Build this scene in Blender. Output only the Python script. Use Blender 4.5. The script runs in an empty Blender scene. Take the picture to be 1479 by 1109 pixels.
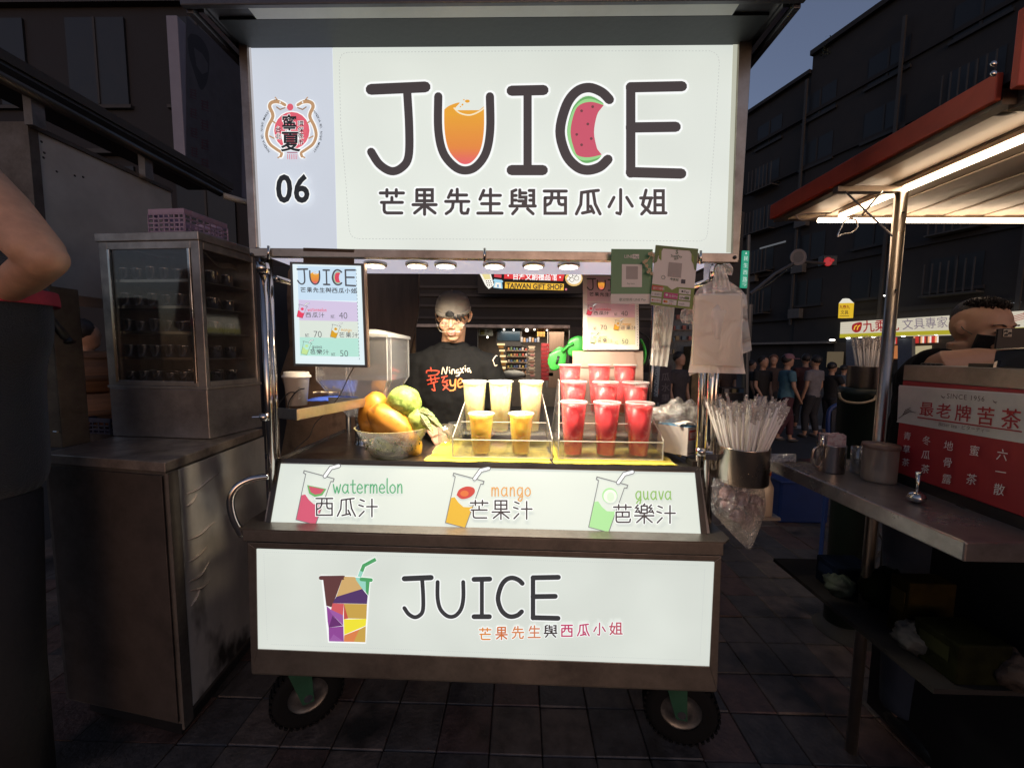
import bpy, bmesh, math, random
from mathutils import Vector, Matrix, Euler, noise
random.seed(7)
sc = bpy.context.scene
COL = sc.collection
# ------------------------------------------------------------------ camera
H = 1.50
FPX = 555.0
YAW, PITCH, ROLL = math.radians(1.2), math.atan(46/555), 0.010
CM = Matrix.Rotation(YAW, 3, 'Z') @ Matrix.Rotation(math.pi/2 - PITCH, 3, 'X') @ Matrix.Rotation(ROLL, 3, 'Z')
cam_d = bpy.data.cameras.new('camera'); cam = bpy.data.objects.new('camera', cam_d); COL.objects.link(cam)
cam.matrix_world = Matrix.Translation((0, 0, H)) @ CM.to_4x4()
cam_d.sensor_width = 36; cam_d.lens = FPX/1479*36; cam_d.clip_start = 0.02; cam_d.clip_end = 500
sc.camera = cam
# ------------------------------------------------------------------ dusk sky
w = bpy.data.worlds.new('World'); sc.world = w; w.use_nodes = True
wn = w.node_tree; bg = wn.nodes['Background']
sky = wn.nodes.new('ShaderNodeTexSky'); sky.sky_type = 'NISHITA'; sky.sun_disc = False
sky.sun_elevation = math.radians(3); sky.sun_rotation = math.radians(172); sky.air_density = 1.0; sky.dust_density = 2; sky.ozone_density = 3.0
tint = wn.nodes.new('ShaderNodeMix'); tint.data_type = 'RGBA'; tint.blend_type = 'MULTIPLY'; tint.inputs[0].default_value = 1; tint.inputs[7].default_value = (1.24, 1.10, 1.17, 1)   # city glow
hsv = wn.nodes.new('ShaderNodeHueSaturation'); hsv.inputs['Saturation'].default_value = .70; wn.links.new(sky.outputs[0], hsv.inputs['Color'])
wn.links.new(hsv.outputs[0], tint.inputs[6]); wn.links.new(tint.outputs[2], bg.inputs[0]); bg.inputs[1].default_value = 0.19
vs = sc.view_settings; vs.view_transform = 'Standard'; vs.look = 'None'; vs.exposure = 0; vs.gamma = 1; vs.use_curve_mapping = False
sc.cycles.max_bounces = 8; sc.cycles.transparent_max_bounces = 24
sc.cycles.sample_clamp_indirect = 4
sc.cycles.caustics_reflective = False; sc.cycles.caustics_refractive = False

# ------------------------------------------------------------------ photograph pixel -> point in the place
def ray(px, py): return CM @ Vector(((px-739.5)/FPX, -(py-554.5)/FPX, -1))
O = Vector((0, 0, H))
def PY(px, py, y): r = ray(px, py); return O + r*(y/r.y)
def PX(px, py, x): r = ray(px, py); return O + r*(x/r.x)
def PZ(px, py, z): r = ray(px, py); return O + r*((z-H)/r.z)
class Plane:
    def __init__(s, p, n):
        s.p = Vector(p); s.n = Vector(n).normalized()
        if s.n.dot(O - s.p) < 0: s.n = -s.n          # faces the lane
    def pt(s, px, py, off=0.0):
        r = ray(px, py); q = s.p + s.n*off
        return O + r*((q-O).dot(s.n)/r.dot(s.n))
def plane3(a, b, c): return Plane(a, (b-a).cross(c-a))
def yplane(y): return Plane((0, y, 0), (0, -1, 0))

# ------------------------------------------------------------------ materials
MATS = {}
def srgb(*c):
    f = lambda v: v/255/12.92 if v/255 <= .04045 else ((v/255+.055)/1.055)**2.4
    return (f(c[0]), f(c[1]), f(c[2]))
def newmat(name):
    m = bpy.data.materials.new(name); m.use_nodes = True
    return m, m.node_tree, m.node_tree.nodes['Principled BSDF']
def M(name, col=(.5, .5, .5), rough=.5, metal=0, var=.18, scale=6, bump=.15, bscale=60, stretch=(1, 1, 1), sss=0, spec=.5, coat=0, spots=None, sheen=0, world=False):
    """general procedural surface: colour and gloss wander with noise, fine relief on top"""
    if name in MATS: return MATS[name]
    m, t, p = newmat(name); N = t.nodes; L = t.links
    tc = N.new('ShaderNodeTexCoord'); mp = N.new('ShaderNodeMapping'); mp.inputs['Scale'].default_value = stretch
    if world: ge = N.new('ShaderNodeNewGeometry'); L.new(ge.outputs['Position'], mp.inputs[0])
    else: L.new(tc.outputs['Object'], mp.inputs[0])
    n1 = N.new('ShaderNodeTexNoise'); n1.inputs['Scale'].default_value = scale; n1.inputs['Detail'].default_value = 6; n1.inputs['Roughness'].default_value = .65
    L.new(mp.outputs[0], n1.inputs['Vector'])
    mx = N.new('ShaderNodeMix'); mx.data_type = 'RGBA'
    mx.inputs[6].default_value = (*[c*(1-var) for c in col], 1); mx.inputs[7].default_value = (*[min(1, c*(1+var)) for c in col], 1)
    mr = N.new('ShaderNodeMapRange'); mr.inputs[1].default_value = .3; mr.inputs[2].default_value = .7
    L.new(n1.outputs[0], mr.inputs[0]); L.new(mr.outputs[0], mx.inputs[0])
    out = mx.outputs[2]
    if spots:                                        # (colour, amount, scale) stains or flecks with a shape of their own
        sc_, amt, ss = spots
        n3 = N.new('ShaderNodeTexNoise'); n3.inputs['Scale'].default_value = ss; n3.inputs['Detail'].default_value = 4
        L.new(mp.outputs[0], n3.inputs['Vector'])
        m3 = N.new('ShaderNodeMapRange'); m3.inputs[1].default_value = 1-amt-.05; m3.inputs[2].default_value = 1-amt+.05
        L.new(n3.outputs[0], m3.inputs[0])
        x3 = N.new('ShaderNodeMix'); x3.data_type = 'RGBA'; L.new(m3.outputs[0], x3.inputs[0]); L.new(out, x3.inputs[6]); x3.inputs[7].default_value = (*sc_, 1)
        out = x3.outputs[2]
    L.new(out, p.inputs['Base Color'])
    r = N.new('ShaderNodeMapRange'); r.inputs[3].default_value = max(.02, rough*(1-var)); r.inputs[4].default_value = min(1, rough*(1+var)+.02)
    L.new(n1.outputs[0], r.inputs[0]); L.new(r.outputs[0], p.inputs['Roughness'])
    p.inputs['Metallic'].default_value = metal; p.inputs['Specular IOR Level'].default_value = spec
    if coat: p.inputs['Coat Weight'].default_value = coat; p.inputs['Coat Roughness'].default_value = .08
    if sheen: p.inputs['Sheen Weight'].default_value = sheen
    if sss: p.inputs['Subsurface Weight'].default_value = sss; p.inputs['Subsurface Radius'].default_value = (1, .45, .25); p.inputs['Subsurface Scale'].default_value = .012
    if bump:
        n2 = N.new('ShaderNodeTexNoise'); n2.inputs['Scale'].default_value = bscale; n2.inputs['Detail'].default_value = 5
        L.new(mp.outputs[0], n2.inputs['Vector'])
        b = N.new('ShaderNodeBump'); b.inputs['Strength'].default_value = bump; b.inputs['Distance'].default_value = .004
        L.new(n2.outputs[0], b.inputs['Height']); L.new(b.outputs[0], p.inputs['Normal'])
    MATS[name] = m; return m
def steel(name, col=(.42, .40, .38), rough=.28, direction='x', dirt=.25, var=.22, metal=1):
    """brushed stainless sheet: hair lines along one axis, smears and grime in the gloss"""
    if name in MATS: return MATS[name]
    m, t, p = newmat(name); N = t.nodes; L = t.links
    tc = N.new('ShaderNodeTexCoord'); mp = N.new('ShaderNodeMapping')
    mp.inputs['Scale'].default_value = {'x': (3, 300, 300), 'y': (300, 3, 300), 'z': (300, 300, 3)}[direction]
    L.new(tc.outputs['Object'], mp.inputs[0])
    n = N.new('ShaderNodeTexNoise'); n.inputs['Scale'].default_value = 1; n.inputs['Detail'].default_value = 3; L.new(mp.outputs[0], n.inputs['Vector'])
    n2 = N.new('ShaderNodeTexNoise'); n2.inputs['Scale'].default_value = 5; n2.inputs['Detail'].default_value = 8; n2.inputs['Roughness'].default_value = .7; L.new(tc.outputs['Object'], n2.inputs['Vector'])
    mr = N.new('ShaderNodeMapRange'); mr.inputs[1].default_value = .35; mr.inputs[2].default_value = .72; L.new(n2.outputs[0], mr.inputs[0])
    mx = N.new('ShaderNodeMix'); mx.data_type = 'RGBA'; mx.inputs[6].default_value = (*[min(1, c*(1+var)) for c in col], 1)
    mx.inputs[7].default_value = (*[c*(1-dirt*1.6) for c in col], 1); L.new(mr.outputs[0], mx.inputs[0]); L.new(mx.outputs[2], p.inputs['Base Color'])
    r = N.new('ShaderNodeMapRange'); r.inputs[3].default_value = rough*.7; r.inputs[4].default_value = min(.9, rough*1.9); L.new(n2.outputs[0], r.inputs[0])
    L.new(r.outputs[0], p.inputs['Roughness'])
    b = N.new('ShaderNodeBump'); b.inputs['Strength'].default_value = .12; b.inputs['Distance'].default_value = .001; L.new(n.outputs[0], b.inputs['Height'])
    b2 = N.new('ShaderNodeBump'); b2.inputs['Strength'].default_value = .25; b2.inputs['Distance'].default_value = .01
    n3 = N.new('ShaderNodeTexNoise'); n3.inputs['Scale'].default_value = 4; L.new(tc.outputs['Object'], n3.inputs['Vector'])
    L.new(n3.outputs[0], b2.inputs['Height']); L.new(b.outputs[0], b2.inputs['Normal']); L.new(b2.outputs[0], p.inputs['Normal'])
    p.inputs['Metallic'].default_value = metal
    MATS[name] = m; return m
def E(name, col, strength=1.0, base=(.02, .02, .02), light=False, mottled=0, rough=.3, scale=2.5):
    """a backlit or glowing surface; 'light' lets Cycles sample it as a lamp"""
    if name in MATS: return MATS[name]
    m, t, p = newmat(name); N = t.nodes; L = t.links
    p.inputs['Base Color'].default_value = (*base, 1); p.inputs['Roughness'].default_value = rough
    p.inputs['Emission Color'].default_value = (*col, 1); p.inputs['Emission Strength'].default_value = strength
    if mottled:
        tc = N.new('ShaderNodeTexCoord'); n = N.new('ShaderNodeTexNoise'); n.inputs['Scale'].default_value = scale; n.inputs['Detail'].default_value = 2
        L.new(tc.outputs['Object'], n.inputs['Vector'])
        mr = N.new('ShaderNodeMapRange'); mr.inputs[1].default_value = .3; mr.inputs[2].default_value = .7
        mr.inputs[3].default_value = strength*(1-mottled); mr.inputs[4].default_value = strength*(1+mottled)
        L.new(n.outputs[0], mr.inputs[0]); L.new(mr.outputs[0], p.inputs['Emission Strength'])
    m.cycles.emission_sampling = 'FRONT_BACK' if light else 'NONE'
    MATS[name] = m; return m
def clear(name, tint=(1, 1, 1), body=0.0, bodycol=(.9, .9, .9), gloss=.10, rough=.04, wrinkle=0, wscale=20, milky=None):
    """thin clear plastic or glass: mostly see-through, a fresnel gloss, an optional milky body"""
    if name in MATS: return MATS[name]
    m = bpy.data.materials.new(name); m.use_nodes = True; t = m.node_tree; N = t.nodes; L = t.links
    N.remove(N['Principled BSDF']); out = N['Material Output']
    tr = N.new('ShaderNodeBsdfTransparent'); tr.inputs[0].default_value = (*tint, 1)
    gl = N.new('ShaderNodeBsdfGlossy'); gl.inputs['Roughness'].default_value = rough; gl.inputs[0].default_value = (.95, .95, .95, 1)
    lw = N.new('ShaderNodeLayerWeight'); lw.inputs[0].default_value = .35
    mr = N.new('ShaderNodeMapRange'); mr.inputs[3].default_value = gloss*.55; mr.inputs[4].default_value = min(.5, gloss*3)
    L.new(lw.outputs['Facing'], mr.inputs[0])
    nrm = None
    if wrinkle:
        tc = N.new('ShaderNodeTexCoord'); n = N.new('ShaderNodeTexNoise'); n.inputs['Scale'].default_value = wscale; n.inputs['Detail'].default_value = 4; n.inputs['Distortion'].default_value = 1.2
        L.new(tc.outputs['Object'], n.inputs['Vector']); b = N.new('ShaderNodeBump'); b.inputs['Strength'].default_value = wrinkle; b.inputs['Distance'].default_value = .02
        L.new(n.outputs[0], b.inputs['Height']); nrm = b.outputs[0]; L.new(nrm, gl.inputs['Normal']); L.new(nrm, lw.inputs['Normal'])
    base = tr.outputs[0]
    if body:
        df = N.new('ShaderNodeBsdfDiffuse'); df.inputs[0].default_value = (*bodycol, 1)
        tl = N.new('ShaderNodeBsdfTranslucent'); tl.inputs[0].default_value = (*bodycol, 1)
        a = N.new('ShaderNodeMixShader'); a.inputs[0].default_value = .45; L.new(df.outputs[0], a.inputs[1]); L.new(tl.outputs[0], a.inputs[2])
        if nrm: L.new(nrm, df.inputs['Normal'])
        c = N.new('ShaderNodeMixShader'); c.inputs[0].default_value = body; L.new(tr.outputs[0], c.inputs[1]); L.new(a.outputs[0], c.inputs[2]); base = c.outputs[0]
        e = N.new('ShaderNodeMapRange'); e.inputs[3].default_value = body; e.inputs[4].default_value = min(1, body*2.6)
        L.new(lw.outputs['Facing'], e.inputs[0]); L.new(e.outputs[0], c.inputs[0])
    mix = N.new('ShaderNodeMixShader'); L.new(mr.outputs[0], mix.inputs[0]); L.new(base, mix.inputs[1]); L.new(gl.outputs[0], mix.inputs[2])
    L.new(mix.outputs[0], out.inputs[0]); MATS[name] = m; return m

# ------------------------------------------------------------------ mesh building
class MB:
    def __init__(s): s.v = []; s.f = []; s.mi = []; s.cur = 0
    def add(s, vs, fs):
        o = len(s.v); s.v += [Vector(v) for v in vs]; s.f += [tuple(i+o for i in f) for f in fs]; s.mi += [s.cur]*len(fs); return s
    def box(s, lo, hi):
        (a, b, c), (d, e, f) = lo, hi
        return s.add([(a, b, c), (d, b, c), (d, e, c), (a, e, c), (a, b, f), (d, b, f), (d, e, f), (a, e, f)],
                     [(0, 3, 2, 1), (4, 5, 6, 7), (0, 1, 5, 4), (1, 2, 6, 5), (2, 3, 7, 6), (3, 0, 4, 7)])
    def prism(s, poly, ext):
        poly = [Vector(p) for p in poly]; ext = Vector(ext); n = len(poly)
        nn = Vector((0, 0, 0))
        for i in range(n): nn += poly[i].cross(poly[(i+1) % n])
        if nn.dot(ext) > 0: poly = poly[::-1]
        return s.add(poly+[p+ext for p in poly], [tuple(range(n)), tuple(range(2*n-1, n-1, -1))]+[(i, i+n, (i+1) % n+n, (i+1) % n) for i in range(n)])
    def tube(s, pts, r, seg=10, cap=True, flat=1.0):
        pts = [Vector(p) for p in pts]; n = len(pts); rs = r if isinstance(r, (list, tuple)) else [r]*n
        T = [(pts[min(i+1, n-1)]-pts[max(i-1, 0)]).normalized() for i in range(n)]
        up = Vector((0, 0, 1)) if abs(T[0].z) < .9 else Vector((1, 0, 0)); vs = []
        u = T[0].cross(up).normalized()
        for i in range(n):
            u = (u - T[i]*u.dot(T[i])).normalized(); w_ = T[i].cross(u)
            for k in range(seg):
                a = 2*math.pi*k/seg; vs.append(pts[i]+u*(rs[i]*math.cos(a))+w_*(rs[i]*flat*math.sin(a)))
        fs = [(i*seg+k, i*seg+(k+1) % seg, (i+1)*seg+(k+1) % seg, (i+1)*seg+k) for i in range(n-1) for k in range(seg)]
        if cap: fs += [tuple(range(seg-1, -1, -1)), tuple((n-1)*seg+k for k in range(seg))]
        return s.add(vs, fs)
    def vtube(s, pts, rx, ry, seg=16):
        return s.tube(pts, ry, seg, flat=(rx[0]/ry[0]))
    def lathe(s, prof, c, seg=24, axis=None, sx=1, sy=1, cap=(False, False)):
        c = Vector(c); R_ = Matrix.Identity(3) if axis is None else Vector((0, 0, 1)).rotation_difference(Vector(axis)).to_matrix()
        vs = [c + R_ @ Vector((r*sx*math.cos(2*math.pi*k/seg), r*sy*math.sin(2*math.pi*k/seg), z)) for r, z in prof for k in range(seg)]
        n = len(prof); fs = [(i*seg+k, i*seg+(k+1) % seg, (i+1)*seg+(k+1) % seg, (i+1)*seg+k) for i in range(n-1) for k in range(seg)]
        if cap[0]: fs.append(tuple(range(seg-1, -1, -1)))
        if cap[1]: fs.append(tuple((n-1)*seg+k for k in range(seg)))
        return s.add(vs, fs)
    def ell(s, c, r, rot=None, nu=16, nv=10, fn=None):
        c = Vector(c); R_ = rot if rot is not None else Matrix.Identity(3); vs = [c + R_ @ Vector((0, 0, -r[2]))]
        for j in range(1, nv):
            ph = -math.pi/2+math.pi*j/nv
            for k in range(nu):
                a = 2*math.pi*k/nu; q = Vector((math.cos(ph)*math.cos(a), math.cos(ph)*math.sin(a), math.sin(ph)))
                g = fn(q) if fn else 1
                vs.append(c + R_ @ Vector((q.x*r[0]*g, q.y*r[1]*g, q.z*r[2]*g)))
        vs.append(c + R_ @ Vector((0, 0, r[2])))
        fs = [(0, 1+(k+1) % nu, 1+k) for k in range(nu)]
        fs += [(1+j*nu+k, 1+j*nu+(k+1) % nu, 1+(j+1)*nu+(k+1) % nu, 1+(j+1)*nu+k) for j in range(nv-2) for k in range(nu)]
        b = 1+(nv-2)*nu; fs += [(b+k, b+(k+1) % nu, len(vs)-1) for k in range(nu)]
        return s.add(vs, fs)
    def grid(s, fn, nu, nv, close=False):
        vs = [fn(i/(nu-1), j/(nv-1)) for j in range(nv) for i in range(nu)]
        return s.add(vs, [(j*nu+i, j*nu+i+1, (j+1)*nu+i+1, (j+1)*nu+i) for j in range(nv-1) for i in range(nu-1)])
    def build(s, name, mat, parent=None, smooth=False, bevel=0, solid=0, sub=0, remesh=0, sm=3, keep=False, disp=None):
        me = bpy.data.meshes.new(name); off = Vector(parent.get('_o', (0, 0, 0))) if parent is not None else Vector((0, 0, 0))
        loc = Vector((0, 0, 0))
        if parent is None and s.v and not keep:
            lo = Vector([min(v[i] for v in s.v) for i in range(3)]); hi = Vector([max(v[i] for v in s.v) for i in range(3)])
            loc = Vector(((lo.x+hi.x)/2, (lo.y+hi.y)/2, lo.z)); off = loc
        me.from_pydata([tuple(v-off) for v in s.v], [], s.f)
        mats = mat if isinstance(mat, (list, tuple)) else [mat]
        for m_ in mats: me.materials.append(m_)
        if len(mats) > 1: me.polygons.foreach_set('material_index', s.mi)
        if smooth: me.polygons.foreach_set('use_smooth', [True]*len(me.polygons))
        me.update(); o = bpy.data.objects.new(name, me); COL.objects.link(o)
        o['_o'] = tuple(off)
        if parent is not None: o.parent = parent
        else: o.location = loc
        if remesh:
            d = o.modifiers.new('r', 'REMESH'); d.mode = 'VOXEL'; d.voxel_size = remesh; d.use_smooth_shade = True
            if sm: q = o.modifiers.new('s', 'SMOOTH'); q.iterations = sm; q.factor = .6
        if disp:                                   # cloth folds: (depth, size)
            tx = bpy.data.textures.new('folds', 'CLOUDS'); tx.noise_scale = disp[1]; tx.noise_depth = 2; d = o.modifiers.new('f', 'DISPLACE'); d.texture = tx; d.strength = disp[0]; d.mid_level = .5; d.texture_coords = 'LOCAL'
        if bevel:
            b = o.modifiers.new('b', 'BEVEL'); b.width = bevel; b.segments = 2; b.limit_method = 'ANGLE'; b.angle_limit = math.radians(40); b.harden_normals = False
        if solid: q = o.modifiers.new('t', 'SOLIDIFY'); q.thickness = solid; q.offset = 0
        if sub: q = o.modifiers.new('d', 'SUBSURF'); q.levels = sub; q.render_levels = sub
        return o
def E0(name, loc, label, cat, group=None):
    o = bpy.data.objects.new(name, None); COL.objects.link(o); o.location = loc; o['_o'] = tuple(loc); o.empty_display_size = .1
    return tag(o, label, cat, group)
def tag(o, label, cat, group=None, kind=None):
    if label: o['label'] = label
    if cat: o['category'] = cat
    if group: o['group'] = group
    if kind: o['kind'] = kind
    return o
def struct(o, kind='structure'): o['kind'] = kind; return o
def curve(pts, n=8):
    """smooth Catmull-Rom path through points (2-D or 3-D)"""
    P = [Vector(p) for p in pts]; out = []
    for i in range(len(P)-1):
        a, b, c, d = P[max(i-1, 0)], P[i], P[i+1], P[min(i+2, len(P)-1)]
        for k in range(n):
            t = k/n; out.append(.5*((2*b)+(c-a)*t+(2*a-5*b+4*c-d)*t*t+(3*b-a-3*c+d)*t**3))
    return out+[P[-1]]
def copy_thing(o, dv, label=None):
    """a thing, its parts and their sub-parts, moved by dv; meshes shared"""
    c = o.copy(); COL.objects.link(c); c.location = Vector(o.location)+Vector(dv)
    if label: c['label'] = label
    for ch in [x for x in KIDS(o)]:
        d = ch.copy(); COL.objects.link(d); d.parent = c
        for g in KIDS(ch): e = g.copy(); COL.objects.link(e); e.parent = d
    return c
def KIDS(o): return [x for x in COL.objects if x.parent == o]

# ------------------------------------------------------------------ flat print: strokes, shapes, type on a plane
class Art:
    """collects flat shapes in print coordinates; fn(u, v, off) gives the point on the sign face"""
    def __init__(s, fn, base=.0012, step=.00006): s.fn = fn; s.v = []; s.f = []; s.mi = []; s.mats = []; s.k = 0; s.base = base; s.step = step
    def _m(s, mat):
        if mat not in s.mats: s.mats.append(mat)
        return s.mats.index(mat)
    def raw(s, pts, faces, mat):
        off = s.base+s.step*s.k; s.k += 1; o = len(s.v); s.v += [s.fn(p[0], p[1], off) for p in pts]
        s.f += [tuple(i+o for i in f) for f in faces]; s.mi += [s._m(mat)]*len(faces)
    def poly(s, pts, mat): s.raw(pts, [tuple(range(len(pts)))], mat)
    def fan(s, c, pts, mat): s.raw([c]+list(pts), [(0, i+1, (i+1) % len(pts)+1) for i in range(len(pts))], mat)
    def disc(s, c, r, mat, ry=None, n=20): ry = ry or r; s.poly([(c[0]+r*math.cos(2*math.pi*k/n), c[1]+ry*math.sin(2*math.pi*k/n)) for k in range(n)], mat)
    def ring(s, c, r, wd, mat, ry=None): ry = ry or r; s.stroke([(c[0]+r*math.cos(2*math.pi*k/24), c[1]+ry*math.sin(2*math.pi*k/24)) for k in range(25)], wd, mat)
    def stroke(s, pts, wd, mat, butt=False):
        P = [Vector(p[:2]) if not isinstance(p, Vector) else Vector((p[0], p[1])) for p in pts]
        P = [p for i, p in enumerate(P) if i == 0 or (p-P[i-1]).length > 1e-6]
        if len(P) < 2: return
        h = wd/2; L_, R_ = [], []
        for i in range(len(P)):
            a = (P[i]-P[i-1]).normalized() if i else (P[1]-P[0]).normalized()
            b = (P[i+1]-P[i]).normalized() if i < len(P)-1 else a
            t = (a+b); t = t.normalized() if t.length > 1e-4 else a
            n = Vector((-t.y, t.x)); cs = max(.55, n.dot(Vector((-a.y, a.x)))); L_.append(P[i]+n*h/cs); R_.append(P[i]-n*h/cs)
        d0 = (P[0]-P[1]).normalized(); d1 = (P[-1]-P[-2]).normalized()
        vs = L_+R_; n = len(P); fs = [(i, i+1, n+i+1, n+i) for i in range(n-1)]
        if not butt:
            for (c, d, i0, i1) in ((P[0], d0, n, 0), (P[-1], d1, n-1, 2*n-1)):
                m_ = Vector((-d.y, d.x)); b = len(vs); K = 5
                arc = [c + (m_*math.cos(math.pi*k/K)+d*math.sin(math.pi*k/K))*h for k in range(1, K)]
                vs += arc; fs.append((i0, *range(b, b+len(arc)), i1) if (vs[i0]-(c+m_*h)).length < (vs[i1]-(c+m_*h)).length else (i1, *range(b, b+len(arc)), i0))
        s.raw(vs, fs, mat)
    def text(s, body, x, y, h, mat, bold=0.0, vertical=False, wscale=1.0, rot=0, align='l', gap=0.0, slant=0.0):
        """y is the baseline row (print y grows downward); h the em height"""
        items = [(body, 0, 0)] if not vertical else [(c, 0, i*h*(1.0+gap)) for i, c in enumerate(body)]
        for (tx, dx, dy) in items:
            c = bpy.data.curves.new('t', 'FONT'); c.body = tx; c.size = 1; c.offset = bold; c.space_character = 1+(0 if vertical else gap); c.resolution_u = 3; c.shear = slant
            ob = bpy.data.objects.new('t', c); COL.objects.link(ob); me = bpy.data.meshes.new_from_object(ob)
            W = max([v.co.x for v in me.vertices], default=0)*h*wscale; ox = {'l': 0, 'c': -W/2, 'r': -W}[align]
            ca, sa = math.cos(rot), math.sin(rot); pts = []
            for v in me.vertices:
                a, b = v.co.x*h*wscale+ox, -v.co.y*h; pts.append((x+dx+a*ca-b*sa, y+dy+a*sa+b*ca))
            s.raw(pts, [tuple(p.vertices) for p in me.polygons], mat)
            bpy.data.objects.remove(ob); bpy.data.curves.remove(c); bpy.data.meshes.remove(me)
    def build(s, name, parent):
        mb = MB(); mb.v = [Vector(v) for v in s.v]; mb.f = s.f; mb.mi = s.mi; return mb.build(name, s.mats, parent)
def quadmap(plane, q, U, V):
    """print coords 0..U, 0..V onto the pixel quad q (tl, tr, br, bl) lying in plane"""
    c = [plane.pt(*p) for p in q]
    def fn(u, v, off=0):
        a = c[0].lerp(c[1], u/U); b = c[3].lerp(c[2], u/U); return a.lerp(b, v/V)+plane.n*off
    return fn
G = {  # hand-lettered glyphs on a 100 x 100 field
 '芒': [[(8,20),(92,20)],[(32,8),(32,32)],[(66,8),(66,32)],[(50,36),(50,52)],[(12,54),(88,54)],[(22,54),(22,82),(25,89),(32,92),(86,92)]],
 '果': [[(22,8),(78,8),(78,48),(22,48),(22,8)],[(22,28),(78,28)],[(50,8),(50,97)],[(8,62),(92,62)],[(47,65),(14,92)],[(53,65),(88,92)]],
 '先': [[(30,10),(18,36)],[(24,27),(84,27)],[(50,6),(50,50)],[(8,50),(92,50)],[(36,50),(33,72),(25,84),(10,94)],[(64,50),(64,84),(67,91),(74,93),(86,92),(90,78)]],
 '生': [[(28,10),(14,42)],[(22,28),(88,28)],[(52,6),(52,92)],[(20,58),(84,58)],[(6,92),(94,92)]],
 '與': [[(26,8),(12,14),(12,64)],[(12,28),(27,28)],[(12,45),(27,45)],[(74,10),(90,10),(90,64)],[(76,28),(90,28)],[(76,45),(90,45)],[(40,8),(40,34),(62,34),(61,56),(52,58)],[(40,19),(62,19)],[(36,48),(52,48)],[(4,66),(96,66)],[(30,76),(14,94)],[(68,76),(88,94)]],
 '西': [[(10,12),(90,12)],[(13,36),(87,36),(87,92),(13,92),(13,36)],[(38,12),(37,42),(31,56),(16,64)],[(62,12),(62,50),(65,58),(72,61),(84,60)]],
 '瓜': [[(88,9),(60,12),(27,17),(24,60),(8,94)],[(50,17),(50,84)],[(30,91),(68,83)],[(60,66),(71,90)],[(69,14),(76,58),(94,94)]],
 '小': [[(50,6),(50,86),(47,93),(36,90)],[(26,34),(8,68)],[(72,34),(92,66)]],
 '姐': [[(24,8),(11,60),(40,90)],[(42,36),(32,68),(8,94)],[(4,36),(45,36)],[(56,88),(56,10),(86,10),(86,88)],[(56,35),(86,35)],[(56,61),(86,61)],[(47,90),(96,90)]],
 '汁': [[(12,12),(32,20)],[(6,38),(27,45)],[(8,92),(31,68)],[(44,46),(94,46)],[(69,10),(69,94)]],
 '芭': [[(8,20),(92,20)],[(32,8),(32,32)],[(66,8),(66,32)],[(20,44),(82,44),(82,67),(20,67)],[(50,44),(50,67)],[(20,44),(20,84),(24,91),(32,93),(80,93),(86,90),(88,78)]],
 '樂': [[(52,3),(46,11)],[(36,13),(64,13),(64,48),(36,48),(36,13)],[(36,31),(64,31)],[(20,8),(8,22),(22,24),(8,42),(26,42)],[(24,34),(30,48)],[(84,8),(72,22),(86,24),(72,42),(90,42)],[(88,34),(95,48)],[(4,60),(96,60)],[(50,50),(50,97)],[(46,63),(14,92)],[(54,63),(88,92)]],
}
def glyphs(art, txt, x, y, sz, pitch, wd, mats, halo=None, dy=0, sx=1.0):
    for i, ch in enumerate(txt):
        m_ = mats[i] if isinstance(mats, (list, tuple)) else mats
        for layer in ([(halo, wd*1.9)] if halo else [])+[(m_, wd)]:
            for st in G[ch]: art.stroke([(x+i*pitch+p[0]*sz*sx/100, y+i*dy+p[1]*sz/100) for p in st], layer[1], layer[0])
def juice_strokes():
    J = curve([(52, 6), (55, 60), (54, 101), (44, 117), (29, 122), (12, 112), (0, 94)], 5)
    U = curve([(97, 14), (97, 62), (104, 95), (120, 115), (136, 121), (152, 115), (166, 95), (172, 62), (171.6, 14)], 5)
    C = curve([(344, 18.6), (333, 8), (315, 1.5), (297, 7), (282, 27), (273, 64), (281, 97), (296, 115), (312, 120.5), (330, 116), (342, 105)], 5)
    return [([(0, 4), (78, .5)], 16), (J, 12), (U, 12), ([(203, 6), (249, 5)], 15), ([(226, 6), (226, 120)], 12), ([(203, 120.5), (248, 120.5)], 15),
            (C, 14), ([(375, 0), (375, 125)], 13.5), ([(375, 1), (449, -.5)], 15), ([(375, 59), (440, 58)], 15), ([(375, 123.5), (448, 125.5)], 15)]
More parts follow.
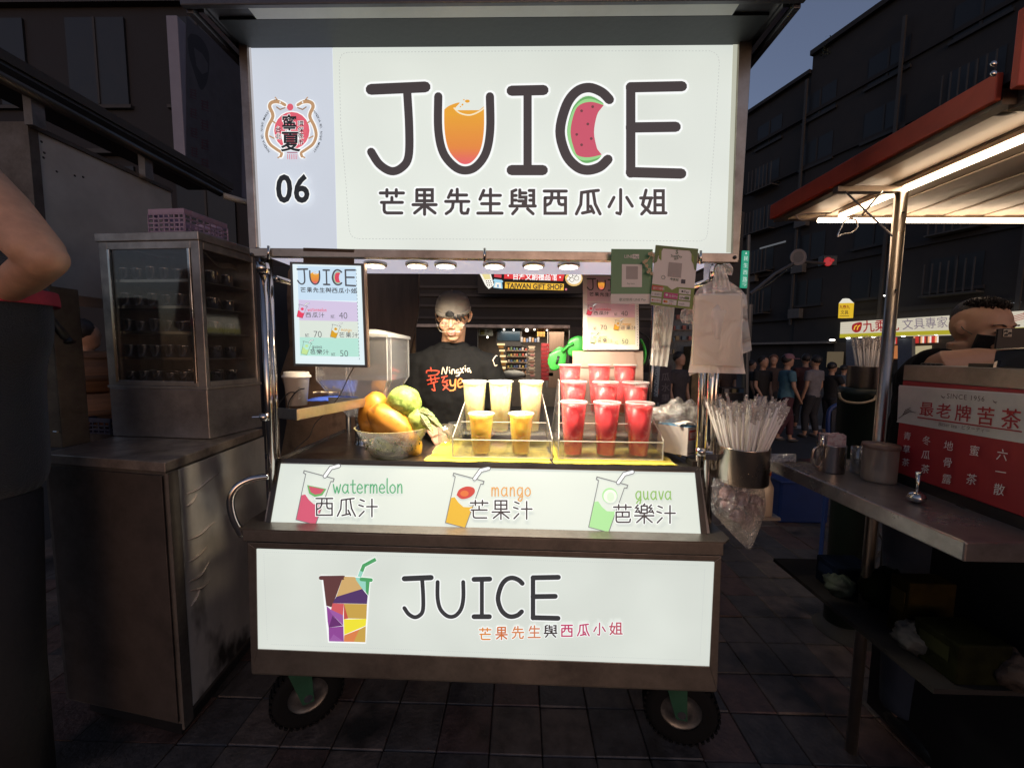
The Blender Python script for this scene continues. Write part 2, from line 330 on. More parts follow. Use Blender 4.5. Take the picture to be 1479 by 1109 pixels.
def juice_word(art, x, y, s, ink, wmul=1.0, halo=None, fills=None, sy=None):
    sy = sy or s; T = lambda p: (x+p[0]*s, y+p[1]*sy)
    if fills:
        top, mid, low, foam, rind, rind2, flesh, seed = fills
        L_ = [(97+.2, 62-32), (98, 62), (105, 92), (120, 110), (136, 116), (152, 110), (165, 92), (171, 62), (171, 30)]
        # juice in the U: wave top, three bands of warm colour
        bands = [(34, 62, top), (62, 92, mid), (92, 117, low)]
        def xs(v):
            pts = curve([(101, 14), (101, 62), (108, 93), (122, 110), (136, 116)], 8); a = min(pts, key=lambda p: abs(p[1]-v))[0]; return a, 272-a-(4 if v < 90 else 3)
        n = 14
        n = 22; art_off = None
        for k in range(n):
            a, b = 34+83*k/n, 34+83*(k+1)/n; q_ = [T((xs(a)[0], a)), T((xs(a)[1], a)), T((xs(b)[1], b)), T((xs(b)[0], b))]
            t_ = k/(n-1); c0 = (226, 162, 52); c1 = (222, 134, 62); c2 = (222, 92, 112); c_ = [int(c0[i]+(c1[i]-c0[i])*t_/.65) if t_ < .65 else int(c1[i]+(c2[i]-c1[i])*(t_-.65)/.35) for i in range(3)]
            art.raw(q_, [(0, 1, 2, 3)], LIT('juice_band_%d' % k, *c_)); art.k -= 1
        art.k += 1
        art.poly([T(p) for p in curve([(101, 38), (112, 28), (128, 23), (121, 33), (134, 41), (150, 38), (168, 26), (168, 40), (101, 42)], 4)], top)
        art.stroke([T(p) for p in curve([(120, 31), (128, 38), (142, 41), (156, 36), (168, 27)], 5)], 2.2*s, foam)
        art.disc(T((139, 21)), 3.5*s, top, 2.2*s); art.disc(T((132, 26)), 1.4*s, top); art.disc(T((134, 19)), 1*s, top); art.disc(T((129, 29)), 1*s, top)
        # melon in the C
        for (k, m_) in ((0, rind), (3.5, rind2), (8, flesh)):
            out = curve([(336, 24+k*.35), (318, 14+k), (302, 18+k), (287+k*.8, 38), (280+k, 66), (286+k, 92), (300, 108-k), (315, 110-k), (333, 103-k*.6)], 4)
            bite = curve([(333-k*.3, 103-k*.6), (326, 88), (322, 66), (326, 42), (336-k*.3, 24+k*.35)], 4)
            c_ = T((306, 64)); pts = [T(p) for p in out+bite[1:-1]]; art.fan(c_, pts, m_)
        for p in ((304, 35), (320, 29), (313, 54), (297, 69), (318, 75), (304, 84)): art.disc(T(p), 2*s, seed)
    if halo:
        for pts, w_ in juice_strokes(): art.stroke([T(p) for p in pts], (w_+6)*s*wmul, halo)
    for pts, w_ in juice_strokes(): art.stroke([T(p) for p in pts], w_*s*wmul, ink)
def cup_icon(art, x, y, s, line, juice, fruit, lw=1.6):
    """tilted takeaway cup with a straw, about 60 x 80 units, juice in the lower part"""
    T = lambda u, v: (x+s*(u*.966-v*.259), y+s*(u*.259+v*.966))
    art.poly([T(4, 41), T(10, 38), T(18, 45), T(28, 50), T(38, 48), T(44, 44), T(40, 83), T(6, 83)], juice)
    art.stroke([T(*p) for p in [(2, 5), (-2, 4), (-2, 0), (50, 0), (50, 5), (46, 6)]], lw*s, line)
    art.stroke([T(*p) for p in [(2, 5), (6, 83), (40, 83), (46, 6)]], lw*s*.8, line)
    art.stroke([T(34, 0), T(40, -16), T(52, -23)], 7.6*s, line); art.stroke([T(34, 0), T(40, -16), T(52, -23)], 4.6*s, LITW)
    fruit(art, T, s)
# ================================================================== shared materials
def LIT(name, r, g, b, k=1.0, **kw): return E(name, tuple(c*k for c in srgb(r, g, b)), 1.0, base=tuple(c*.25 for c in srgb(r, g, b)), **kw)
ST = steel('brushed_steel_x', direction='x'); STY = steel('brushed_steel_y', direction='y'); STZ = steel('brushed_steel_z', direction='z')
DST = steel('dull_steel', (.30, .28, .27), .42, 'x', .35); DSTY = steel('dull_steel_y', (.30, .28, .27), .42, 'y', .35)
CHR = M('polished_tube', (.62, .59, .56), .12, metal=1, var=.12, scale=20, bump=.03)
BLK = M('black_plastic', (.012, .012, .013), .35, bump=.05); RUB = M('tyre_rubber', (.007, .007, .007), .85, bump=.3, spec=.15)
DKF = M('dark_bronze_frame', (.07, .062, .057), .33, metal=.8, var=.25, scale=9, bump=.05)
LITP = LIT('sign_face_white', 219, 225, 217, light=True, mottled=.09, scale=1.7)
LITL = LIT('sign_face_lavender', 199, 206, 217, light=True, mottled=.04)
LITLO = LIT('lower_sign_face', 213, 219, 211, light=True, mottled=.06, scale=3); LITM = LIT('slope_sign_face', 211, 218, 209, light=True, mottled=.05)
LITW = LIT('print_white', 244, 247, 246); INK = LIT('print_charcoal', 64, 57, 57); INK2 = LIT('print_grey_line', 104, 104, 104); INKD = LIT('print_black', 33, 34, 36)
# ================================================================== ground and road
D = 1.30
TILE = [M('paver_'+str(i), c, .5, var=.45, scale=13, bump=.8, bscale=60, spots=((.030, .026, .023), .40, 2.6), world=True) for i, c in enumerate([(.105, .084, .070), (.135, .100, .080), (.080, .068, .062), (.120, .072, .058)])]
g = MB().box((-45, -6, -.30), (60, 70, -.022)).build('ground', M('ground_joint_dirt', (.03, .027, .025), .9, var=.4, bump=.5), keep=True); struct(g)
pv = bpy.data.objects.new('pavement', None); COL.objects.link(pv); pv['_o'] = (0, 0, 0); struct(pv)
tm = []
for k in range(4):
    t_ = MB().box((-.0985, -.0985, -.03), (.0985, .0985, 0)); me = t_.build('paver', TILE[k], keep=True); tm.append(me.data); bpy.data.objects.remove(me)
rt = random.Random(3); ff = MB()
for j in range(24):
    for i in range(46):
        x = -3.6+.2*i; y = .42+.2*j; near = -1.35 < x < 2.3 and .95 < y < 4.0 and not (x < -.9 and y > 2.2)
        if near:
            o = bpy.data.objects.new('paver', tm[rt.randrange(4)]); COL.objects.link(o); o.parent = pv
            o.location = (x, y, rt.uniform(-.004, .001)); o.rotation_euler = (rt.uniform(-.012, .012), rt.uniform(-.012, .012), rt.choice([0, math.pi/2, math.pi, math.pi*1.5]))
            b = o.modifiers.new('b', 'BEVEL'); b.width = .004; b.segments = 1
        else: ff.cur = rt.randrange(4); ff.box((x-.0985, y-.0985, -.02), (x+.0985, y+.0985, rt.uniform(-.004, .001)))
asph = MB().box((-40, 5.22, -.02), (58, 62, -.004)).build('road', M('asphalt', (.045, .043, .043), .7, var=.35, scale=2, bump=.6, bscale=140), keep=True); struct(asph)
o = ff.build('paving', TILE, keep=True); struct(o, 'stuff')
# painted white line by the crossing
o = MB().box((2.3, 7.9, -.0035), (9, 8.25, .0005)).build('road_marking', M('worn_road_paint', (.32, .31, .3), .7, var=.4, scale=10), keep=True); struct(o)

# ================================================================== the juice cart
cart = E0('juice_cart', (-.13, D+.3, 0), 'juice cart with three lit white signs, number 06 and steel counter, standing in the middle', 'food cart')
def frontbar(px4, y, ext, name, mat, par=cart, bevel=.0015):
    return MB().prism([PY(*p, y) for p in px4], (0, ext, 0)).build(name, mat, par, bevel=bevel)
# sign box housing
hb = MB(); hb.prism([PY(349, 33, D+.014), PY(1083, 33, D+.014), PY(1063, 371, D+.014), PY(363, 363, D+.014)], (0, .27, 0))
hb = hb.build('sign_housing', DKF, cart, bevel=.003)
frontbar([(343, 48), (1088, 47), (1086, 57.5), (346, 60)], D-.012, .022, 'sign_frame', DKF)
frontbar([(344, 60.5), (356, 60.5), (371, 357), (360, 365)], D-.012, .022, 'sign_frame', steel('warm_frame_steel', (.36, .31, .28), .3, 'z', .3))
frontbar([(1068, 58.5), (1087, 58.5), (1067, 378), (1058, 366)], D-.012, .022, 'sign_frame', steel('warm_frame_steel2', (.34, .30, .25), .25, 'z', .3))
frontbar([(360, 358), (1066, 366), (1066, 379), (361, 370)], D-.014, .026, 'sign_rail', steel('rail_steel', (.40, .34, .29), .25, 'x', .3))
for px in (388, 700, 1012):
    a = PY(px, 355+.011*(px-360), D-.02); b = PY(px, 374+.011*(px-360), D-.02)
    MB().tube([a, b], .0045, 8).build('rail_clip', CHR, cart, smooth=True)
for (px, py) in ((364, 368), (1061, 372), (1074, 55), (351, 55)):
    q = PY(px, py, D-.014); MB().lathe([(.006, 0), (.006, .003), (.002, .005)], q, 10, axis=(0, -1, 0), cap=(True, True)).build('screw', BLK, cart)
# recessed fascia above the face and roof soffit
frontbar([(349, 32), (1083, 31), (1083, 47), (349, 47.5)], D+.002, .01, 'sign_fascia', M('grey_fascia', (.06, .065, .068), .45))
sp = yplane(D)
f0 = MB().prism([sp.pt(480, 59.5), sp.pt(1068, 58), sp.pt(1058.5, 366), sp.pt(487, 359)], (0, .012, 0)).build('sign_face', LITP, cart)
f1 = MB().prism([sp.pt(356.5, 60), sp.pt(479.5, 59.5), sp.pt(486.5, 359), sp.pt(371, 357.5)], (0, .012, 0)).build('sign_face', LITL, cart)
# pale inner returns of the frame
MB().prism([sp.pt(356.5, 61, .002), sp.pt(362, 61, .002), sp.pt(377, 357, .002), sp.pt(371, 357, .002)], (0, .001, 0)).build('face_edge', LIT('edge_grey', 176, 176, 180), f1)
MB().prism([sp.pt(1059, 61, .002), sp.pt(1067, 61, .002), sp.pt(1057.5, 365, .002), sp.pt(1049, 365, .002)], (0, .001, 0)).build('face_edge', LIT('edge_olive', 182, 184, 168), f0)
# --- main sign print, laid out in photograph pixels on the sign's own plane
px_map = lambda pl: (lambda u, v, off=0: pl.pt(u, v, off))
ORTOP, ORMID, ORLOW = LIT('juice_amber', 226, 160, 50), LIT('juice_orange', 224, 136, 62), LIT('juice_pink', 222, 96, 108)
RIND, RIND2, FLESH = LIT('melon_rind', 104, 168, 98), LIT('melon_rind_pale', 150, 208, 138), LIT('melon_flesh', 196, 84, 104)
FILLS = (ORTOP, ORMID, ORLOW, LIT('foam', 240, 226, 190), RIND, RIND2, FLESH, LIT('seed', 110, 62, 66))
A = Art(px_map(sp))
juice_word(A, 536, 125.5, 1.0, INK, 1.0, LITW, FILLS)
glyphs(A, '芒果先生與西瓜小姐', 546, 271, 40, 47.2, 4.6, INK, LITW, dy=.1, sx=1.0)
# dashed border
dash = LIT('print_dash', 190, 195, 190)
def dashes(A, pts, L, gap, wd, mat):
    P = [Vector((p[0], p[1])) for p in pts]; acc = 0
    for a, b in zip(P, P[1:]):
        n = max(1, int((b-a).length/(L+gap)))
        for k in range(n):
            q = a.lerp(b, k/n); r_ = a.lerp(b, (k+L/(L+gap))/n); A.stroke([q, r_], wd, mat, butt=True)
dashes(A, [(490, 90), (492, 180), (500, 270), (504, 330)], 2.6, 2.2, .9, dash); dashes(A, curve([(504, 330), (508, 341), (518, 345)], 3), 2.6, 2.2, .9, dash)
dashes(A, [(518, 345), (760, 346), (1010, 348.5)], 2.6, 2.2, .9, dash); dashes(A, curve([(1010, 348.5), (1019, 345), (1022, 336)], 3), 2.6, 2.2, .9, dash)
dashes(A, [(1022, 336), (1032, 200), (1039, 92)], 2.6, 2.2, .9, dash); dashes(A, curve([(1039, 92), (1036, 80), (1026, 74)], 3), 2.6, 2.2, .9, dash)
dashes(A, [(1026, 74), (760, 74), (505, 76)], 2.6, 2.2, .9, dash); dashes(A, curve([(505, 76), (494, 79), (490, 90)], 3), 2.6, 2.2, .9, dash)
A.build('sign_lettering', f0)
# --- emblem and number
A = Art(px_map(sp)); RED = LIT('emblem_red', 214, 92, 108); GOLD = LIT('emblem_gold', 184, 146, 108); GOLDD = LIT('emblem_gold_dark', 150, 118, 92); WINE = LIT('emblem_wine', 150, 60, 90)
A.disc((421.5, 189), 27, LITW, 28.5); A.disc((421.5, 189), 25.5, RED, 27)
A.disc((419, 155), 4.6, RED, 5)
for s in (-1, 1):
    cx = 420.5+(.6 if s > 0 else 0)
    T = lambda x, y: (cx+s*x, y)
    body = curve([T(9, 152), T(15, 148.5), T(22, 147), T(29, 149), T(31, 155), T(27, 164), T(27, 171), T(33, 183), T(35.5, 196), T(31, 208), T(21, 216), T(14, 221), T(15, 226)], 5)
    A.stroke(body, 7.6, LITW)
    for k in range(len(body)-1):
        wd = 5.4-1.6*(k/len(body)); A.stroke([body[k], body[k+1]], wd if k > 6 else 4.2, GOLD)
    A.stroke([T(15, 226), T(19, 228)], 2, GOLD); A.stroke([T(18, 147), T(23, 141)], 1.6, GOLD); A.stroke([T(9, 156), T(16, 158.5), T(21, 155)], 1.8, GOLDD); A.stroke([T(20, 144), T(25, 145)], 1.2, GOLDD)
    A.disc(T(16, 148), 1.1, LITW); A.stroke([T(27, 175), T(23, 178)], 2, GOLD); A.stroke([T(31, 197), T(25, 200)], 2, GOLD)
A.text('寧', 406.5, 189, 27, LITW, .05, wscale=.84); A.text('夏', 405.5, 216, 31, LITW, .05, wscale=.92)
A.text('寧', 406.5, 189, 27, INKD, .022, wscale=.84); A.text('夏', 405.5, 216, 31, INKD, .022, wscale=.92)
A.text('台北', 397.5, 190.5, 9, LITW, .07, vertical=True, gap=.12); A.text('台北', 397.5, 190.5, 9, INKD, .01, vertical=True, gap=.12)
A.text('環保夜市', 430, 182, 8.6, LITW, .07, vertical=True, gap=.03); A.text('環保夜市', 430, 182, 8.6, INKD, .01, vertical=True, gap=.03)
A.stroke([(415, 220.5), (429, 220.5)], 1.4, WINE)
for k in range(6): A.stroke([(415.3+k*2.7, 223), (415.5+k*2.6, 230)], .8, RED)
arc = 'NINGXIA RD. NIGHT MARKET'
for s in (-1, 1):
    for i, ch in enumerate(arc):
        if ch == ' ': continue
        a = (i/(len(arc)-1)-.5)*1.4
        if s > 0: x, y, r = 421+41.5*math.cos(a), 190+43*math.sin(a), a+math.pi/2
        else: x, y, r = 421-41.5*math.cos(-a), 190-43*math.sin(a), -a-math.pi/2+math.pi-math.pi
        if s < 0: x, y, r = 421-41.5*math.cos(a), 190-43*math.sin(a), a-math.pi/2
        A.text(ch, x, y, 4.6, INKD, .01, rot=r, align='c')
A.text('06', 398, 292, 56, LITW, .055, wscale=.86, gap=.06); A.text('06', 398.6, 291.5, 55, INKD, .028, wscale=.86, gap=.06)
A.build('emblem', f1)
# --- roof canopy above the sign
zr = PY(268, 12, D-.15).z
rm = M('roof_grey_metal', (.10, .10, .11), .4, metal=.6, var=.2); wh = M('sign_lit_soffit', (.62, .62, .58), .35, var=.08)
xl, xr = PY(268, 12, D-.15).x, PY(1158, 8, D-.15).x
rf = MB().box((xl, D-.15, zr+.012), (xr, D+.55, zr+.05)).build('roof', rm, cart, bevel=.004)
MB().box((xl-.004, D-.165, zr-.004), (xr+.004, D-.15, zr+.045)).build('roof_edge', rm, cart, bevel=.003)
for s, x in ((1, xl), (-1, xr)):
    MB().box((min(x, x+s*.02), D-.148, zr-.012), (max(x, x+s*.02), D+.55, zr+.010)).build('roof_edge', rm, cart, bevel=.002)
    MB().box((min(x+s*.028, x+s*.045), D-.14, zr-.004), (max(x+s*.028, x+s*.045), D+.5, zr+.008)).build('roof_rib', CHR, cart)
MB().box((PY(360, 20, D-.14).x, D-.145, zr+.003), (PY(1066, 20, D-.14).x, D-.108, zr+.011)).build('soffit', wh, cart)  # white strip paints the sign's light onto the roof underside
MB().box((xl+.06, D-.105, zr+.004), (xr-.06, D+.5, zr+.011)).build('soffit', M('dark_soffit', (.035, .04, .043), .5), cart)
# --- ceiling over the counter with lamps
c1 = PY(390, 372, D+.03); c2 = PY(1040, 380, D+.03); zc = PY(720, 371, D+.03).z
MB().box((c1.x, D+.03, zc-.008), (c2.x, D+.282, zc+.012)).build('ceiling_panel', E('lightbox_underside', srgb(176, 174, 190), 1.0, base=(.35, .35, .38), light=True, mottled=.06, rough=.18), cart, bevel=.002)
WARM = (1.0, .74, .46)
lampm = E('downlight_lens', (1, .80, .55), 9, light=False); lampc = E('downlight_lens_white', (1, .93, .82), 9)
for i, (px, py, white) in enumerate([(538, 381, 0), (598, 380.5, 0), (641, 381, 1), (713, 382.5, 1), (771, 382.5, 0), (822, 384, 1), (905, 385, 0)]):
    t_ = ray(px, py); q = O + t_*((zc-.018-H)/t_.z)
    q.y = min(max(q.y, D+.09), D+.23)
    r_ = .034
    f_ = MB().lathe([(r_*.2, .006), (r_, .006), (r_, .012), (r_+.006, .012), (r_+.006, .002), (r_+.002, 0), (r_, 0)], (q.x, q.y, zc-.020), 20).build('downlight', STY, cart, smooth=True)
    MB().lathe([(0.001, 0), (r_*.95, 0)], (q.x, q.y, zc-.0222), 20).build('lens', lampc if white else lampm, f_)
    ld = bpy.data.lights.new('counter_lamp', 'SPOT'); ld.energy = 24 if i not in (0, 6) else 9; ld.color = (1, .93, .80) if white else (1, .80, .52); ld.spot_size = math.radians(128); ld.spot_blend = .6; ld.shadow_soft_size = .03
    lo = bpy.data.objects.new('counter_lamp', ld); COL.objects.link(lo); lo.location = (q.x, q.y, zc-.035); lo.rotation_euler = (math.radians(20), 0, 0)
# --- posts
zled = PY(700, 770, D).z
for (pxb, pyb, pxt, pyt, yy, r_, m_) in [(389, 752, 386, 372, D+.03, .0125, CHR), (396, 700, 394, 374, D+.075, .012, CHR), (1021, 775, 1031, 382, D+.035, .013, CHR), (1010, 700, 1019, 384, D+.085, .0125, CHR), (1028, 700, 1040, 386, D+.075, .011, CHR)]:
    b_ = PY(pxb, pyb, yy); t_ = PY(pxt, pyt, yy); b_.x = t_.x = (b_.x+t_.x)/2; b_.z = zled-.03; t_.z = zc+.01
    p_ = MB().tube([b_, t_], r_, 16).build('post', m_, cart, smooth=True)
    if yy < D+.06: MB().lathe([(r_*1.05, 0), (r_*1.7, 0), (r_*1.7, .035), (r_*1.05, .035)], (t_.x, t_.y, zc-.06), 16).build('post_collar', CHR, p_, smooth=True)
for x_, y0, y1 in ((PY(389, 372, D+.03).x, D+.06, D+.6), (PY(1031, 382, D+.035).x, D+.06, D+.6)):
    MB().tube([(x_, y0, zc-.07), (x_, y1, zc-.07)], .011, 12).build('side_rail', CHR, cart, smooth=True)
    MB().tube([(x_, y1, zled), (x_, y1, zc+.02)], .0125, 14).build('post', CHR, cart, smooth=True)
# clamp on the left and right post (thumb screw)
for (px, py) in ((382, 602), (1012, 652)):
    q = PY(px, py, D+.02); c_ = MB().lathe([(.017, -.012), (.017, .012)], q, 14, cap=(True, True)).build('clamp', CHR, cart, smooth=True)
    MB().tube([q, q+Vector((-.035 if px < 500 else .035, -.012, 0))], .005, 8).build('clamp_screw', CHR, c_)
# --- counter, sloped sign, ledge, cabinet
yt, yb = D+.055, D-.02
tl, tr, bl, br = PY(405, 667, yt), PY(1003, 680, yt), PY(390, 755.5, yb), PY(1013, 772.5, yb)
zct = (tl.z+tr.z)/2+.004
sl = plane3(tl, tr, bl)
xL, xR = tl.x-.015, tr.x+.02
MB().box((xL-.03, yt-.002, zct-.028), (xR+.06, D+.66, zct)).build('counter', steel('counter_steel', (.36, .33, .30), .25, 'x', .3), cart, bevel=.003)
MB().prism([sl.pt(397, 662, -.012), sl.pt(1010, 675, -.012), sl.pt(1025, 774, -.012), sl.pt(381, 757, -.012)], -sl.n*.03).build('sloped_case', DKF, cart, bevel=.002)
for q4 in ([(399, 661.5), (1010, 674), (1004, 680.5), (405, 667.5)], [(399, 662), (405, 667.8), (390, 755.4), (383, 757)], [(1004, 680.8), (1010, 674.5), (1022, 774), (1013, 772)], [(383, 757.2), (390, 755.7), (1013, 772.4), (1022, 774.3)]):
    MB().prism([sl.pt(*p, .004) for p in q4], -sl.n*.014).build('slope_frame', DKF, cart, bevel=.001)
sf = MB().prism([sl.pt(*p) for p in [(405.3, 667.9), (1003.7, 680.9), (1012.7, 772), (390.4, 755.2)]], -sl.n*.008).build('slope_sign_face', LITM, cart)
A = Art(px_map(sl)); LN = LIT('cup_outline', 112, 112, 114); WMJ, MGJ, GVJ = LIT('watermelon_print', 202, 88, 112), LIT('mango_print', 216, 172, 58), LIT('guava_print', 164, 216, 150)
GRN = LIT('print_green', 84, 160, 112); ORG = LIT('print_ochre', 208, 152, 84); LGR = LIT('print_leaf', 132, 176, 88)
def f_melon(A, T, s):
    A.poly([T(9, 22), T(42, 20), T(38, 32), T(27, 38), T(16, 35)], RIND); A.poly([T(12, 23), T(39, 21.5), T(35, 30), T(26, 34), T(18, 32)], FLESH)
def f_mango(A, T, s):
    A.poly([T(*p) for p in curve([(12, 34), (14, 24), (24, 16), (36, 15), (40, 22), (34, 32), (22, 38), (12, 34)], 4)], LIT('mango_red', 190, 72, 62)); A.disc(T(24, 28), 7*s, LIT('mango_blush', 208, 112, 62), 5*s)
def f_guava(A, T, s): A.disc(T(26, 24), 12.5*s, GVJ, 12.5*s); A.disc(T(27, 25), 11*s, LIT('guava_pale', 226, 238, 220)); A.disc(T(28, 26), 6*s, LIT('guava_core', 208, 226, 200), 8*s)
def hand(A, txt, x, y, h, mat, wd, pitch=None):
    """round hand lettering in single strokes, x-height h"""
    Lr = {'w': ([[(0,0),(.22,1),(.42,.25),(.62,1),(.85,0)]], .95), 'a': ([[(.62,.1),(.3,0),(.05,.35),(.08,.8),(.35,1),(.6,.7)],[(.66,0),(.64,.75),(.75,1)]], .85),
     't': ([[(.3,-.5),(.3,.8),(.45,1),(.6,.95)],[(0,.02),(.6,0)]], .7), 'e': ([[(.05,.5),(.6,.45),(.5,.08),(.25,0),(.03,.4),(.1,.85),(.38,1),(.62,.85)]], .75),
     'r': ([[(.1,0),(.12,1)],[(.12,.4),(.3,.05),(.55,.05)]], .62), 'm': ([[(.05,0),(.05,1)],[(.05,.35),(.25,0),(.42,.2),(.42,1)],[(.42,.35),(.62,0),(.8,.2),(.82,1)]], .98),
     'l': ([[(.1,-.7),(.1,.8),(.25,1)]], .36), 'o': ([[(.35,0),(.05,.3),(.08,.8),(.35,1),(.62,.75),(.6,.25),(.35,0)]], .78), 'n': ([[(.08,0),(.08,1)],[(.08,.4),(.3,0),(.52,.12),(.56,1)]], .74),
     'g': ([[(.6,.08),(.3,0),(.05,.35),(.12,.85),(.38,.95),(.6,.6)],[(.63,0),(.63,1.2),(.45,1.6),(.15,1.5),(.35,1.15),(.7,1.05)]], .8), 'u': ([[(.05,0),(.08,.7),(.3,1),(.5,.8)],[(.56,0),(.56,.8),(.68,1)]], .78), 'v': ([[(.02,0),(.28,1),(.56,0)]], .66), 'N': ([[(.05,1),(.1,-.5),(.6,1),(.66,-.5)]], .8), 'T': ([[(0,-.45),(.7,-.45)],[(.35,-.45),(.35,1)]], .75), '.': ([[(.1,.95),(.14,1)]], .3)}
    for ch in txt:
        st, adv = Lr[ch]
        for s_ in st: A.stroke([(x+p[0]*h, y+p[1]*h) for p in (curve(s_, 4) if len(s_) > 2 else s_)], wd, mat)
        x += adv*h*(pitch or 1)
for (cx_, cy_, cs_, jm_, ff_, en_, ex_, ey_, eh_, ec_, ep_, zh_, zx_, zy_, zd_) in ((441, 680, .86, WMJ, f_melon, 'watermelon', 481.5, 699.5, 12.2, GRN, 1.12, '西瓜汁', 453.5, 716, .8), (657, 683.5, .87, MGJ, f_mango, 'mango', 710, 704, 12, ORG, 1.19, '芒果汁', 677, 720, .5), (864, 689, .88, GVJ, f_guava, 'guava', 918, 709.5, 11.5, LGR, 1.2, '芭樂汁', 884, 726, .5)):
    A = Art(px_map(sl)); cup_icon(A, cx_, cy_, cs_, LN, jm_, ff_); hand(A, en_, ex_, ey_, eh_, ec_, 1.8, ep_); glyphs(A, zh_, zx_, zy_, 30, 31.5, 2.3, INK, LITW, dy=zd_); A.build('flavour_print', sf)
# side cheeks under the counter
for s, p0, p1, p2 in ((-1, (397, 664), (381, 758), None), (1, (1011, 676), (1026, 775), None)):
    a = PY(*p0, yt); b = PY(*p1, yb)
    MB().prism([a, b, Vector((b.x, D+.6, b.z)), Vector((a.x, D+.6, a.z))], (-.01*s, 0, 0)).build('side_cheek', DSTY, cart)
# ledge
yl = D-.07
lg = MB()
a, b, c, d = PY(349, 765, yl), PY(1046, 784, yl), PY(1046, 803, yl), PY(350, 782, yl)
lg.prism([a, b, c, d], (0, .70, 0)).build('ledge', steel('ledge_steel', (.27, .245, .225), .36, 'x', .3), cart, bevel=.004)
lt = MB(); poly = [Vector((a.x-.02, D+.0, a.z)), Vector((a.x, yl-.006, a.z)), Vector((b.x, yl-.006, b.z)), Vector((b.x+.028, yl+.02, b.z)), Vector((b.x+.03, yl+.06, b.z)), Vector((b.x+.03, D+.62, b.z)), Vector((a.x-.02, D+.62, a.z))]
lt.prism(poly, (0, 0, .006)).build('ledge_top', steel('ledge_top_steel', (.30, .26, .23), .3, 'x', .3), cart)
# cabinet with the lower sign
yc = D-.035
cp = [PY(356, 780, yc), PY(1043, 801, yc), PY(1035, 1000, yc), PY(363, 974, yc)]
MB().prism(cp, (0, .62, 0)).build('cabinet', steel('cabinet_steel', (.22, .20, .18), .38, 'x', .3), cart, bevel=.004)
lp = yplane(yc-.004)
for q4 in ([(357, 783), (1042, 803), (1032, 811), (370, 792)], [(357, 783.5), (369.8, 792.3), (372, 937), (363, 971)], [(1032.3, 811.3), (1042, 803.5), (1036, 997), (1025, 962)], [(363, 971.3), (372, 937.4), (1025, 962.5), (1036, 997.3)]):
    MB().prism([lp.pt(*p, .004) for p in q4], (0, .007, 0)).build('cabinet_frame', steel('cabinet_frame_steel', (.28, .25, .23), .34, 'x', .35), cart, bevel=.0012)
lf = MB().prism([lp.pt(*p, .001) for p in [(370.2, 792.5), (1031.8, 811.6), (1024.8, 961.8), (372.3, 936.8)]], (0, .004, 0)).build('lower_sign_face', LITLO, cart)
A = Art(px_map(lp), base=.0022)
juice_word(A, 584, 833.5, .4955, LIT('print_charcoal2', 58, 58, 60), .98, LITW, None, sy=.47)
cols = [LIT('print_o1', 214, 136, 66), LIT('print_o2', 200, 112, 62), LIT('print_o3', 208, 132, 82), LIT('print_o4', 204, 128, 90), INK, LIT('print_r1', 188, 66, 104), LIT('print_r2', 186, 72, 108), LIT('print_r3', 180, 80, 104), LIT('print_r4', 184, 84, 100)]
glyphs(A, '芒果先生與西瓜小姐', 691, 905, 19.5, 23.6, 2.1, cols, LITW, dy=-.95)
A.build('lower_lettering', lf)
# patchwork cup
A = Art(px_map(lp), base=.0026)
PC = {k: LIT('patch_'+k, *v) for k, v in dict(brown=(98, 62, 62), tan=(204, 168, 110), mint=(150, 210, 192), green=(82, 160, 102), purple=(84, 58, 104), rose=(204, 92, 96), ochre=(196, 160, 78), brick=(192, 84, 74), violet=(142, 74, 148), plum=(104, 52, 110), yellow=(234, 222, 60), orange=(214, 128, 78), orch=(154, 92, 162)).items()}
q = lambda x, y: (320+x*.28853, 640+y*.28853)   # crop pixels -> photograph pixels
A.stroke([q(500, 672), q(745, 685)], 8, LITW); A.poly([q(500, 680), q(745, 690), q(722, 1002), q(533, 996)], LITW)
for pts, k in [([(508, 680), (608, 668), (572, 768), (550, 820), (524, 812)], 'brown'), ([(608, 668), (664, 670), (704, 728), (574, 768)], 'tan'), ([(664, 670), (722, 674), (724, 745), (704, 728)], 'mint'), ([(722, 674), (742, 688), (735, 762), (722, 745)], 'green'),
  ([(574, 768), (704, 728), (732, 762), (728, 803), (556, 800)], 'purple'), ([(556, 800), (612, 802), (608, 860), (548, 832)], 'rose'), ([(612, 802), (728, 804), (725, 878), (634, 876)], 'ochre'), ([(612, 802), (634, 876), (612, 880)], 'brick'),
  ([(524, 812), (548, 832), (608, 860), (610, 912), (556, 860)], 'orch'), ([(526, 815), (556, 860), (536, 922), (531, 890)], 'violet'), ([(556, 860), (608, 912), (536, 922)], 'plum'), ([(612, 880), (725, 878), (722, 912), (614, 958)], 'yellow'),
  ([(536, 922), (610, 914), (612, 992), (560, 955), (538, 990)], 'violet'), ([(538, 990), (560, 955), (612, 992)], 'orch'), ([(614, 960), (690, 930), (662, 993), (612, 992)], 'orange'), ([(690, 930), (722, 914), (720, 995), (662, 993)], 'ochre')]:
    A.poly([q(*p) for p in pts], PC[k])
A.stroke([q(497, 673), q(610, 672)], 6, PC['brown']); A.stroke([q(620, 675), q(664, 677)], 5, PC['tan']); A.stroke([q(700, 680), q(748, 684)], 5.4, PC['green'])
A.stroke([q(690, 668), q(712, 612), q(772, 580)], 6.8, LITW, True); A.stroke([q(690, 668), q(712, 612), q(772, 580)], 5.2, PC['green'], True); A.stroke([q(690, 668), q(700, 640)], 5.2, PC['mint'], True)
A.build('cup_print', lf); A = Art(px_map(lp), base=.0022)
d2 = LIT('print_dash2', 196, 202, 198)
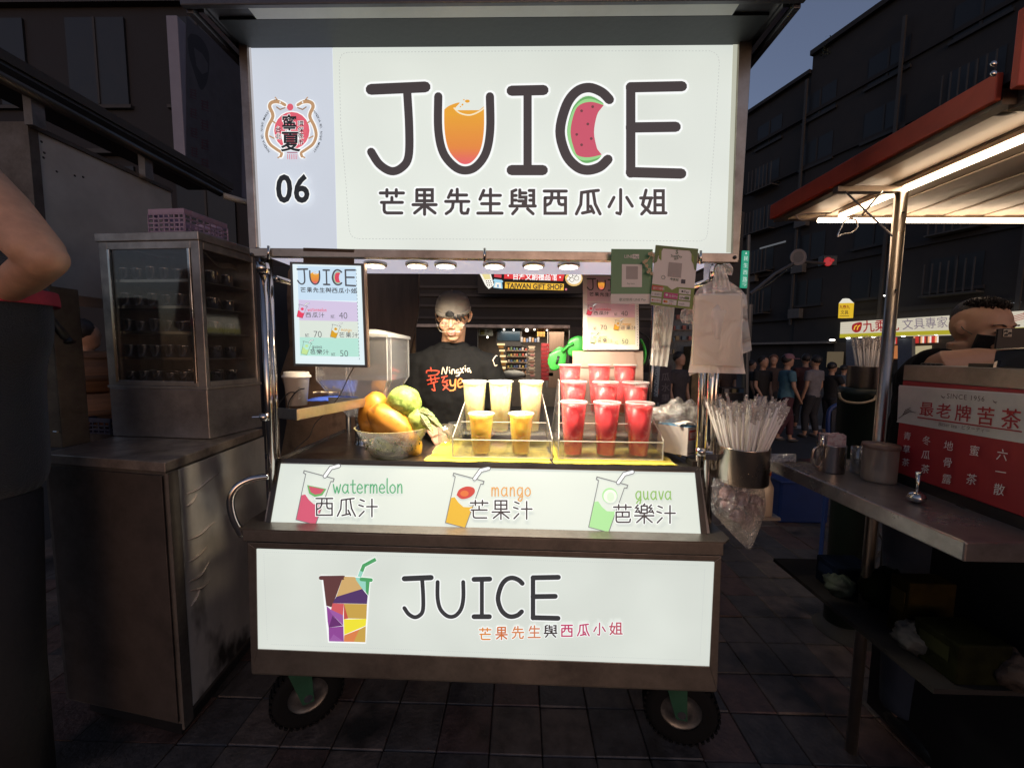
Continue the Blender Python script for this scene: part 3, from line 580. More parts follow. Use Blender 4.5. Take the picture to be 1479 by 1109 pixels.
dashes(A, [(383, 797), (700, 806.5), (1010, 816)], 1.6, 1.5, .7, d2); dashes(A, [(1018, 822), (1011, 948)], 1.6, 1.5, .7, d2); dashes(A, [(392, 930), (700, 942), (1005, 953)], 1.6, 1.5, .7, d2); dashes(A, [(381, 800), (386, 925)], 1.6, 1.5, .7, d2)
A.build('dashed_border', lf)
# handle bent tube at the left
hp = curve([PY(388, 688, D-.0), PY(362, 692, D-.03), PY(342, 703, D-.05), PY(333, 722, D-.06), PY(337, 748, D-.06), PY(350, 773, D-.05)], 6)
MB().tube(hp, .0115, 14).build('push_handle', CHR, cart, smooth=True)
# wheels
def wheel(cx, cy, cz, r, wd, steer, fork=True):
    ax = Vector((math.cos(steer), math.sin(steer), 0)); c = Vector((cx, cy, cz))
    prof = [(r*.55, -wd*.42), (r*.78, -wd*.5), (r*.93, -wd*.42), (r, -wd*.2), (r, wd*.2), (r*.93, wd*.42), (r*.78, wd*.5), (r*.55, wd*.42)]
    t_ = MB().lathe(prof, c, 36, axis=ax).build('wheel', RUB, cart, smooth=True)
    tr_ = MB()
    for k in range(36):
        a = 2*math.pi*k/36; R_ = Vector((0, 0, 1)).rotation_difference(ax).to_matrix()
        for s in (-1, 1):
            p = c + R_ @ Vector((math.cos(a)*r*.985, math.sin(a)*r*.985, s*wd*.22)); u = R_ @ Vector((-math.sin(a), math.cos(a), 0)); n_ = (p-c).normalized()
            n_ = (n_-ax*n_.dot(ax)).normalized(); e = [p+u*.006*i+ax*.013*j-n_*.003 for i, j in ((-1, -1), (1, -1), (1, 1), (-1, 1))]; tr_.prism(e, n_*.008)
    tr_.build('tread', RUB, t_)
    MB().lathe([(.004, -wd*.30), (r*.2, -wd*.34), (r*.3, -wd*.26), (r*.52, -wd*.3), (r*.57, -wd*.38), (r*.6, -wd*.3), (r*.6, wd*.3), (r*.57, wd*.38), (r*.52, wd*.3), (r*.2, wd*.34), (.004, wd*.3)], c, 28, axis=ax).build('rim', M('wheel_rim', (.20, .19, .18), .35, metal=.9, var=.4, scale=20), t_, smooth=True)
    MB().lathe([(.016, -wd*.62), (.016, wd*.62)], c, 10, axis=ax, cap=(True, True)).build('axle', CHR, t_)
    gm = M('green_caster_paint', (.018, .075, .04), .4, var=.3)
    side = Vector((-ax.y, ax.x, 0)); top = Vector((cx, cy, cp[3].z)) + side*.04
    fk = MB()
    for s in (-1, 1):
        o_ = ax*(s*wd*.6); fk.prism([c+o_-side*.02-Vector((0, 0, .02)), c+o_+side*.02-Vector((0, 0, .02)), top+o_+side*.05, top+o_-side*.05], ax*.005)
    fk.prism([top-ax*wd*.62-side*.06, top+ax*wd*.62-side*.06, top+ax*wd*.62+side*.06, top-ax*wd*.62+side*.06], (0, 0, -.006)); fk.build('fork', gm, cart)
wr = PY(981, 1046, D+.10); wl = PY(446, 1035, D+.12)
wheel(wr.x, D+.10, .135, .135, .065, math.radians(77)); wheel(wl.x, D+.12, .135, .13, .065, math.radians(122))
wheel(wr.x, D+.50, .135, .135, .065, math.radians(0)); wheel(wl.x, D+.50, .135, .135, .065, math.radians(0))
# ================================================================== buildings and the street behind
rb = random.Random(21)
WALLD = M('dark_tiled_wall', (.050, .047, .050), .75, var=.3, scale=3, bump=.4, bscale=30); WIN = M('window_glass_dark', (.016, .017, .019), .4, bump=.02); FRM = M('window_frame_grey', (.035, .033, .032), .6)
# left building: dark facade with window bays
lbd = E0('left_building', (-9, 8, 0), 'dark apartment building filling the left of the sky', 'building')
MB().box((-18, 7.4, 0), (-3.05, 15, 14)).build('wall', M('dark_left_facade', (.014, .014, .018), .8, var=.3, scale=2, bump=.3), lbd)
for i in range(7):
    for j in range(4):
        x = -16+i*1.9; z = 3.4+j*2.6
        w_ = MB().box((x, 7.36, z), (x+1.1, 7.44, z+1.5)).build('window', WIN, lbd); MB().box((x-.06, 7.33, z-.08), (x+1.16, 7.40, z-.02)).build('sill', FRM, w_); MB().box((x+.53, 7.345, z), (x+.57, 7.38, z+1.5)).build('mullion', FRM, w_)
for z in (5.6, 8.2, 10.8): MB().box((-18, 7.28, z-.5), (-3.05, 7.41, z-.42)).build('string_course', FRM, lbd)
# projecting banner sign
bs = E0('banner_sign', (-4.3, 5.5, 3.9), 'tall grey projecting banner sign with an oval logo on the left building', 'sign')
sx = PY(268, 240, 5.0).x; zt_, zb_ = PY(268, 22, 5.0).z, PY(268, 240, 5.0).z; x0_ = PY(245, 120, 5.0).x
MB().box((x0_, 5.0, zb_), (sx, 6.5, zt_)).build('sign_box', M('banner_grey_violet', (.21, .21, .27), .5, var=.08), bs, bevel=.01)
bpn = Plane((sx+.004, 5, 3), (1, 0, 0)); A = Art(lambda u, v, off=0: bpn.pt(u, v, off), base=.002)
GY = M('banner_dim_grey', (.075, .078, .095), .6); GY2 = M('banner_dark', (.03, .032, .042), .6); RDD = M('banner_maroon', (.085, .04, .055), .6)
A.poly([(269, 24), (349, 94), (349, 290), (269, 242)], GY)
A.poly([tuple(p) for p in curve([(271, 56), (276, 49), (290, 55), (301, 75), (302, 100), (298, 122), (290, 130), (282, 110), (273, 80), (271, 56)], 4)], GY2)
A.poly([(280, 69), (292, 78), (300, 92), (300, 104), (292, 108), (284, 96)], GY)
def pseudo(cx_, cy_, s_, seed, m_):
    r_ = random.Random(seed)
    for k in range(4): y_ = cy_-s_/2+k*s_/3.2; A.stroke([(cx_-s_*.42, y_), (cx_+s_*.42, y_+s_*.28)], s_*.10, m_, True)
    for k in range(2): x_ = cx_-s_*.25+k*s_*.5; A.stroke([(x_, cy_-s_*.5), (x_, cy_+s_*.45)], s_*.10, m_, True)
for i in range(4): pseudo(279+i*.6, 135+i*28, 12, i, RDD)
for i in range(4): pseudo(296, 152+i*28, 13, i+9, RDD)
A.build('banner_print', bs)
# central shop row: gift shop under a dark awning
gs = E0('gift_shop', (-.2, 8.6, 0), 'souvenir shop with lit interior behind the vendor, under a dark awning', 'shop')
SY_ = 8.0
DW = M('dark_shop_front', (.020, .018, .017), .7, var=.4, scale=4, bump=.3)
zaw = PY(760, 472, SY_).z
ztop = 4.3; xl0, xr0 = -3.0, PY(1062, 500, SY_).x
MB().box((xl0, SY_+2.6, 0), (xr0, SY_+2.7, ztop)).build('back_wall', M('shop_back_wall', (.22, .19, .16), .7), gs); MB().box((xl0, SY_, zaw+.02), (xr0, SY_+2.6, zaw+.1)).build('shop_ceiling', M('shop_ceiling', (.18, .16, .14), .7), gs)
MB().box((xl0, SY_-.06, zaw), (xr0, SY_+.1, ztop)).build('fascia_wall', DW, gs)
for z in (PY(760, 462, SY_).z, PY(760, 445, SY_).z, PY(760, 430, SY_).z, PY(760, 418, SY_).z): MB().box((xl0, SY_-.10, z), (xr0, SY_-.061, z+.05)).build('shutter_rib', M('brown_rib', (.045, .04, .037), .6), gs)
MB().box((xl0, SY_-.14, zaw-.03), (PY(822, 470, SY_).x, SY_-.06, zaw+.03)).build('lintel', steel('lintel_steel', (.3, .28, .27), .35, 'x'), gs)
MB().box((xl0, SY_-.06, 0), (PY(690, 500, SY_).x, SY_+.1, zaw)).build('side_wall', DW, gs)
MB().box((PY(822, 500, SY_).x, SY_-.06, 0), (xr0, SY_+.1, zaw)).build('side_wall', M('shop_side_board', (.05, .04, .035), .7, var=.5, scale=6), gs)
# lit things inside
G_ = lambda px, py, dy=0: PY(px, py, SY_+.9+dy)
def gbox(x0, y0, x1, y1, d, name, mat, par=gs, dy=0, bevel=.004):
    a, b = G_(x0, y1, dy), G_(x1, y0, dy); return MB().box((a.x, a.y, a.z), (b.x, a.y+d, b.z)).build(name, mat, par, bevel=bevel)
gl = bpy.data.lights.new('shop_lamp', 'AREA'); gl.energy = 60; gl.size = 1.6; gl.color = (1, .86, .7); glo = bpy.data.objects.new('shop_lamp', gl); COL.objects.link(glo); glo.location = (.35, SY_+.9, zaw-.05)
fr = gbox(716, 473, 754, 500, .3, 'display_fridge', FRM); gbox(718, 475, 751, 492, .01, 'fridge_glass', M('blue_black_glass', (.02, .04, .06), .12), fr, dy=-.02)
SPOTM = E('shop_spot', (1, .9, .75), 6)
for (px, py, r_) in ((728, 476, 1.3), (742, 476.5, 1.2), (704, 487, 1.4), (761, 477, 2.4), (772, 476, 1.2), (790, 477, 1.2)):
    c = G_(px, py, -.10); k = (G_(px+1, py, -.10)-c).length; MB().ell(c, (r_*k, r_*k, r_*k), None, 10, 6).build('shop_spotlight', SPOTM, gs)
ps = gbox(691, 475, 712, 485, .02, 'poster', M('pale_poster', (.30, .33, .30), .5)); gbox(694, 477, 700, 483, .004, 'poster_picture', M('olive_print', (.18, .17, .05), .6), ps, dy=-.01)
ps = gbox(776, 474, 787, 486, .02, 'poster', M('amber_poster', (.55, .33, .06), .5)); 
for i in range(2):
    for j in range(2): gbox(777+i*5, 475+j*5.5, 781+i*5, 479.5+j*5.5, .004, 'poster_picture', M('amber_print', (.30, .14, .03), .6), ps, dy=-.01)
dr = gbox(792, 471, 815, 560, .05, 'wooden_door', M('wood_door', (.28, .18, .12), .5, var=.15, stretch=(8, 8, .6))); gbox(789.5, 471, 792, 560, .06, 'door_frame', M('door_frame_pale', (.4, .36, .32), .5), dr)
for i, y_ in enumerate(range(496, 546, 6)): gbox(782-.3*(i % 2), y_, 799+.3*(i % 2), y_+5.2, .18, 'red_gift_box', M('gift_red', (.36, .03, .035), .45, var=.3, scale=30))
for i, y_ in enumerate(range(500, 545, 5)):
    gbox(763, y_, 773, y_+1.4, .14, 'shelf_board', M('pale_shelf', (.55, .42, .30), .5)); gbox(764+(i % 3), y_+1.6, 772-(i % 2), y_+4.2, .1, 'packet', M(['packet_cream', 'packet_brown', 'packet_rose'][i % 3], [(.5, .42, .3), (.2, .1, .06), (.4, .16, .14)][i % 3], .5), dy=-.02)
for i, (x0_, y_, x1_) in enumerate([(718, 496, 729), (721, 505, 729), (722, 513, 730), (720, 521, 732), (722, 530, 730)]):
    gbox(x0_, y_, x1_, y_+2.6, .1, 'lit_shelf', E('warm_lit_shelf', (1, .72, .35), 1.3), dy=-.2); gbox(x0_+2, y_+2.8, x1_-2, y_+7, .08, 'jar', M('amber_jar', (.4, .2, .05), .3), dy=-.18)
gbox(731, 500, 760, 545, .4, 'dark_counter', M('dark_counter', (.02, .018, .016), .3), dy=.1)
o = MB().ell(G_(740, 541, -.3), (.28, .12, .10), None, 20, 10, lambda q: 1+.2*noise.noise(q*4)).build('grey_heap', M('grey_plastic_heap', (.25, .25, .22), .5, bump=.5), gs, smooth=True)
for i in range(7): gbox(752+i*4, 487+(i % 3), 755+i*4, 494, .08, 'trinket', M(['trinket_a', 'trinket_b', 'trinket_c'][i % 3], [(.3, .3, .32), (.35, .2, .1), (.1, .14, .25)][i % 3], .5), dy=-.05)
rg2 = random.Random(12)
for r_ in range(5):
    y_ = 501+r_*8.5; gbox(732, y_+5, 762, y_+6, .16, 'goods_shelf', M('pale_shelf'), dy=.02)
    for k in range(7):
        x_ = 733+k*4.1+rg2.uniform(0, .8); h_ = rg2.uniform(2.2, 4.6); c_ = rg2.choice([('a', (.5, .1, .06)), ('b', (.55, .4, .12)), ('c', (.5, .45, .4)), ('d', (.12, .2, .1)), ('e', (.1, .15, .3)), ('f', (.4, .2, .1))])
        gbox(x_, y_+4.9-h_, x_+rg2.uniform(2, 3), y_+4.9, .08, 'souvenir', M('souvenir_'+c_[0], c_[1], .5, var=.3, scale=30), dy=.0)
# shop sign over the awning
gy = 7.4; gp = yplane(gy)
sg = E0('gift_shop_sign', gp.pt(765, 425), 'shop sign reading TAIWAN GIFT SHOP in black on yellow under a red Chinese banner', 'sign')
YL, KB, RB = LIT('sign_yellow', 236, 184, 40), LIT('sign_black', 24, 20, 18), LIT('sign_red', 214, 32, 44)
bk = MB().prism([gp.pt(*p) for p in [(690, 380), (845, 382), (845, 424), (690, 424)]], (0, .08, 0)).build('backing', M('sign_backing', (.012, .011, .010), .6), sg)
A = Art(px_map(gp), base=.004, step=.0012)
A.poly([(729.5, 407.5), (814.5, 410), (814, 419.5), (729, 416.5)], YL); A.text('TAIWAN GIFT SHOP', 731.5, 416.2, 10.6, KB, .03, wscale=.835, rot=.026)
A.poly([(729, 385), (818, 387), (813, 406), (728, 402.5)], RB); A.text('台灣文創禮品館', 740, 403, 11.0, LITW, .02, wscale=.84, rot=.022); A.disc((734, 398), 1.2, LITW); A.disc((809, 400.5), 1.2, LITW)
SKY_ = LIT('sign_sky', 150, 204, 226); WHT = LIT('sign_white', 240, 238, 228)
A.poly([(692, 394), (709, 396), (713.5, 412), (706, 417.5), (701, 412)], WHT); A.poly([(696, 396), (707, 396), (709, 403), (700, 404)], LIT('milk_tea', 226, 214, 150))
for k in range(9): A.disc((702.5+(k % 3)*3+(k//3)*.8, 406+(k//3)*3), .8, KB)
A.poly([(714, 403), (725, 404.5), (727, 407), (725, 408), (726, 417), (712.5, 415.5), (714, 407), (712, 405.5)], SKY_); A.poly([(716, 408), (723, 408.6), (724, 416), (714, 415)], WHT); A.poly([(718, 411), (720.4, 411), (720.4, 415), (718, 414.6)], LIT('door_blue', 80, 150, 200)); A.poly([(714, 396), (724.5, 397), (724, 401.5), (713.5, 400)], LIT('flag_red', 200, 50, 66))
A.disc((829, 402), 12.5, LIT('bamboo', 216, 180, 110), 11.5); A.disc((829, 401), 10.8, WHT, 9.6)
for (px, py) in ((824, 398), (830, 396), (826, 404), (833, 402), (820, 402)): A.ring((px, py), 3, .8, KB); A.disc((px, py), 2.8, WHT)
A.poly([(816, 400), (819, 397), (822, 396), (817, 406)], LIT('lid_ochre', 226, 190, 90)); A.disc((817.5, 418), 1.6, LIT('bow_pink', 200, 110, 130))
A.build('sign_print', bk)
# plywood board and dark sheet at the left inside the cart's outline
o = E0('plywood_board', PY(470, 640, 2.5), 'worn brown plywood board with a torn edge behind the left post', 'board')
MB().prism([PY(*p, 2.5) for p in [(416, 392), (414, 430), (418, 500), (405, 540), (411, 560), (414, 610), (404, 665), (600, 660), (600, 385), (420, 385)]], (0, .02, 0)).build('board', M('plywood_worn', (.26, .17, .11), .7, var=.35, scale=7, bump=.4, spots=((.10, .06, .04), .42, 5)), o, bevel=.002)
o = MB().prism([PY(*p, 2.38) for p in [(500, 385), (604, 385), (604, 450), (585, 545), (500, 545)]], (0, .03, 0)).build('brown_metal_sheet', M('brown_sheet', (.10, .075, .06), .45, metal=.5, var=.3, scale=5, stretch=(4, 4, .6)), bevel=.003); tag(o, 'dark brown metal sheet leaning above the ice hopper', 'sheet')
o = MB().prism([PY(*p, 2.7) for p in [(376, 385), (424, 385), (420, 655), (378, 655)]], (0, .6, 0)).build('dark_gap_block', M('blue_black_gap', (.018, .022, .032), .5, var=.3), bevel=.004); tag(o, 'tall blue-black block standing for the dark gap seen through the left posts', 'cabinet')  # block colour stands in for the dark gap beside the board
# ------------------------------------------------------------------ far building across the street
Fa, Fb = PY(1080, 500, 31), PY(1479, 500, 17.8); fd = (Fb-Fa); fd.z = 0; fd.normalize(); fn_ = Vector((fd.y, -fd.x, 0)); fn_ = fn_ if fn_.y < 0 else -fn_
FP = Plane(Fa, fn_); fq = lambda px, py, off=0: FP.pt(px, py, off)
FW = M('far_facade', (.036, .033, .032), .8, var=.25, scale=1.2, bump=.3, bscale=8)
fb_ = E0('street_building', (Fa.x, Fa.y, 0), 'long dark five storey building across the street on the right', 'building')
A0 = Vector((Fa.x, Fa.y, 0))-fd*14; A1 = A0+fd*52
zpar = fq(1080, 168).z; ztw = fq(1175, 84).z
def slab(u0, u1, z0, z1, off, th, name, mat, par=fb_, bevel=0):
    a = A0+fd*u0+fn_*off; b = A0+fd*u1+fn_*off; return MB().prism([Vector((a.x, a.y, z0)), Vector((b.x, b.y, z0)), Vector((b.x, b.y, z1)), Vector((a.x, a.y, z1))], -fn_*th).build(name, mat, par, bevel=bevel)
U = lambda p: (p-A0).dot(fd)
u_t = U(fq(1175, 100))
slab(0, u_t, 0, zpar, 0, 9, 'wall', FW); slab(u_t, 52, 0, ztw, .12, 9, 'wall', FW)
for k in range(1, 6):
    z = zpar*k/6+.6; slab(0, 52, z, z+.22, .26, .14, 'string_course', M('far_course', (.032, .029, .028), .8))
slab(0, u_t-.05, zpar, zpar+.25, .3, .4, 'cornice', FW); slab(u_t, 52, ztw, ztw+.3, .42, .4, 'cornice', FW)
for j in range(5):
    for i in range(13):
        u = 3+i*3.6; z = 4.9+j*3.05
        if z+1.6 > zpar-.3 and u < u_t: continue
        off = 0 if u+1.9 < u_t else .12
        w_ = slab(u, u+1.9, z, z+1.6, off+.03, .06, 'window', WIN)
        slab(u-.12, u+2.02, z-.16, z, off+.16, .14, 'sill', FRM, w_); slab(u+.9, u+1.0, z, z+1.6, off+.07, .04, 'mullion', FRM, w_)
        if rb.random() < .35: slab(u+.1, u+.9, z-.9, z-.25, off+.5, .4, 'air_conditioner', M('ac_grey', (.10, .095, .09), .6), w_, bevel=.03)
for i in range(9):
    u = 2.2+i*5.1; slab(u, u+.14, 3.6, zpar-.4, .45, .12, 'drain_pipe', M('pipe_dark', (.06, .055, .05), .6))
for j in range(1, 5):
    for i in range(0, 13, 3):
        u = 3+i*3.6; z = 4.9+(j-1)*3.05
        for k in range(7): slab(u+k*.3, u+k*.3+.05, z-.3, z+1.3, .75, .05, 'window_bar', M('grille_bar', (.07, .065, .06), .6))
        slab(u-.1, u+2.0, z-.35, z-.28, .8, .7, 'balcony_rail', M('grille_bar'))
# lit windows near the masked man
for (x0_, y0_, x1_, y1_, s_) in ((1459, 429, 1476, 438, .6), (1098, 350, 1135, 358, .25)):
    a, b = fq(x0_, y1_, .15), fq(x1_, y0_, .15); ua, ub = U(a), U(b); slab(ua, ub, a.z, b.z, .2, .05, 'window', E('lit_window_%d' % x0_, (.75*s_, .78*s_, .85*s_), .5))
# rooftop shrub
rs_ = MB(); c0 = fq(1199, 68); kk = (fq(1200, 68)-c0).length
for k in range(170):
    p = Vector((rb.gauss(0, 5.2), rb.gauss(0, 3), rb.gauss(0, 6)))*kk; e = Euler((rb.uniform(0, 3), rb.uniform(0, 3), 0)).to_matrix(); s_ = rb.uniform(.6, 1.5)*kk
    rs_.add([c0+Vector((p.x, p.y, max(-9*kk, p.z)))+e @ Vector(v)*s_ for v in ((-1, -.5, 0), (1, -.5, 0), (1, .5, .2), (-1, .5, 0))], [(0, 1, 2, 3)])
rsr = E0('rooftop_shrub', (c0.x, c0.y, c0.z-12*kk), 'ragged dark shrub on the corner of the roof against the sky', 'shrub'); o = rs_.build('foliage', M('dark_leaf', (.03, .045, .03), .7), rsr); o['kind'] = 'stuff'
MB().tube([c0-Vector((0, 0, 16*kk)), c0-Vector((0, 0, 6*kk)), c0+Vector((2*kk, 0, 4*kk))], [.8*kk, .6*kk, .2*kk], 6).build('trunk', M('bark', (.05, .04, .03), .9), rsr)
# stationery shop with lit sign
ss = E0('stationery_shop', (fq(1300, 500).x, fq(1300, 500).y, 0), 'lit stationery shop across the street with a long white Chinese sign', 'shop')
sgf = [fq(1214, 465.5, .9), fq(1500, 447.5, .9), fq(1500, 481, .9), fq(1213, 487.5, .9)]
sb_ = MB().prism(sgf, -fn_*.4).build('sign_box', LIT('shop_sign_white', 214, 206, 186, k=.85), ss)
SP = Plane(sgf[0], fn_); sq = lambda u, v, off=0: SP.pt(u, v, off)
for k in range(5): 
    y0_ = 468+k*3.2; MB().prism([sq(1214.5, y0_+.6, .02), sq(1500, y0_-17.2, .02), sq(1500, y0_-16.8, .02), sq(1214.5, y0_+1.0, .02)], fn_*.02).build('sign_slat', LIT('slat_grey', 176, 166, 150), sb_)
MB().prism([sq(1213.5, 482.5, .03), sq(1500, 472, .03), sq(1500, 479, .03), sq(1213, 488, .03)], fn_*.03).build('yellow_edge', LIT('edge_lime', 168, 158, 40), sb_)
A = Art(sq, base=.06, step=.004)
DR = LIT('deep_red', 150, 30, 36); YY = LIT('logo_yellow', 236, 190, 60); GG = LIT('sign_grey_letters', 116, 104, 118)
A.poly([tuple(p) for p in curve([(1236, 466.5), (1244.5, 465.5), (1244, 474), (1241, 479), (1235, 480), (1230.5, 476), (1231, 469.5), (1236, 466.5)], 3)], DR); A.stroke([(1233.5, 476), (1235, 471.5), (1237.5, 470)], 1.4, YY); A.stroke([(1238, 476), (1239.5, 471.5), (1242, 470)], 1.4, YY)
A.text('九乘九', 1246, 478.5, 18, DR, .012, wscale=.98, rot=-.055); A.text('文具專家', 1303, 475.0, 17, GG, .0, wscale=.98, rot=-.055)
for k in range(4): A.stroke([(1456+k*1.6, 459+k*2.0), (1482+k*1.6, 452+k*2.0)], .8, DR)
A.stroke([(1456, 459), (1461, 466)], .8, DR); A.stroke([(1478, 452), (1484, 460)], .8, DR)
A.build('sign_print', sb_)
MB().prism([fq(1205, 495, .35), fq(1500, 486, .35), fq(1500, 540, .35), fq(1205, 540, .35)], -fn_*.1).build('shop_interior', M('shop_interior_dark', (.06, .045, .035), .7), ss)
for (a, b) in ((1222, 1236), (1296.5, 1317)): MB().prism([fq(a, 489, .8), fq(b, 488, .8), fq(b, 545, .8), fq(a, 545, .8)], -fn_*.3).build('shop_pillar', M('blue_grey_pillar', (.10, .11, .14), .6), ss)
for (px, py) in ((1225, 488), (1243, 487), (1262, 486.5), (1305, 485), (1328, 483.5), (1353, 483)):
    c = fq(px, py, .85); k = .03; MB().ell(c, (.10, .10, .05), None, 10, 6).build('canopy_light', E('canopy_light', (1, .95, .85), 8), ss)
for i in range(38):
    px = 1257+i*2.6
    if 1294 < px < 1318: continue
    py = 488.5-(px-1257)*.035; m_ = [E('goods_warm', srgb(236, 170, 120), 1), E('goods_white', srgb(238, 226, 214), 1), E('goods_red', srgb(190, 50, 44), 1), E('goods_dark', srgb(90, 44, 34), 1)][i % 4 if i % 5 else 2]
    MB().prism([fq(px, py, .5), fq(px+1.5, py, .5), fq(px+1.2, py+9.5, .5), fq(px-.3, py+9.5, .5)], -fn_*.06).build('hanging_goods', m_, ss)
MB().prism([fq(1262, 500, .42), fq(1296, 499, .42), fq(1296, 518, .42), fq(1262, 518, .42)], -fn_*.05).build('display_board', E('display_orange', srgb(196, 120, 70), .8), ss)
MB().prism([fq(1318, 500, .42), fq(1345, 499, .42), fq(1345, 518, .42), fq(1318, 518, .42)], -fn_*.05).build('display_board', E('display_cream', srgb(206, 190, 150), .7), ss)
# yellow lantern-shaped hanging sign
ls = E0('lantern_sign', fq(1219, 459, 1.6), 'small glowing yellow pencil-shaped sign with Chinese characters on the far facade', 'sign')
LS = Plane(fq(1219, 445, 1.6), fn_); lq = lambda u, v, off=0: LS.pt(u, v, off)
o = MB().prism([lq(*p) for p in [(1211.5, 438), (1228.5, 437.5), (1227, 459), (1210.5, 459.5)]], -fn_*.3).build('sign_box', LIT('lantern_yellow', 214, 176, 44), ls); MB().prism([lq(*p, .01) for p in [(1211.5, 438), (1217, 431.5), (1221.5, 431), (1228.5, 437.5)]], -fn_*.3).build('sign_tip', LIT('lantern_white', 224, 220, 204), ls)
A = Art(lq, base=.03, step=.004); A.text('九乘九', 1212.3, 445.5, 5.6, LIT('lantern_red', 130, 40, 24), .02, wscale=.9); A.text('文具', 1214, 453.5, 6.4, LIT('lantern_ink', 90, 66, 30), .01, wscale=.9); A.stroke([(1213, 456.5), (1226, 456.3)], .8, LIT('lantern_ink', 90, 66, 30)); A.build('sign_print', o)
# awning line and bright wall patches at street level
slab(0, U(fq(1212, 480)), fq(1150, 497).z, fq(1150, 494).z, .6, .6, 'street_canopy', M('canopy_grey', (.20, .18, .16), .6))
a, b = fq(1194, 530, .4), fq(1219, 508, .4); slab(U(a), U(b), a.z, b.z, .45, .05, 'glowing_shutter', E('glowing_shutter', srgb(88, 76, 58), 1))  # shutter glows in place of light falling on it
for (px, py) in ((1202, 491), (1281, 427)): MB().ell(fq(px, py, 1), (.18, .1, .05), None, 10, 6).build('far_lamp', E('far_lamp', (1, .95, .85), 6), fb_)
# street name sign
ns = E0('street_name_sign', PY(1075, 425, 6), 'green vertical street name sign beside the right post of the cart', 'sign'); np_ = yplane(6.0)
GN = E('street_sign_green', srgb(22, 148, 116), .95)
q4 = [(1073, 362), (1082.5, 362.5), (1079, 416), (1070, 415.5)]
o = MB().prism([np_.pt(*p) for p in q4], (0, .03, 0)).build('sign_plate', GN, ns); A = Art(quadmap(np_, q4, 10, 54), base=.003, step=.001); GW = E('street_sign_white', srgb(206, 232, 222), .9)
A.poly([(3.5, 5), (5, 1.5), (6.5, 5)], GW); A.text('民生西路', 1.6, 14, 7.4, GW, .0, vertical=True, gap=.36); A.stroke([(2, 46), (8, 46)], .6, GW); A.stroke([(2, 49), (8, 49), (5, 51.5)], .6, GW); A.build('sign_print', o)
MB().tube([PY(1081, 340, 6.05), PY(1079, 440, 6.05), PY(1078, 640, 6.05)], .03, 8).build('sign_pole', M('pole_grey', (.12, .12, .12), .5, metal=.6), ns)
# signal mast: arm with round sign and red light
sa = E0('signal_mast', PY(1083, 640, 9), 'traffic signal mast with a round sign and a glowing red light', 'traffic signal'); PG = M('pole_grey')
MB().tube([PY(1083, 425, 9), PY(1120, 395, 9.5), PY(1152, 377, 10), PY(1195, 381, 11)], .035, 8).build('mast_arm', PG, sa); MB().tube([PY(1083, 440, 9), (PY(1083, 440, 9).x, 9, 0)], .07, 10).build('mast_pole', PG, sa)
MB().lathe([(.001, 0), (.20, 0), (.20, .03), (.001, .03)], PY(1152, 372, 9.9), 24, axis=(0, -1, 0)).build('round_sign', M('round_sign_grey', (.07, .07, .075), .5), sa); MB().lathe([(.13, .032), (.16, .036), (.20, .032)], PY(1152, 372, 9.9), 24, axis=(0, -1, 0)).build('sign_ring', M('ring_grey', (.12, .11, .11), .5), sa)
sgb = MB().box((PY(1185, 385, 11).x, 10.9, PY(1185, 385, 11).z), (PY(1206, 372, 11).x, 11.1, PY(1206, 370, 11).z)).build('signal_box', BLK, sa, bevel=.02)
MB().lathe([(.001, .02), (.10, .02), (.12, 0)], PY(1196, 378, 10.88), 16, axis=(0, -1, 0)).build('red_light', E('signal_red', (1, .05, .06), .38), sgb); MB().ell(PY(1202, 376, 10.85), (.06, .02, .04), None, 8, 6).build('red_light', E('signal_red', (1, .05, .06), .38), sgb)
o = MB().tube([PY(1083, 425, 9.2), PY(1110, 410, 10), PY(1150, 380, 12)], .015, 6).build('overhead_wire', BLK); tag(o, 'thin slanting wire above the people in the street', 'wire')
# banners seen between the menu and the right post
nb = E0('patterned_banner', PY(947, 575, 4.2), 'narrow white and blue patterned banner seen behind the hanging bags', 'banner'); n2p = yplane(4.2)
o = MB().prism([n2p.pt(*p) for p in [(942, 525), (954, 525), (950, 573), (940, 572)]], (0, .01, 0)).build('banner_cloth', M('banner_pale', (.30, .36, .40), .6, var=.2), nb)
A = Art(px_map(n2p), base=.002, step=.0005)
for k in range(22): A.stroke([(942.5+(k % 3)*2.6, 528+k*2), (945.5+(k % 2)*3, 530+k*2)], .9, M('banner_navy', (.03, .05, .09), .6))
A.build('banner_print', o)
nb = E0('dark_banner', PY(965, 585, 4.6), 'dim violet banner with large grey Chinese characters behind the right post', 'banner'); n3p = yplane(4.6)
o = MB().prism([n3p.pt(*p) for p in [(953, 528), (970, 528), (968, 585), (952, 585)]], (0, .01, 0)).build('banner_cloth', M('banner_violet', (.045, .035, .045), .7), nb); A = Art(px_map(n3p), base=.002, step=.0005); A.text('瓜水果', 955, 549, 12.5, M('banner_letters', (.13, .115, .125), .6), .01, vertical=True, gap=.22); A.build('banner_print', o)
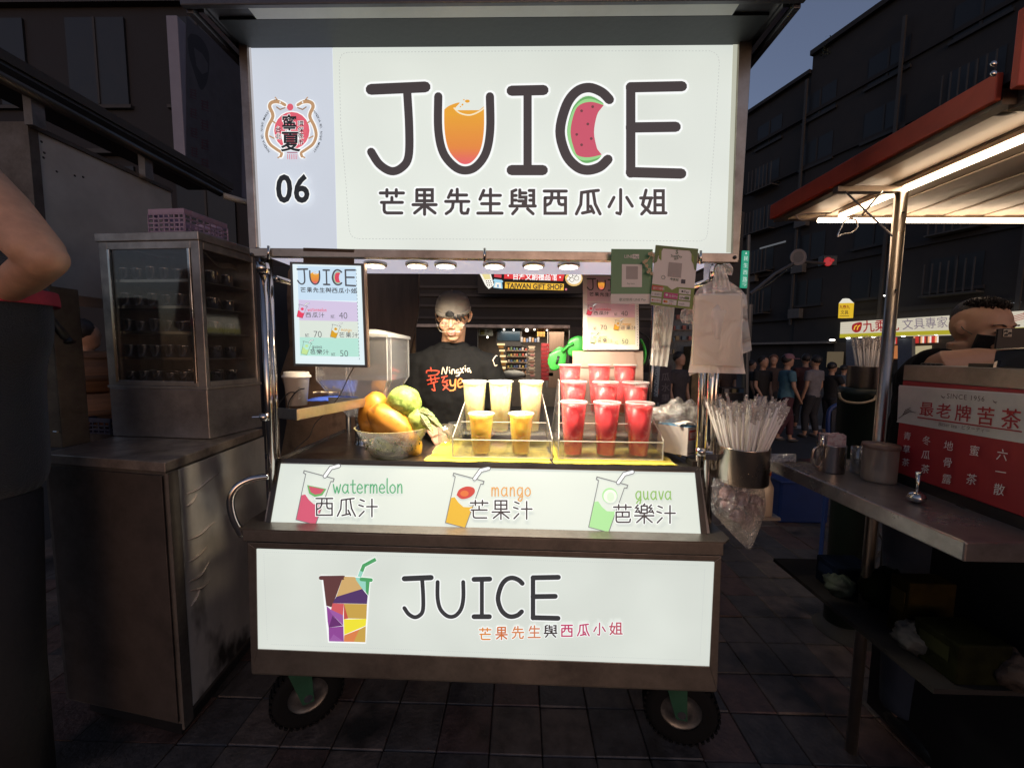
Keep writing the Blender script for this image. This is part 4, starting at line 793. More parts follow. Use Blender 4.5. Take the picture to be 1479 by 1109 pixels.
# dim street clutter: stall blocks and goods behind the right posts
for i, (x0_, y0_, x1_, y1_, yy, col) in enumerate([(972, 455, 1002, 500, 7.2, (.10, .12, .13)), (1000, 500, 1020, 530, 6.8, (.16, .11, .05)), (962, 470, 975, 520, 7.0, (.07, .08, .08)), (1018, 470, 1060, 520, 8.0, (.08, .06, .05)), (940, 540, 960, 600, 5.6, (.03, .03, .035)), (1040, 560, 1075, 610, 7.4, (.05, .04, .035))]):
    a, b = PY(x0_, y1_, yy), PY(x1_, y0_, yy)
    t_ = E0('street_stall', (a.x, yy, 0), ['dim blue grey stall panel high behind the hanging bags', 'ochre lit crate of goods behind the big plastic bag', 'narrow dark shelf behind the white pleated bags', 'brown stall front behind the plastic bag bundle', 'black bin at the foot of the patterned banner', 'low brown cart among the walking people'][i], 'stall')
    MB().box((a.x, yy, 0), (b.x, yy+.4, b.z)).build('stall_body', M('clutter_%d' % i, col, .7, var=.5, scale=9), t_, bevel=.01)
    for k in range(3):
        z = a.z+(b.z-a.z)*(k+.5)/3; MB().box((a.x+.02, yy-.03, z), (b.x-.02, yy-.002, z+.02)).build('shelf', M('clutter_shelf', (.14, .12, .11), .6), t_)
        for j in range(3): x = a.x+(b.x-a.x)*(j+.2)/3; MB().box((x, yy-.05, z+.02), (x+(b.x-a.x)*.18, yy-.01, z+.09)).build('goods', M(['goods_a', 'goods_b', 'goods_c', 'goods_d'][(i+j+k) % 4], [(.25, .2, .1), (.1, .16, .2), (.3, .1, .08), (.2, .2, .2)][(i+j+k) % 4], .6), t_)
# ================================================================== left stall: steamed food counter
ZL = 1.10
ls_ = E0('steamed_food_stall', (-1.6, 1.7, 0), 'dark steel food stall on the left with a hood panel and a long counter cabinet', 'food stall')
c1_, c0_, c2_ = PZ(57, 655, ZL), PZ(238, 668, ZL), PZ(379, 619, ZL); c3_ = c1_+(c2_-c0_)*1.0
DB = steel('greasy_dark_steel', (.16, .14, .125), .42, 'z', .35, .22, .6); DB2 = M('smudged_side_panel', (.46, .43, .40), .4, metal=.2, var=.35, scale=3, bump=.25, bscale=6, stretch=(1, 1, .5), spots=((.03, .026, .023), .36, 4.5))
ins = lambda p, d_: Vector((p.x, p.y, 0))
MB().prism([c1_+Vector((.0, .012, -.035)), c0_+Vector((-.012, .012, -.035)), c2_+Vector((-.012, 0, -.035)), c3_+Vector((0, 0, -.035))], (0, 0, -ZL+.035+.09)).build('cabinet', DB, ls_, bevel=.002)
MB().prism([c1_, c0_, c2_, c3_], (0, 0, -.035)).build('counter_top', steel('stained_counter', (.38, .32, .28), .3, 'x', .5, .4, .6), ls_, bevel=.003)
pf_ = c1_+Vector((.02, .010, -.05)), c0_+Vector((-.02, .010, -.05))
MB().prism([pf_[0], pf_[1], pf_[1]-Vector((0, 0, .95)), pf_[0]-Vector((0, 0, .95))], (0, -.006, 0)).build('front_panel', steel('dark_front_panel', (.10, .08, .07), .5, 'x', .3, .22, .6), ls_, bevel=.002)
sdn = Vector(((c2_-c0_).y, -(c2_-c0_).x, 0)).normalized(); sdv = (c2_-c0_).normalized()
sp0 = c0_+sdv*.05+sdn*.0-Vector((0, 0, .042)); sp1 = c2_-Vector((0, 0, .042))
sidep = MB().prism([sp0, sp1, sp1-Vector((0, 0, .93)), sp0-Vector((0, 0, .93))], sdn*.006).build('side_panel', DB2, ls_, bevel=.001)
MB().prism([c0_-Vector((0, 0, .04))+sdn*.0, c0_+sdv*.045-Vector((0, 0, .04)), c0_+sdv*.045-Vector((0, 0, 1.02)), c0_-Vector((0, 0, 1.02))], sdn*.008).build('corner_strip', DB, ls_)
SPL = Plane(sp0+sdn*.0065, sdn)
rg_ = MB()
for P_ in ([(268, 714), (285, 706), (300, 694), (316, 683)], [(269, 731), (277, 725), (285, 712)], [(271, 780), (288, 772), (300, 761), (311, 753)], [(272, 812), (286, 802), (300, 788)], [(273, 840), (290, 830), (302, 810)], [(274, 853), (290, 849), (303, 838)], [(276, 875), (284, 862), (290, 846)]):
    pts = curve([SPL.pt(*p) for p in P_], 5); n = len(pts); rg_.tube(pts, [.0015+.006*math.sin(math.pi*k/(n-1)) for k in range(n)], 8, flat=.7)
rg_.build('film_wrinkle', M('film_wrinkle', (.42, .36, .32), .25, metal=.4), sidep, smooth=True)['kind'] = 'stuff'
MB().prism([c1_+Vector((.05, .05, -1.01)), c0_+Vector((-.05, .05, -1.01)), c2_+Vector((-.05, 0, -1.01)), c3_+Vector((0, 0, -1.01))], (0, 0, -.085)).build('plinth', BLK, ls_)
# hood panel, post, rails
HX = -2.05
hp_ = Plane((HX, 1.5, 1.8), (1, 0, 0)); hq = lambda px, py, off=0: hp_.pt(px, py, off)
a, b = hq(54, 190), hq(247, 271); zb1 = hq(62, 421).z
MB().prism([Vector((HX, a.y, a.z)), Vector((HX, b.y, a.z)), Vector((HX, b.y, zb1)), Vector((HX, a.y, zb1))], (-.5, 0, 0)).build('hood_panel', M('grey_hood_sheet', (.62, .61, .57), .34, metal=.3, var=.18, scale=3, bump=.12, bscale=9, spots=((.10, .09, .08), .22, 14)), ls_, bevel=.003)
MB().box((HX-.52, a.y-.035, zb1-.02), (HX+.004, a.y-.001, a.z+.02)).build('hood_edge', DB, ls_); MB().box((HX-.52, a.y-.03, a.z), (HX+.01, b.y, a.z+.018)).build('hood_edge', DB, ls_)
for (px, py) in ((60, 205), (64, 221), (63, 228), (82, 248), (108, 254), (120, 256)): MB().lathe([(.001, .002), (.004, .0015), (.005, 0)], hq(px, py), 8, axis=(1, 0, 0)).build('rivet', BLK, ls_)
pa = PZ(72, 646, ZL)
for x0_, x1_, m_ in ((-.055, .045, steel('post_steel', (.20, .17, .14), .4, 'z', .3)),):
    MB().box((pa.x+x0_, pa.y, ZL-.001), (pa.x+.055, pa.y+.10, zb1)).build('hood_post', m_, ls_, bevel=.003)
MB().tube([Vector((pa.x+.025, pa.y-.002, 1.165)), Vector((pa.x+.045, pa.y-.006, 1.165))], .004, 6).build('post_bolt', CHR, ls_)
RX = -2.0; rq = Plane((RX, 1, 2), (1, 0, 0)); r0 = rq.pt(-40, 92); r1 = rq.pt(318, 284)
zr0 = rq.pt(170, 201).z
MB().tube([(RX, 1.0, zr0), (RX, r1.y, zr0)], .022, 14).build('canopy_rail', M('dark_rail', (.10, .095, .085), .35, metal=.7), ls_, smooth=True)
MB().box((RX-.05, 1.0, zr0+.045), (RX+.012, r1.y+.1, zr0+.058)).build('canopy_edge', steel('canopy_edge_steel', (.25, .24, .23), .3, 'y'), ls_); MB().box((RX-.3, 1.0, zr0+.060), (RX+.02, r1.y+.1, zr0+.10)).build('canopy_roof', M('canopy_dark', (.05, .045, .04), .6), ls_)
MB().tube([(RX+.03, r1.y-.01, zr0-.02), (RX+.14, r1.y+.12, zr0-.03)], .020, 14).build('rail_end', M('pale_rail_cap', (.30, .30, .28), .45), ls_, smooth=True)
for py_ in (55, 213): q_ = rq.pt(py_+4, 170 if py_ < 100 else 240); MB().box((RX-.04, q_.y-.025, a.z), (RX-.005, q_.y+.02, zr0)).build('strut', DSTY, ls_)
# bamboo steamers behind the post
BAM = M('steamed_wood', (.26, .13, .065), .6, var=.25, scale=10, stretch=(1, 1, 8))
for i, (px, r_) in enumerate(((20, .26), (150, .22))):
    c = PY(px, 600, 1.95); t_ = E0('wooden_steamer', (c.x, 1.95, ZL), ['wide round wooden steamer tub behind the worker at the left edge', 'round brown wooden steamer tub between the post and the glass cabinet'][i], 'steamer')
    for j in range(2):
        z = ZL+.02+j*.17; MB().lathe([(.001, z), (r_, z), (r_, z+.16), (r_*.93, z+.16), (r_*.93, z+.02)], (c.x, 1.95, 0), 36).build('steamer_tier', BAM, t_, smooth=True); MB().lathe([(r_+.001, z+.05), (r_+.006, z+.055), (r_+.006, z+.075), (r_+.001, z+.08)], (c.x, 1.95, 0), 36).build('hoop', M('hoop_dark', (.14, .07, .035), .6), t_, smooth=True)
    MB().lathe([(r_*1.02, ZL+.352), (r_*1.02, ZL+.368), (r_*.9, ZL+.38), (.001, ZL+.385)], (c.x, 1.95, 0), 36).build('steamer_lid', BAM, t_, smooth=True)
def lattice(mb, a, b, z0, z1, nx, nz, th=.003, bar=.006):
    d = b-a; L_ = d.length; u = d.normalized(); n_ = Vector((-u.y, u.x, 0))*th
    for i in range(nx+1): p = a+u*(L_*i/nx); q_ = u*bar*.5; mb.prism([p-q_+Vector((0, 0, z0)), p+q_+Vector((0, 0, z0)), p+q_+Vector((0, 0, z1)), p-q_+Vector((0, 0, z1))], n_)
    for j in range(nz+1): z = z0+(z1-z0)*j/nz; mb.prism([a+Vector((0, 0, z-bar*.5)), b+Vector((0, 0, z-bar*.5)), b+Vector((0, 0, z+bar*.5)), a+Vector((0, 0, z+bar*.5))], n_*1.1)
def basket(p, h, label, mat, nx=7, nz=4):
    t_ = E0('plastic_basket', p[0], label, 'basket'); z = p[0].z; P_ = [Vector((q_.x, q_.y, 0)) for q_ in p]
    for i in range(4):
        mb = MB(); lattice(mb, P_[i], P_[(i+1) % 4], z+.004, z+h*.78, nx, nz); mb.build('basket_wall', mat, t_)
        rm_ = MB(); d = (P_[(i+1) % 4]-P_[i]).normalized(); n_ = Vector((-d.y, d.x, 0))*.006; rm_.prism([P_[i]+Vector((0, 0, z+h*.78)), P_[(i+1) % 4]+Vector((0, 0, z+h*.78)), P_[(i+1) % 4]+Vector((0, 0, z+h)), P_[i]+Vector((0, 0, z+h))], n_); rm_.build('basket_rim', mat, t_, bevel=.0015)
    MB().prism([P_[k]+Vector((0, 0, z+.001)) for k in range(4)], (0, 0, .003)).build('basket_floor', mat, t_)
    return t_
ba, bb_ = PZ(118, 626, ZL+.002), PZ(160, 628, ZL+.002); basket([ba, bb_, bb_+Vector((0, .2, 0)), ba+Vector((0, .2, 0))], .075, 'dark violet plastic basket on the counter between post and glass cabinet', M('violet_basket', (.05, .045, .075), .5), 5, 3)
o = MB().tube(curve([PY(68, 452, 1.2), PY(85, 475, 1.22), PY(96, 488, 1.24), PY(101, 494, 1.24)], 4), [.012]*4+[.014]*4+[.012]*4+[.016], 10, flat=.6).build('black_handle', BLK, smooth=True); tag(o, 'black pan handle jutting out beside the worker\'s apron', 'handle')
# glass steamer cabinet
SZ = ZL+.003
k1, k0, k2 = PZ(163, 629, SZ), PZ(303, 634, SZ), PZ(379, 616, SZ); k3 = k1+(k2-k0)
ux = (k0-k1).normalized(); uy = (k2-k0).normalized(); Wd, Dp = (k0-k1).length, (k2-k0).length
nf = Vector((ux.y, -ux.x, 0)); nf = nf if nf.y < 0 else -nf; ns_ = Vector((uy.y, -uy.x, 0)); ns_ = ns_ if ns_.x > 0 else -ns_
fpl = Plane(k0, nf); zz = lambda py: fpl.pt(303, py).z
ztop_ = zz(334); zbase = zz(563)
scb = E0('glass_steamer_cabinet', (k0+k1+k2+k3)/4, 'steel cabinet with glass sides and five shelves of small tins on the left counter', 'cabinet')
def kp(u, v, z): p = k1+ux*(Wd*u)+uy*(Dp*v); return Vector((p.x, p.y, z))
S1 = steel('cabinet_worn_steel', (.42, .39, .36), .28, 'z', .35, .3, .6)
MB().prism([kp(0, 0, SZ), kp(1, 0, SZ), kp(1, 1, SZ), kp(0, 1, SZ)], (0, 0, zbase-SZ)).build('base_tank', steel('base_tank_steel', (.38, .35, .34), .18, 'x', .3, .3, .6), scb, bevel=.003)
MB().prism([kp(-.01, -.01, zbase), kp(1.01, -.01, zbase), kp(1.01, 1.01, zbase), kp(-.01, 1.01, zbase)], (0, 0, .012)).build('base_lip', S1, scb, bevel=.002)
MB().prism([kp(-.02, -.02, ztop_-.035), kp(1.01, -.02, ztop_-.035), kp(1.01, 1.01, ztop_-.035), kp(-.02, 1.01, ztop_-.035)], (0, 0, .035)).build('roof_sheet', S1, scb, bevel=.003)
wf = .085
for (u0, u1, v0, v1) in ((0, wf, 0, .06), (1-wf, 1, 0, .06), (1-.05, 1, .94, 1), (0, .05, .94, 1)): MB().prism([kp(u0, v0, zbase+.012), kp(u1, v0, zbase+.012), kp(u1, v1, zbase+.012), kp(u0, v1, zbase+.012)], (0, 0, ztop_-zbase-.047)).build('corner_post', S1, scb, bevel=.002)
for (z0, z1) in ((zbase+.013, zbase+.035), (zz(358), ztop_-.036)):
    MB().prism([kp(wf, .0, z0), kp(1-wf, .0, z0), kp(1-wf, .04, z0), kp(wf, .04, z0)], (0, 0, z1-z0)).build('door_rail', S1, scb, bevel=.002); MB().prism([kp(.96, .07, z0), kp(1, .07, z0), kp(1, .93, z0), kp(.96, .93, z0)], (0, 0, z1-z0)).build('side_rail', S1, scb, bevel=.002)
for u in (wf+.005, 1-wf-.03): MB().prism([kp(u, -.015, zz(554)), kp(u+.025, -.015, zz(554)), kp(u+.025, 0, zz(554)), kp(u, 0, zz(554))], (0, 0, zz(358)-zz(554))).build('door_trim', CHR, scb, bevel=.001)
GLS = clear('steamy_glass', (.88, .86, .84), body=.05, bodycol=(.35, .33, .31), gloss=.06, rough=.05)
MB().prism([kp(wf, .012, zbase+.035), kp(1-wf, .012, zbase+.035), kp(1-wf, .012, zz(358)), kp(wf, .012, zz(358))], -nf*.003).build('glass_pane', GLS, scb); MB().prism([kp(.985, .07, zbase+.035), kp(.985, .93, zbase+.035), kp(.985, .93, zz(358)), kp(.985, .07, zz(358))], -ns_*.003).build('glass_pane', GLS, scb)
MB().prism([kp(.03, .95, zbase), kp(.97, .95, zbase), kp(.97, .95, ztop_-.04), kp(.03, .95, ztop_-.04)], nf*.003).build('back_sheet', S1, scb); MB().prism([kp(.02, .05, zbase), kp(.02, .95, zbase), kp(.02, .95, ztop_-.04), kp(.02, .05, ztop_-.04)], ns_*.003).build('back_sheet', S1, scb)
tin = None; SB_ = steel('tin_steel', (.75, .72, .68), .16, 'z', .1)
for r_, py in enumerate((400, 439, 477, 515, 553)):
    z = zz(py+3)
    MB().prism([kp(.05, .06, z-.006), kp(.95, .06, z-.006), kp(.95, .93, z-.006), kp(.05, .93, z-.006)], (0, 0, .005)).build('shelf', S1, scb)
    MB().prism([kp(.09, .05, z-.008), kp(.91, .05, z-.008), kp(.91, .062, z-.008), kp(.09, .062, z-.008)], (0, 0, .012)).build('shelf_edge', CHR, scb)
    for i in range(6):
        for j in range(3):
            if tin is None:
                mb = MB().lathe([(.001, .001), (.021, 0), (.0235, .034), (.0255, .036), (.0225, .035), (.020, .006), (.001, .006)], (0, 0, 0), 14); to = mb.build('steel_tin', SB_, smooth=True, keep=True); tin = to.data; bpy.data.objects.remove(to)
            o = bpy.data.objects.new('steel_tin', tin); COL.objects.link(o); p = kp(.15+i*.14, .14+j*.28, z); o.location = p; o.scale = (1.0, 1.0, rb.uniform(1.3, 1.7))
            tag(o, 'small steel tin on the %s shelf of the glass cabinet' % ['topmost', 'second', 'middle', 'fourth', 'lowest'][r_], 'tin', 'steel tins on the cabinet shelves')
o = MB().grid(lambda u, v: kp(.90, .1+.75*u, zz(372)+.05*math.exp(-u*3)+.012*math.sin(u*9)-.02*u)+ux*(-.02*v)+Vector((0, 0, v*.028)), 24, 5).build('folded_cloth', M('cream_cloth', (.55, .48, .38), .85, bump=.5), smooth=True, solid=.003); tag(o, 'cream folded cloth on the top shelf behind the cabinet side glass', 'cloth')
# lilac basket on top
Z2 = ztop_+.001
b0, b1 = fpl.pt(236, 333), fpl.pt(286, 333); dd = (b1-b0).length; pb0 = kp(.50, .03, Z2); pb1 = pb0+ux*dd*1.05; basket([pb0, pb1, pb1+uy*.21, pb0+uy*.21], .10, 'lilac perforated plastic basket on top of the glass cabinet', M('lilac_plastic', (.36, .27, .38), .45, bump=.05), 7, 4)
# ================================================================== right stall: red tea stall
ZR = 1.1
rs0 = E0('tea_stall', (1.9, 1.6, 0), 'tea stall on the right with steel counter, red sign box and lit slatted canopy', 'food stall')
e1, e2_ = PZ(1110, 662, ZR), PZ(1395, 783, ZR); e3 = Vector((e2_.x+2.2, e2_.y+.02, ZR)); e4 = Vector((e1.x+2.4, e1.y+.1, ZR))
MB().prism([e1, e2_, e3, e4], (0, 0, -.045)).build('counter_top', steel('tea_counter_steel', (.34, .30, .28), .22, 'y', .35, .22, .6), rs0, bevel=.004)
d0 = (e2_-e1).normalized(); n0 = Vector((d0.y, -d0.x, 0)); n0 = n0 if n0.x < 0 else -n0
# red box
q1, q2 = PZ(1290, 694, ZR+.0), PZ(1479, 766, ZR+.0); bd = (q2-q1).normalized(); bn = Vector((bd.y, -bd.x, 0)); bn = bn if bn.x < 0 else -bn
RP = Plane(q1, bn); rq2 = lambda px, py, off=0: RP.pt(px, py, off)
ztp = rq2(1290, 548).z; q2e = q1+bd*1.1
REDP = M('red_sign_vinyl', (.36, .02, .028), .45, var=.08, bump=.04)
rbx = MB().prism([Vector((q1.x, q1.y, ZR+.03)), Vector((q2e.x, q2e.y, ZR+.03)), Vector((q2e.x, q2e.y, ztp)), Vector((q1.x, q1.y, ztp))], -bn*.36).build('red_sign_box', REDP, rs0, bevel=.003)
MB().prism([Vector((q1.x, q1.y, ztp)), Vector((q2e.x, q2e.y, ztp)), Vector((q2e.x, q2e.y, ztp+.048)), Vector((q1.x, q1.y, ztp+.048))], -bn*.37).build('steel_band', steel('band_steel', (.27, .25, .24), .35, 'y'), rs0, bevel=.002)
ZT = ztp+.048
MB().prism([Vector((q1.x, q1.y, ZR)), Vector((q2e.x, q2e.y, ZR)), Vector((q2e.x, q2e.y, ZR+.03)), Vector((q1.x, q1.y, ZR+.03))], -bn*.34).build('box_foot', BLK, rs0)
A = Art(rq2, base=.002, step=.00012)
CRE = M('print_old_cream', (.66, .61, .55), .5, bump=.02); PRD = M('print_brick_red', (.42, .022, .028), .5, bump=.02); PBR = M('print_brown', (.10, .045, .04), .5, bump=.02); PWH = M('print_pale', (.85, .80, .76), .5, bump=.02)
yt_ = lambda x: 556.5+(x-1297)*.066; yb__ = lambda x: 608+(x-1295)*.17
A.poly([(1299, 556), (1500, 570), (1500, 644), (1295, 609.5), (1296, 607), (1298, 559)], CRE)
A.stroke([(1300, 557.5), (1500, 571.5)], .8, PWH)
A.text('SINCE 1956', 1367, 575, 10.2, PBR, .0, wscale=.98, rot=.085, gap=.12)
for sx_, sy_ in ((1359, 571), (1434, 578)): A.stroke([(sx_, sy_), (sx_+3, sy_+3), (sx_+6, sy_+2)], .8, PBR); A.stroke([(sx_+1, sy_+2.4), (sx_+5, sy_+4.6)], .8, PBR)
for i, (ch, px, py, s_) in enumerate([('最', 1327, 598, 22), ('老', 1351, 601, 23), ('牌', 1378, 605, 25), ('苦', 1409, 610, 28), ('茶', 1444, 615, 31)]): A.text(ch, px, py, s_, PRD, .009, wscale=.98, rot=.09)
A.stroke([(1325, 602.5), (1476, 623.5)], 2.0, PRD, True); A.text('Bitter tea · ビターティー', 1355, 614.5, 7.6, M('print_taupe', (.20, .15, .13), .5), .0, wscale=.93, rot=.145)
for a_, b_, c_ in (((1298, 604), (1306, 598), (1312, 595)), ((1304, 599), (1308, 592), (1315, 589)), ((1307, 598), (1314, 594), (1322, 596)), ((1306, 596), (1312, 592), (1316, 593))): A.stroke([a_, b_, c_], .8, PBR)
for (txt, px, py, s_, pit, dx) in [('青草茶', 1304, 633, 12, 17.5, -1.2), ('冬瓜茶', 1331, 640, 13.5, 19, -1.0), ('地骨露', 1362, 648, 15, 22.5, -1.3), ('蜜', 1399, 655.5, 16, 0, 0), ('茶', 1394, 697, 17, 0, 0), ('六一散', 1438, 662, 18, 23.5, -2.3)]:
    for i, ch in enumerate(txt): A.text(ch, px+dx*i, py+pit*i+(1.5 if len(txt) > 1 else 0)*i, s_, PWH, .0, wscale=.95, rot=.16)
A.build('sign_lettering', rbx)
# pole, roof, tubes
pz_ = PZ(1266, 676, ZR); PXX, PYY = pz_.x, pz_.y
zce = PY(1299, 271, PYY).z
MB().tube([(PXX, PYY, 0), (PXX, PYY, zce)], .0175, 16).build('canopy_pole', steel('pole_steel', (.45, .40, .35), .25, 'z', .2), rs0, smooth=True)
for py in (310, 420): q_ = PY(1288, py, PYY); MB().lathe([(.004, 0), (.004, .004)], (PXX-.006, PYY-.017, q_.z), 8, axis=(0, -1, 0), cap=(True, True)).build('pole_screw', BLK, rs0)
zr2 = zce+.012
rx0 = PZ(1118, 316, zr2).x; rya = PZ(1118, 316, zr2).y; ryb = PZ(1400, 150, zr2).y
ORC = M('faded_red_fascia', (.50, .085, .045), .55, var=.2, scale=5)
MB().box((rx0-.02, ryb-.02, zr2-.005), (rx0-.004, rya+.0, zr2+.055)).build('fascia', ORC, rs0, bevel=.003); MB().box((rx0-.02, ryb-.06, zr2+.0), (rx0+2.8, ryb-.045, zr2+.16)).build('fascia', ORC, rs0, bevel=.003)
MB().box((rx0-.003, ryb-.02, zr2-.014), (rx0+.03, rya, zr2+.02)).build('gutter', steel('gutter_steel', (.25, .20, .16), .4, 'y'), rs0)
MB().box((rx0+.03, ryb-.04, zr2-.02), (rx0+2.8, ryb-.005, zr2+.03)).build('front_beam', steel('front_beam_steel', (.22, .17, .13), .4, 'x'), rs0); MB().box((rx0+.03, rya-.03, zr2-.01), (rx0+2.8, rya, zr2+.03)).build('back_beam', steel('front_beam_steel'), rs0)
SLT = M('cream_slat', (.56, .45, .36), .4, var=.06, bump=.03)
for i in range(34):
    x = rx0+.034+i*.080; MB().box((x, ryb, zr2+.002+(i % 2)*.004), (x+.075, rya-.03, zr2+.010+(i % 2)*.004)).build('ceiling_slat', SLT, rs0, bevel=.002)
    MB().box((x+.0755, ryb, zr2+.0065), (x+.0795, rya-.03, zr2+.012)).build('slat_joint', M('joint_brown', (.10, .07, .05), .7), rs0)
MB().box((rx0, ryb-.04, zr2+.03), (rx0+2.8, rya, zr2+.05)).build('roof_sheet', M('roof_sheet_dark', (.05, .04, .04), .6), rs0)
TUBE = E('warm_tube', (1.0, .76, .52), 10, light=True)
t1 = MB().tube([(PXX-.005, rya-.10, zce-.012), (PXX-.005, ryb+.02, zce-.012)], .0095, 10).build('led_tube', TUBE, rs0, smooth=True)
MB().box((PXX-.015, ryb, zce-.002), (PXX+.005, rya-.1, zce+.010)).build('tube_batten', SLT, rs0)
yb2 = rya-.055; MB().tube([(PZ(1197, 311, zce-.01).x, yb2, zce-.012), (rx0+2.6, yb2, zce-.012)], .0095, 10).build('led_tube', TUBE, rs0, smooth=True)
MB().box((PXX-.22, PYY-.012, zce-.018), (PXX+.02, PYY+.012, zce+.002)).build('pole_bracket', steel('bracket_steel', (.4, .33, .27), .3, 'x'), rs0, bevel=.002)
for (a_, b_) in (((1220, 276), (1289, 341)), ((1274, 276), (1244, 312))): MB().tube([PY(*a_, PYY-.01), PY(*b_, PYY-.01)], .003, 6).build('brace_wire', CHR, rs0)
o = MB().tube(curve([PY(*p, PYY-.02) for p in [(1244, 312), (1232, 314), (1220, 320), (1214, 330), (1210, 342), (1218, 338), (1230, 336), (1238, 328), (1236, 318), (1226, 316)]], 5), .0025, 6).build('wire_hook', CHR, smooth=True); tag(o, 'bent wire hook hanging from the tea stall canopy brace', 'hook')
o = MB().tube(curve([PY(*p, PYY+.1) for p in [(1190, 312), (1160, 318), (1150, 312), (1165, 309), (1200, 308)]], 5), .003, 6).build('lamp_cable', M('grey_cable', (.25, .2, .17), .5), smooth=True); tag(o, 'loop of grey cable at the far corner of the lit canopy', 'cable')
o = MB().tube(curve([PY(*p, ryb+.04) for p in [(1418, 155), (1430, 162), (1450, 164), (1479, 158)]], 5), .006, 8).build('lamp_cable', M('grey_cable'), smooth=True); tag(o, 'thick grey cable sagging under the near edge of the lit canopy', 'cable')
for py in (95, 109): q_ = PY(1431, py, ryb-.06); MB().ell(q_+Vector((0, -.005, 0)), (.007, .004, .006), None, 10, 8).build('fascia_bolt', CHR, rs0, smooth=True)
# legs and shelves under the tea counter
for (px, py, w_) in ((1464, 1062, .028), (1228, 905, .022), (1262, 838, .014)):
    q_ = PZ(px, py, 0); 
    MB().box((q_.x-w_, q_.y, 0), (q_.x+w_*.6, q_.y+w_*1.6, ZR-.045)).build('leg', steel('leg_steel', (.23, .21, .20), .4, 'z', .3), rs0, bevel=.003)
MB().box((1.50, .98, .02), (1.53, 1.56, ZR-.06)).build('dark_filler_panel', BLK, rs0)  # added black panel stands in for the darkness under the counter
q_ = PZ(1222, 910, 0); MB().lathe([(.001, .05), (.04, .05), (.13, .03), (.15, 0)], (q_.x, q_.y, 0), 28).build('leg_base', M('cast_base', (.02, .02, .02), .6), rs0, smooth=True)
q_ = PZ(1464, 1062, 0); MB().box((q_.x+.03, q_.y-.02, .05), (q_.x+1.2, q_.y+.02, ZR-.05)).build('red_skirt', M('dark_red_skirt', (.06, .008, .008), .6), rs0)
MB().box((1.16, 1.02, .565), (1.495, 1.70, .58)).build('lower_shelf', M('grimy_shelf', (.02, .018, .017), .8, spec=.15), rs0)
# things on the tea counter
def on(px, py, z=ZR): return PZ(px, py, z)
def wr_px(px, py, p): return (PY(px+1, py, p.y)-PY(px, py, p.y)).length
p = on(1198, 680); k = wr_px(1198, 680, p); t_ = E0('steel_mug', p, 'steel mug holding folded white and pink napkins on the tea counter', 'mug'); r_ = 17.5*k; h_ = 39*k
SM = steel('mug_steel', (.45, .40, .36), .14, 'z', .15)
MB().lathe([(.001, .002), (r_*.97, 0), (r_, .004), (r_, h_), (r_*1.03, h_+.002), (r_*.96, h_), (r_*.95, .01)], p, 32).build('mug_body', SM, t_, smooth=True)
MB().tube(curve([p+Vector((-r_, -.0, h_*.9)), p+Vector((-r_-.018, 0, h_*.8)), p+Vector((-r_-.02, 0, h_*.3)), p+Vector((-r_, 0, h_*.15))], 5), .004, 8).build('mug_handle', SM, t_, smooth=True)
o = MB()
for i in range(7): o.prism([p+Vector((-r_*.82+i*.001, -r_*.5+i*r_*.15, h_*.55)), p+Vector((r_*.82, -r_*.5+i*r_*.15, h_*.55)), p+Vector((r_*.78, -r_*.45+i*r_*.15, h_*1.40+.002*(i % 3))), p+Vector((-r_*.70, -r_*.45+i*r_*.15, h_*1.42-.003*(i % 2)))], (0, .003, 0))
o = o.build('napkins', M('pink_white_napkin', (.52, .34, .33), .85, var=.35, scale=60, spots=((.6, .5, .48), .5, 90))); o['kind'] = 'stuff'; tag(o, 'stack of folded white and pink napkins standing in the steel mug', 'napkins')
o = MB().tube([p+Vector((-r_*.9, -.01, h_*.5)), p+Vector((-r_*1.02, -.012, h_*1.38))], [.004, .009], 8, flat=.5).build('spoon', CHR, smooth=True); tag(o, 'steel spoon standing at the left edge of the napkin mug', 'spoon')
p = on(1238, 682); k = wr_px(1238, 682, p); t_ = E0('glass_pitcher', p, 'small glass pitcher with a handle between the mug and the cloudy jar', 'pitcher'); r_ = 9*k
MB().lathe([(.001, .002), (r_, 0), (r_*1.05, 38*k), (r_*.98, 38*k), (r_*.93, .006)], p, 24).build('pitcher_body', clear('grey_glass', (.6, .6, .6), body=.15, gloss=.3), t_, smooth=True); MB().tube(curve([p+Vector((-r_*.5, -r_, 34*k)), p+Vector((-r_*.9, -r_-.014, 30*k)), p+Vector((-r_*.8, -r_-.016, 10*k)), p+Vector((-r_*.5, -r_, 5*k))], 5), .0035, 8).build('pitcher_handle', GL if 'GL' in globals() else CHR, t_, smooth=True)
p = on(1268, 694); k = wr_px(1268, 694, p); t_ = E0('cloudy_jar', p, 'cloudy plastic jar with a brown lid on the tea counter beside the pole', 'jar'); r_ = 20*k
MB().lathe([(.001, .002), (r_*.96, 0), (r_, .006), (r_, 50*k)], p, 32).build('jar_wall', clear('cloudy_plastic', (.8, .76, .72), body=.42, bodycol=(.62, .52, .44), gloss=.14, rough=.2), t_, smooth=True); MB().lathe([(.001, .004), (r_*.95, .004), (r_*.96, 14*k), (r_*.5, 18*k), (.001, 17*k)], p, 28).build('powder', M('sugar', (.60, .52, .42), .8), t_, smooth=True)
MB().lathe([(r_*1.06, 49*k), (r_*1.08, 51*k), (r_*1.06, 55*k), (r_*.4, 57*k), (.001, 57*k)], p, 32).build('jar_lid', M('jar_lid_brown', (.18, .11, .08), .45), t_, smooth=True)
p = on(1323, 726); k = wr_px(1323, 726, p); t_ = E0('steel_ladle', p, 'shiny steel ladle standing bowl down on the tea counter', 'ladle')
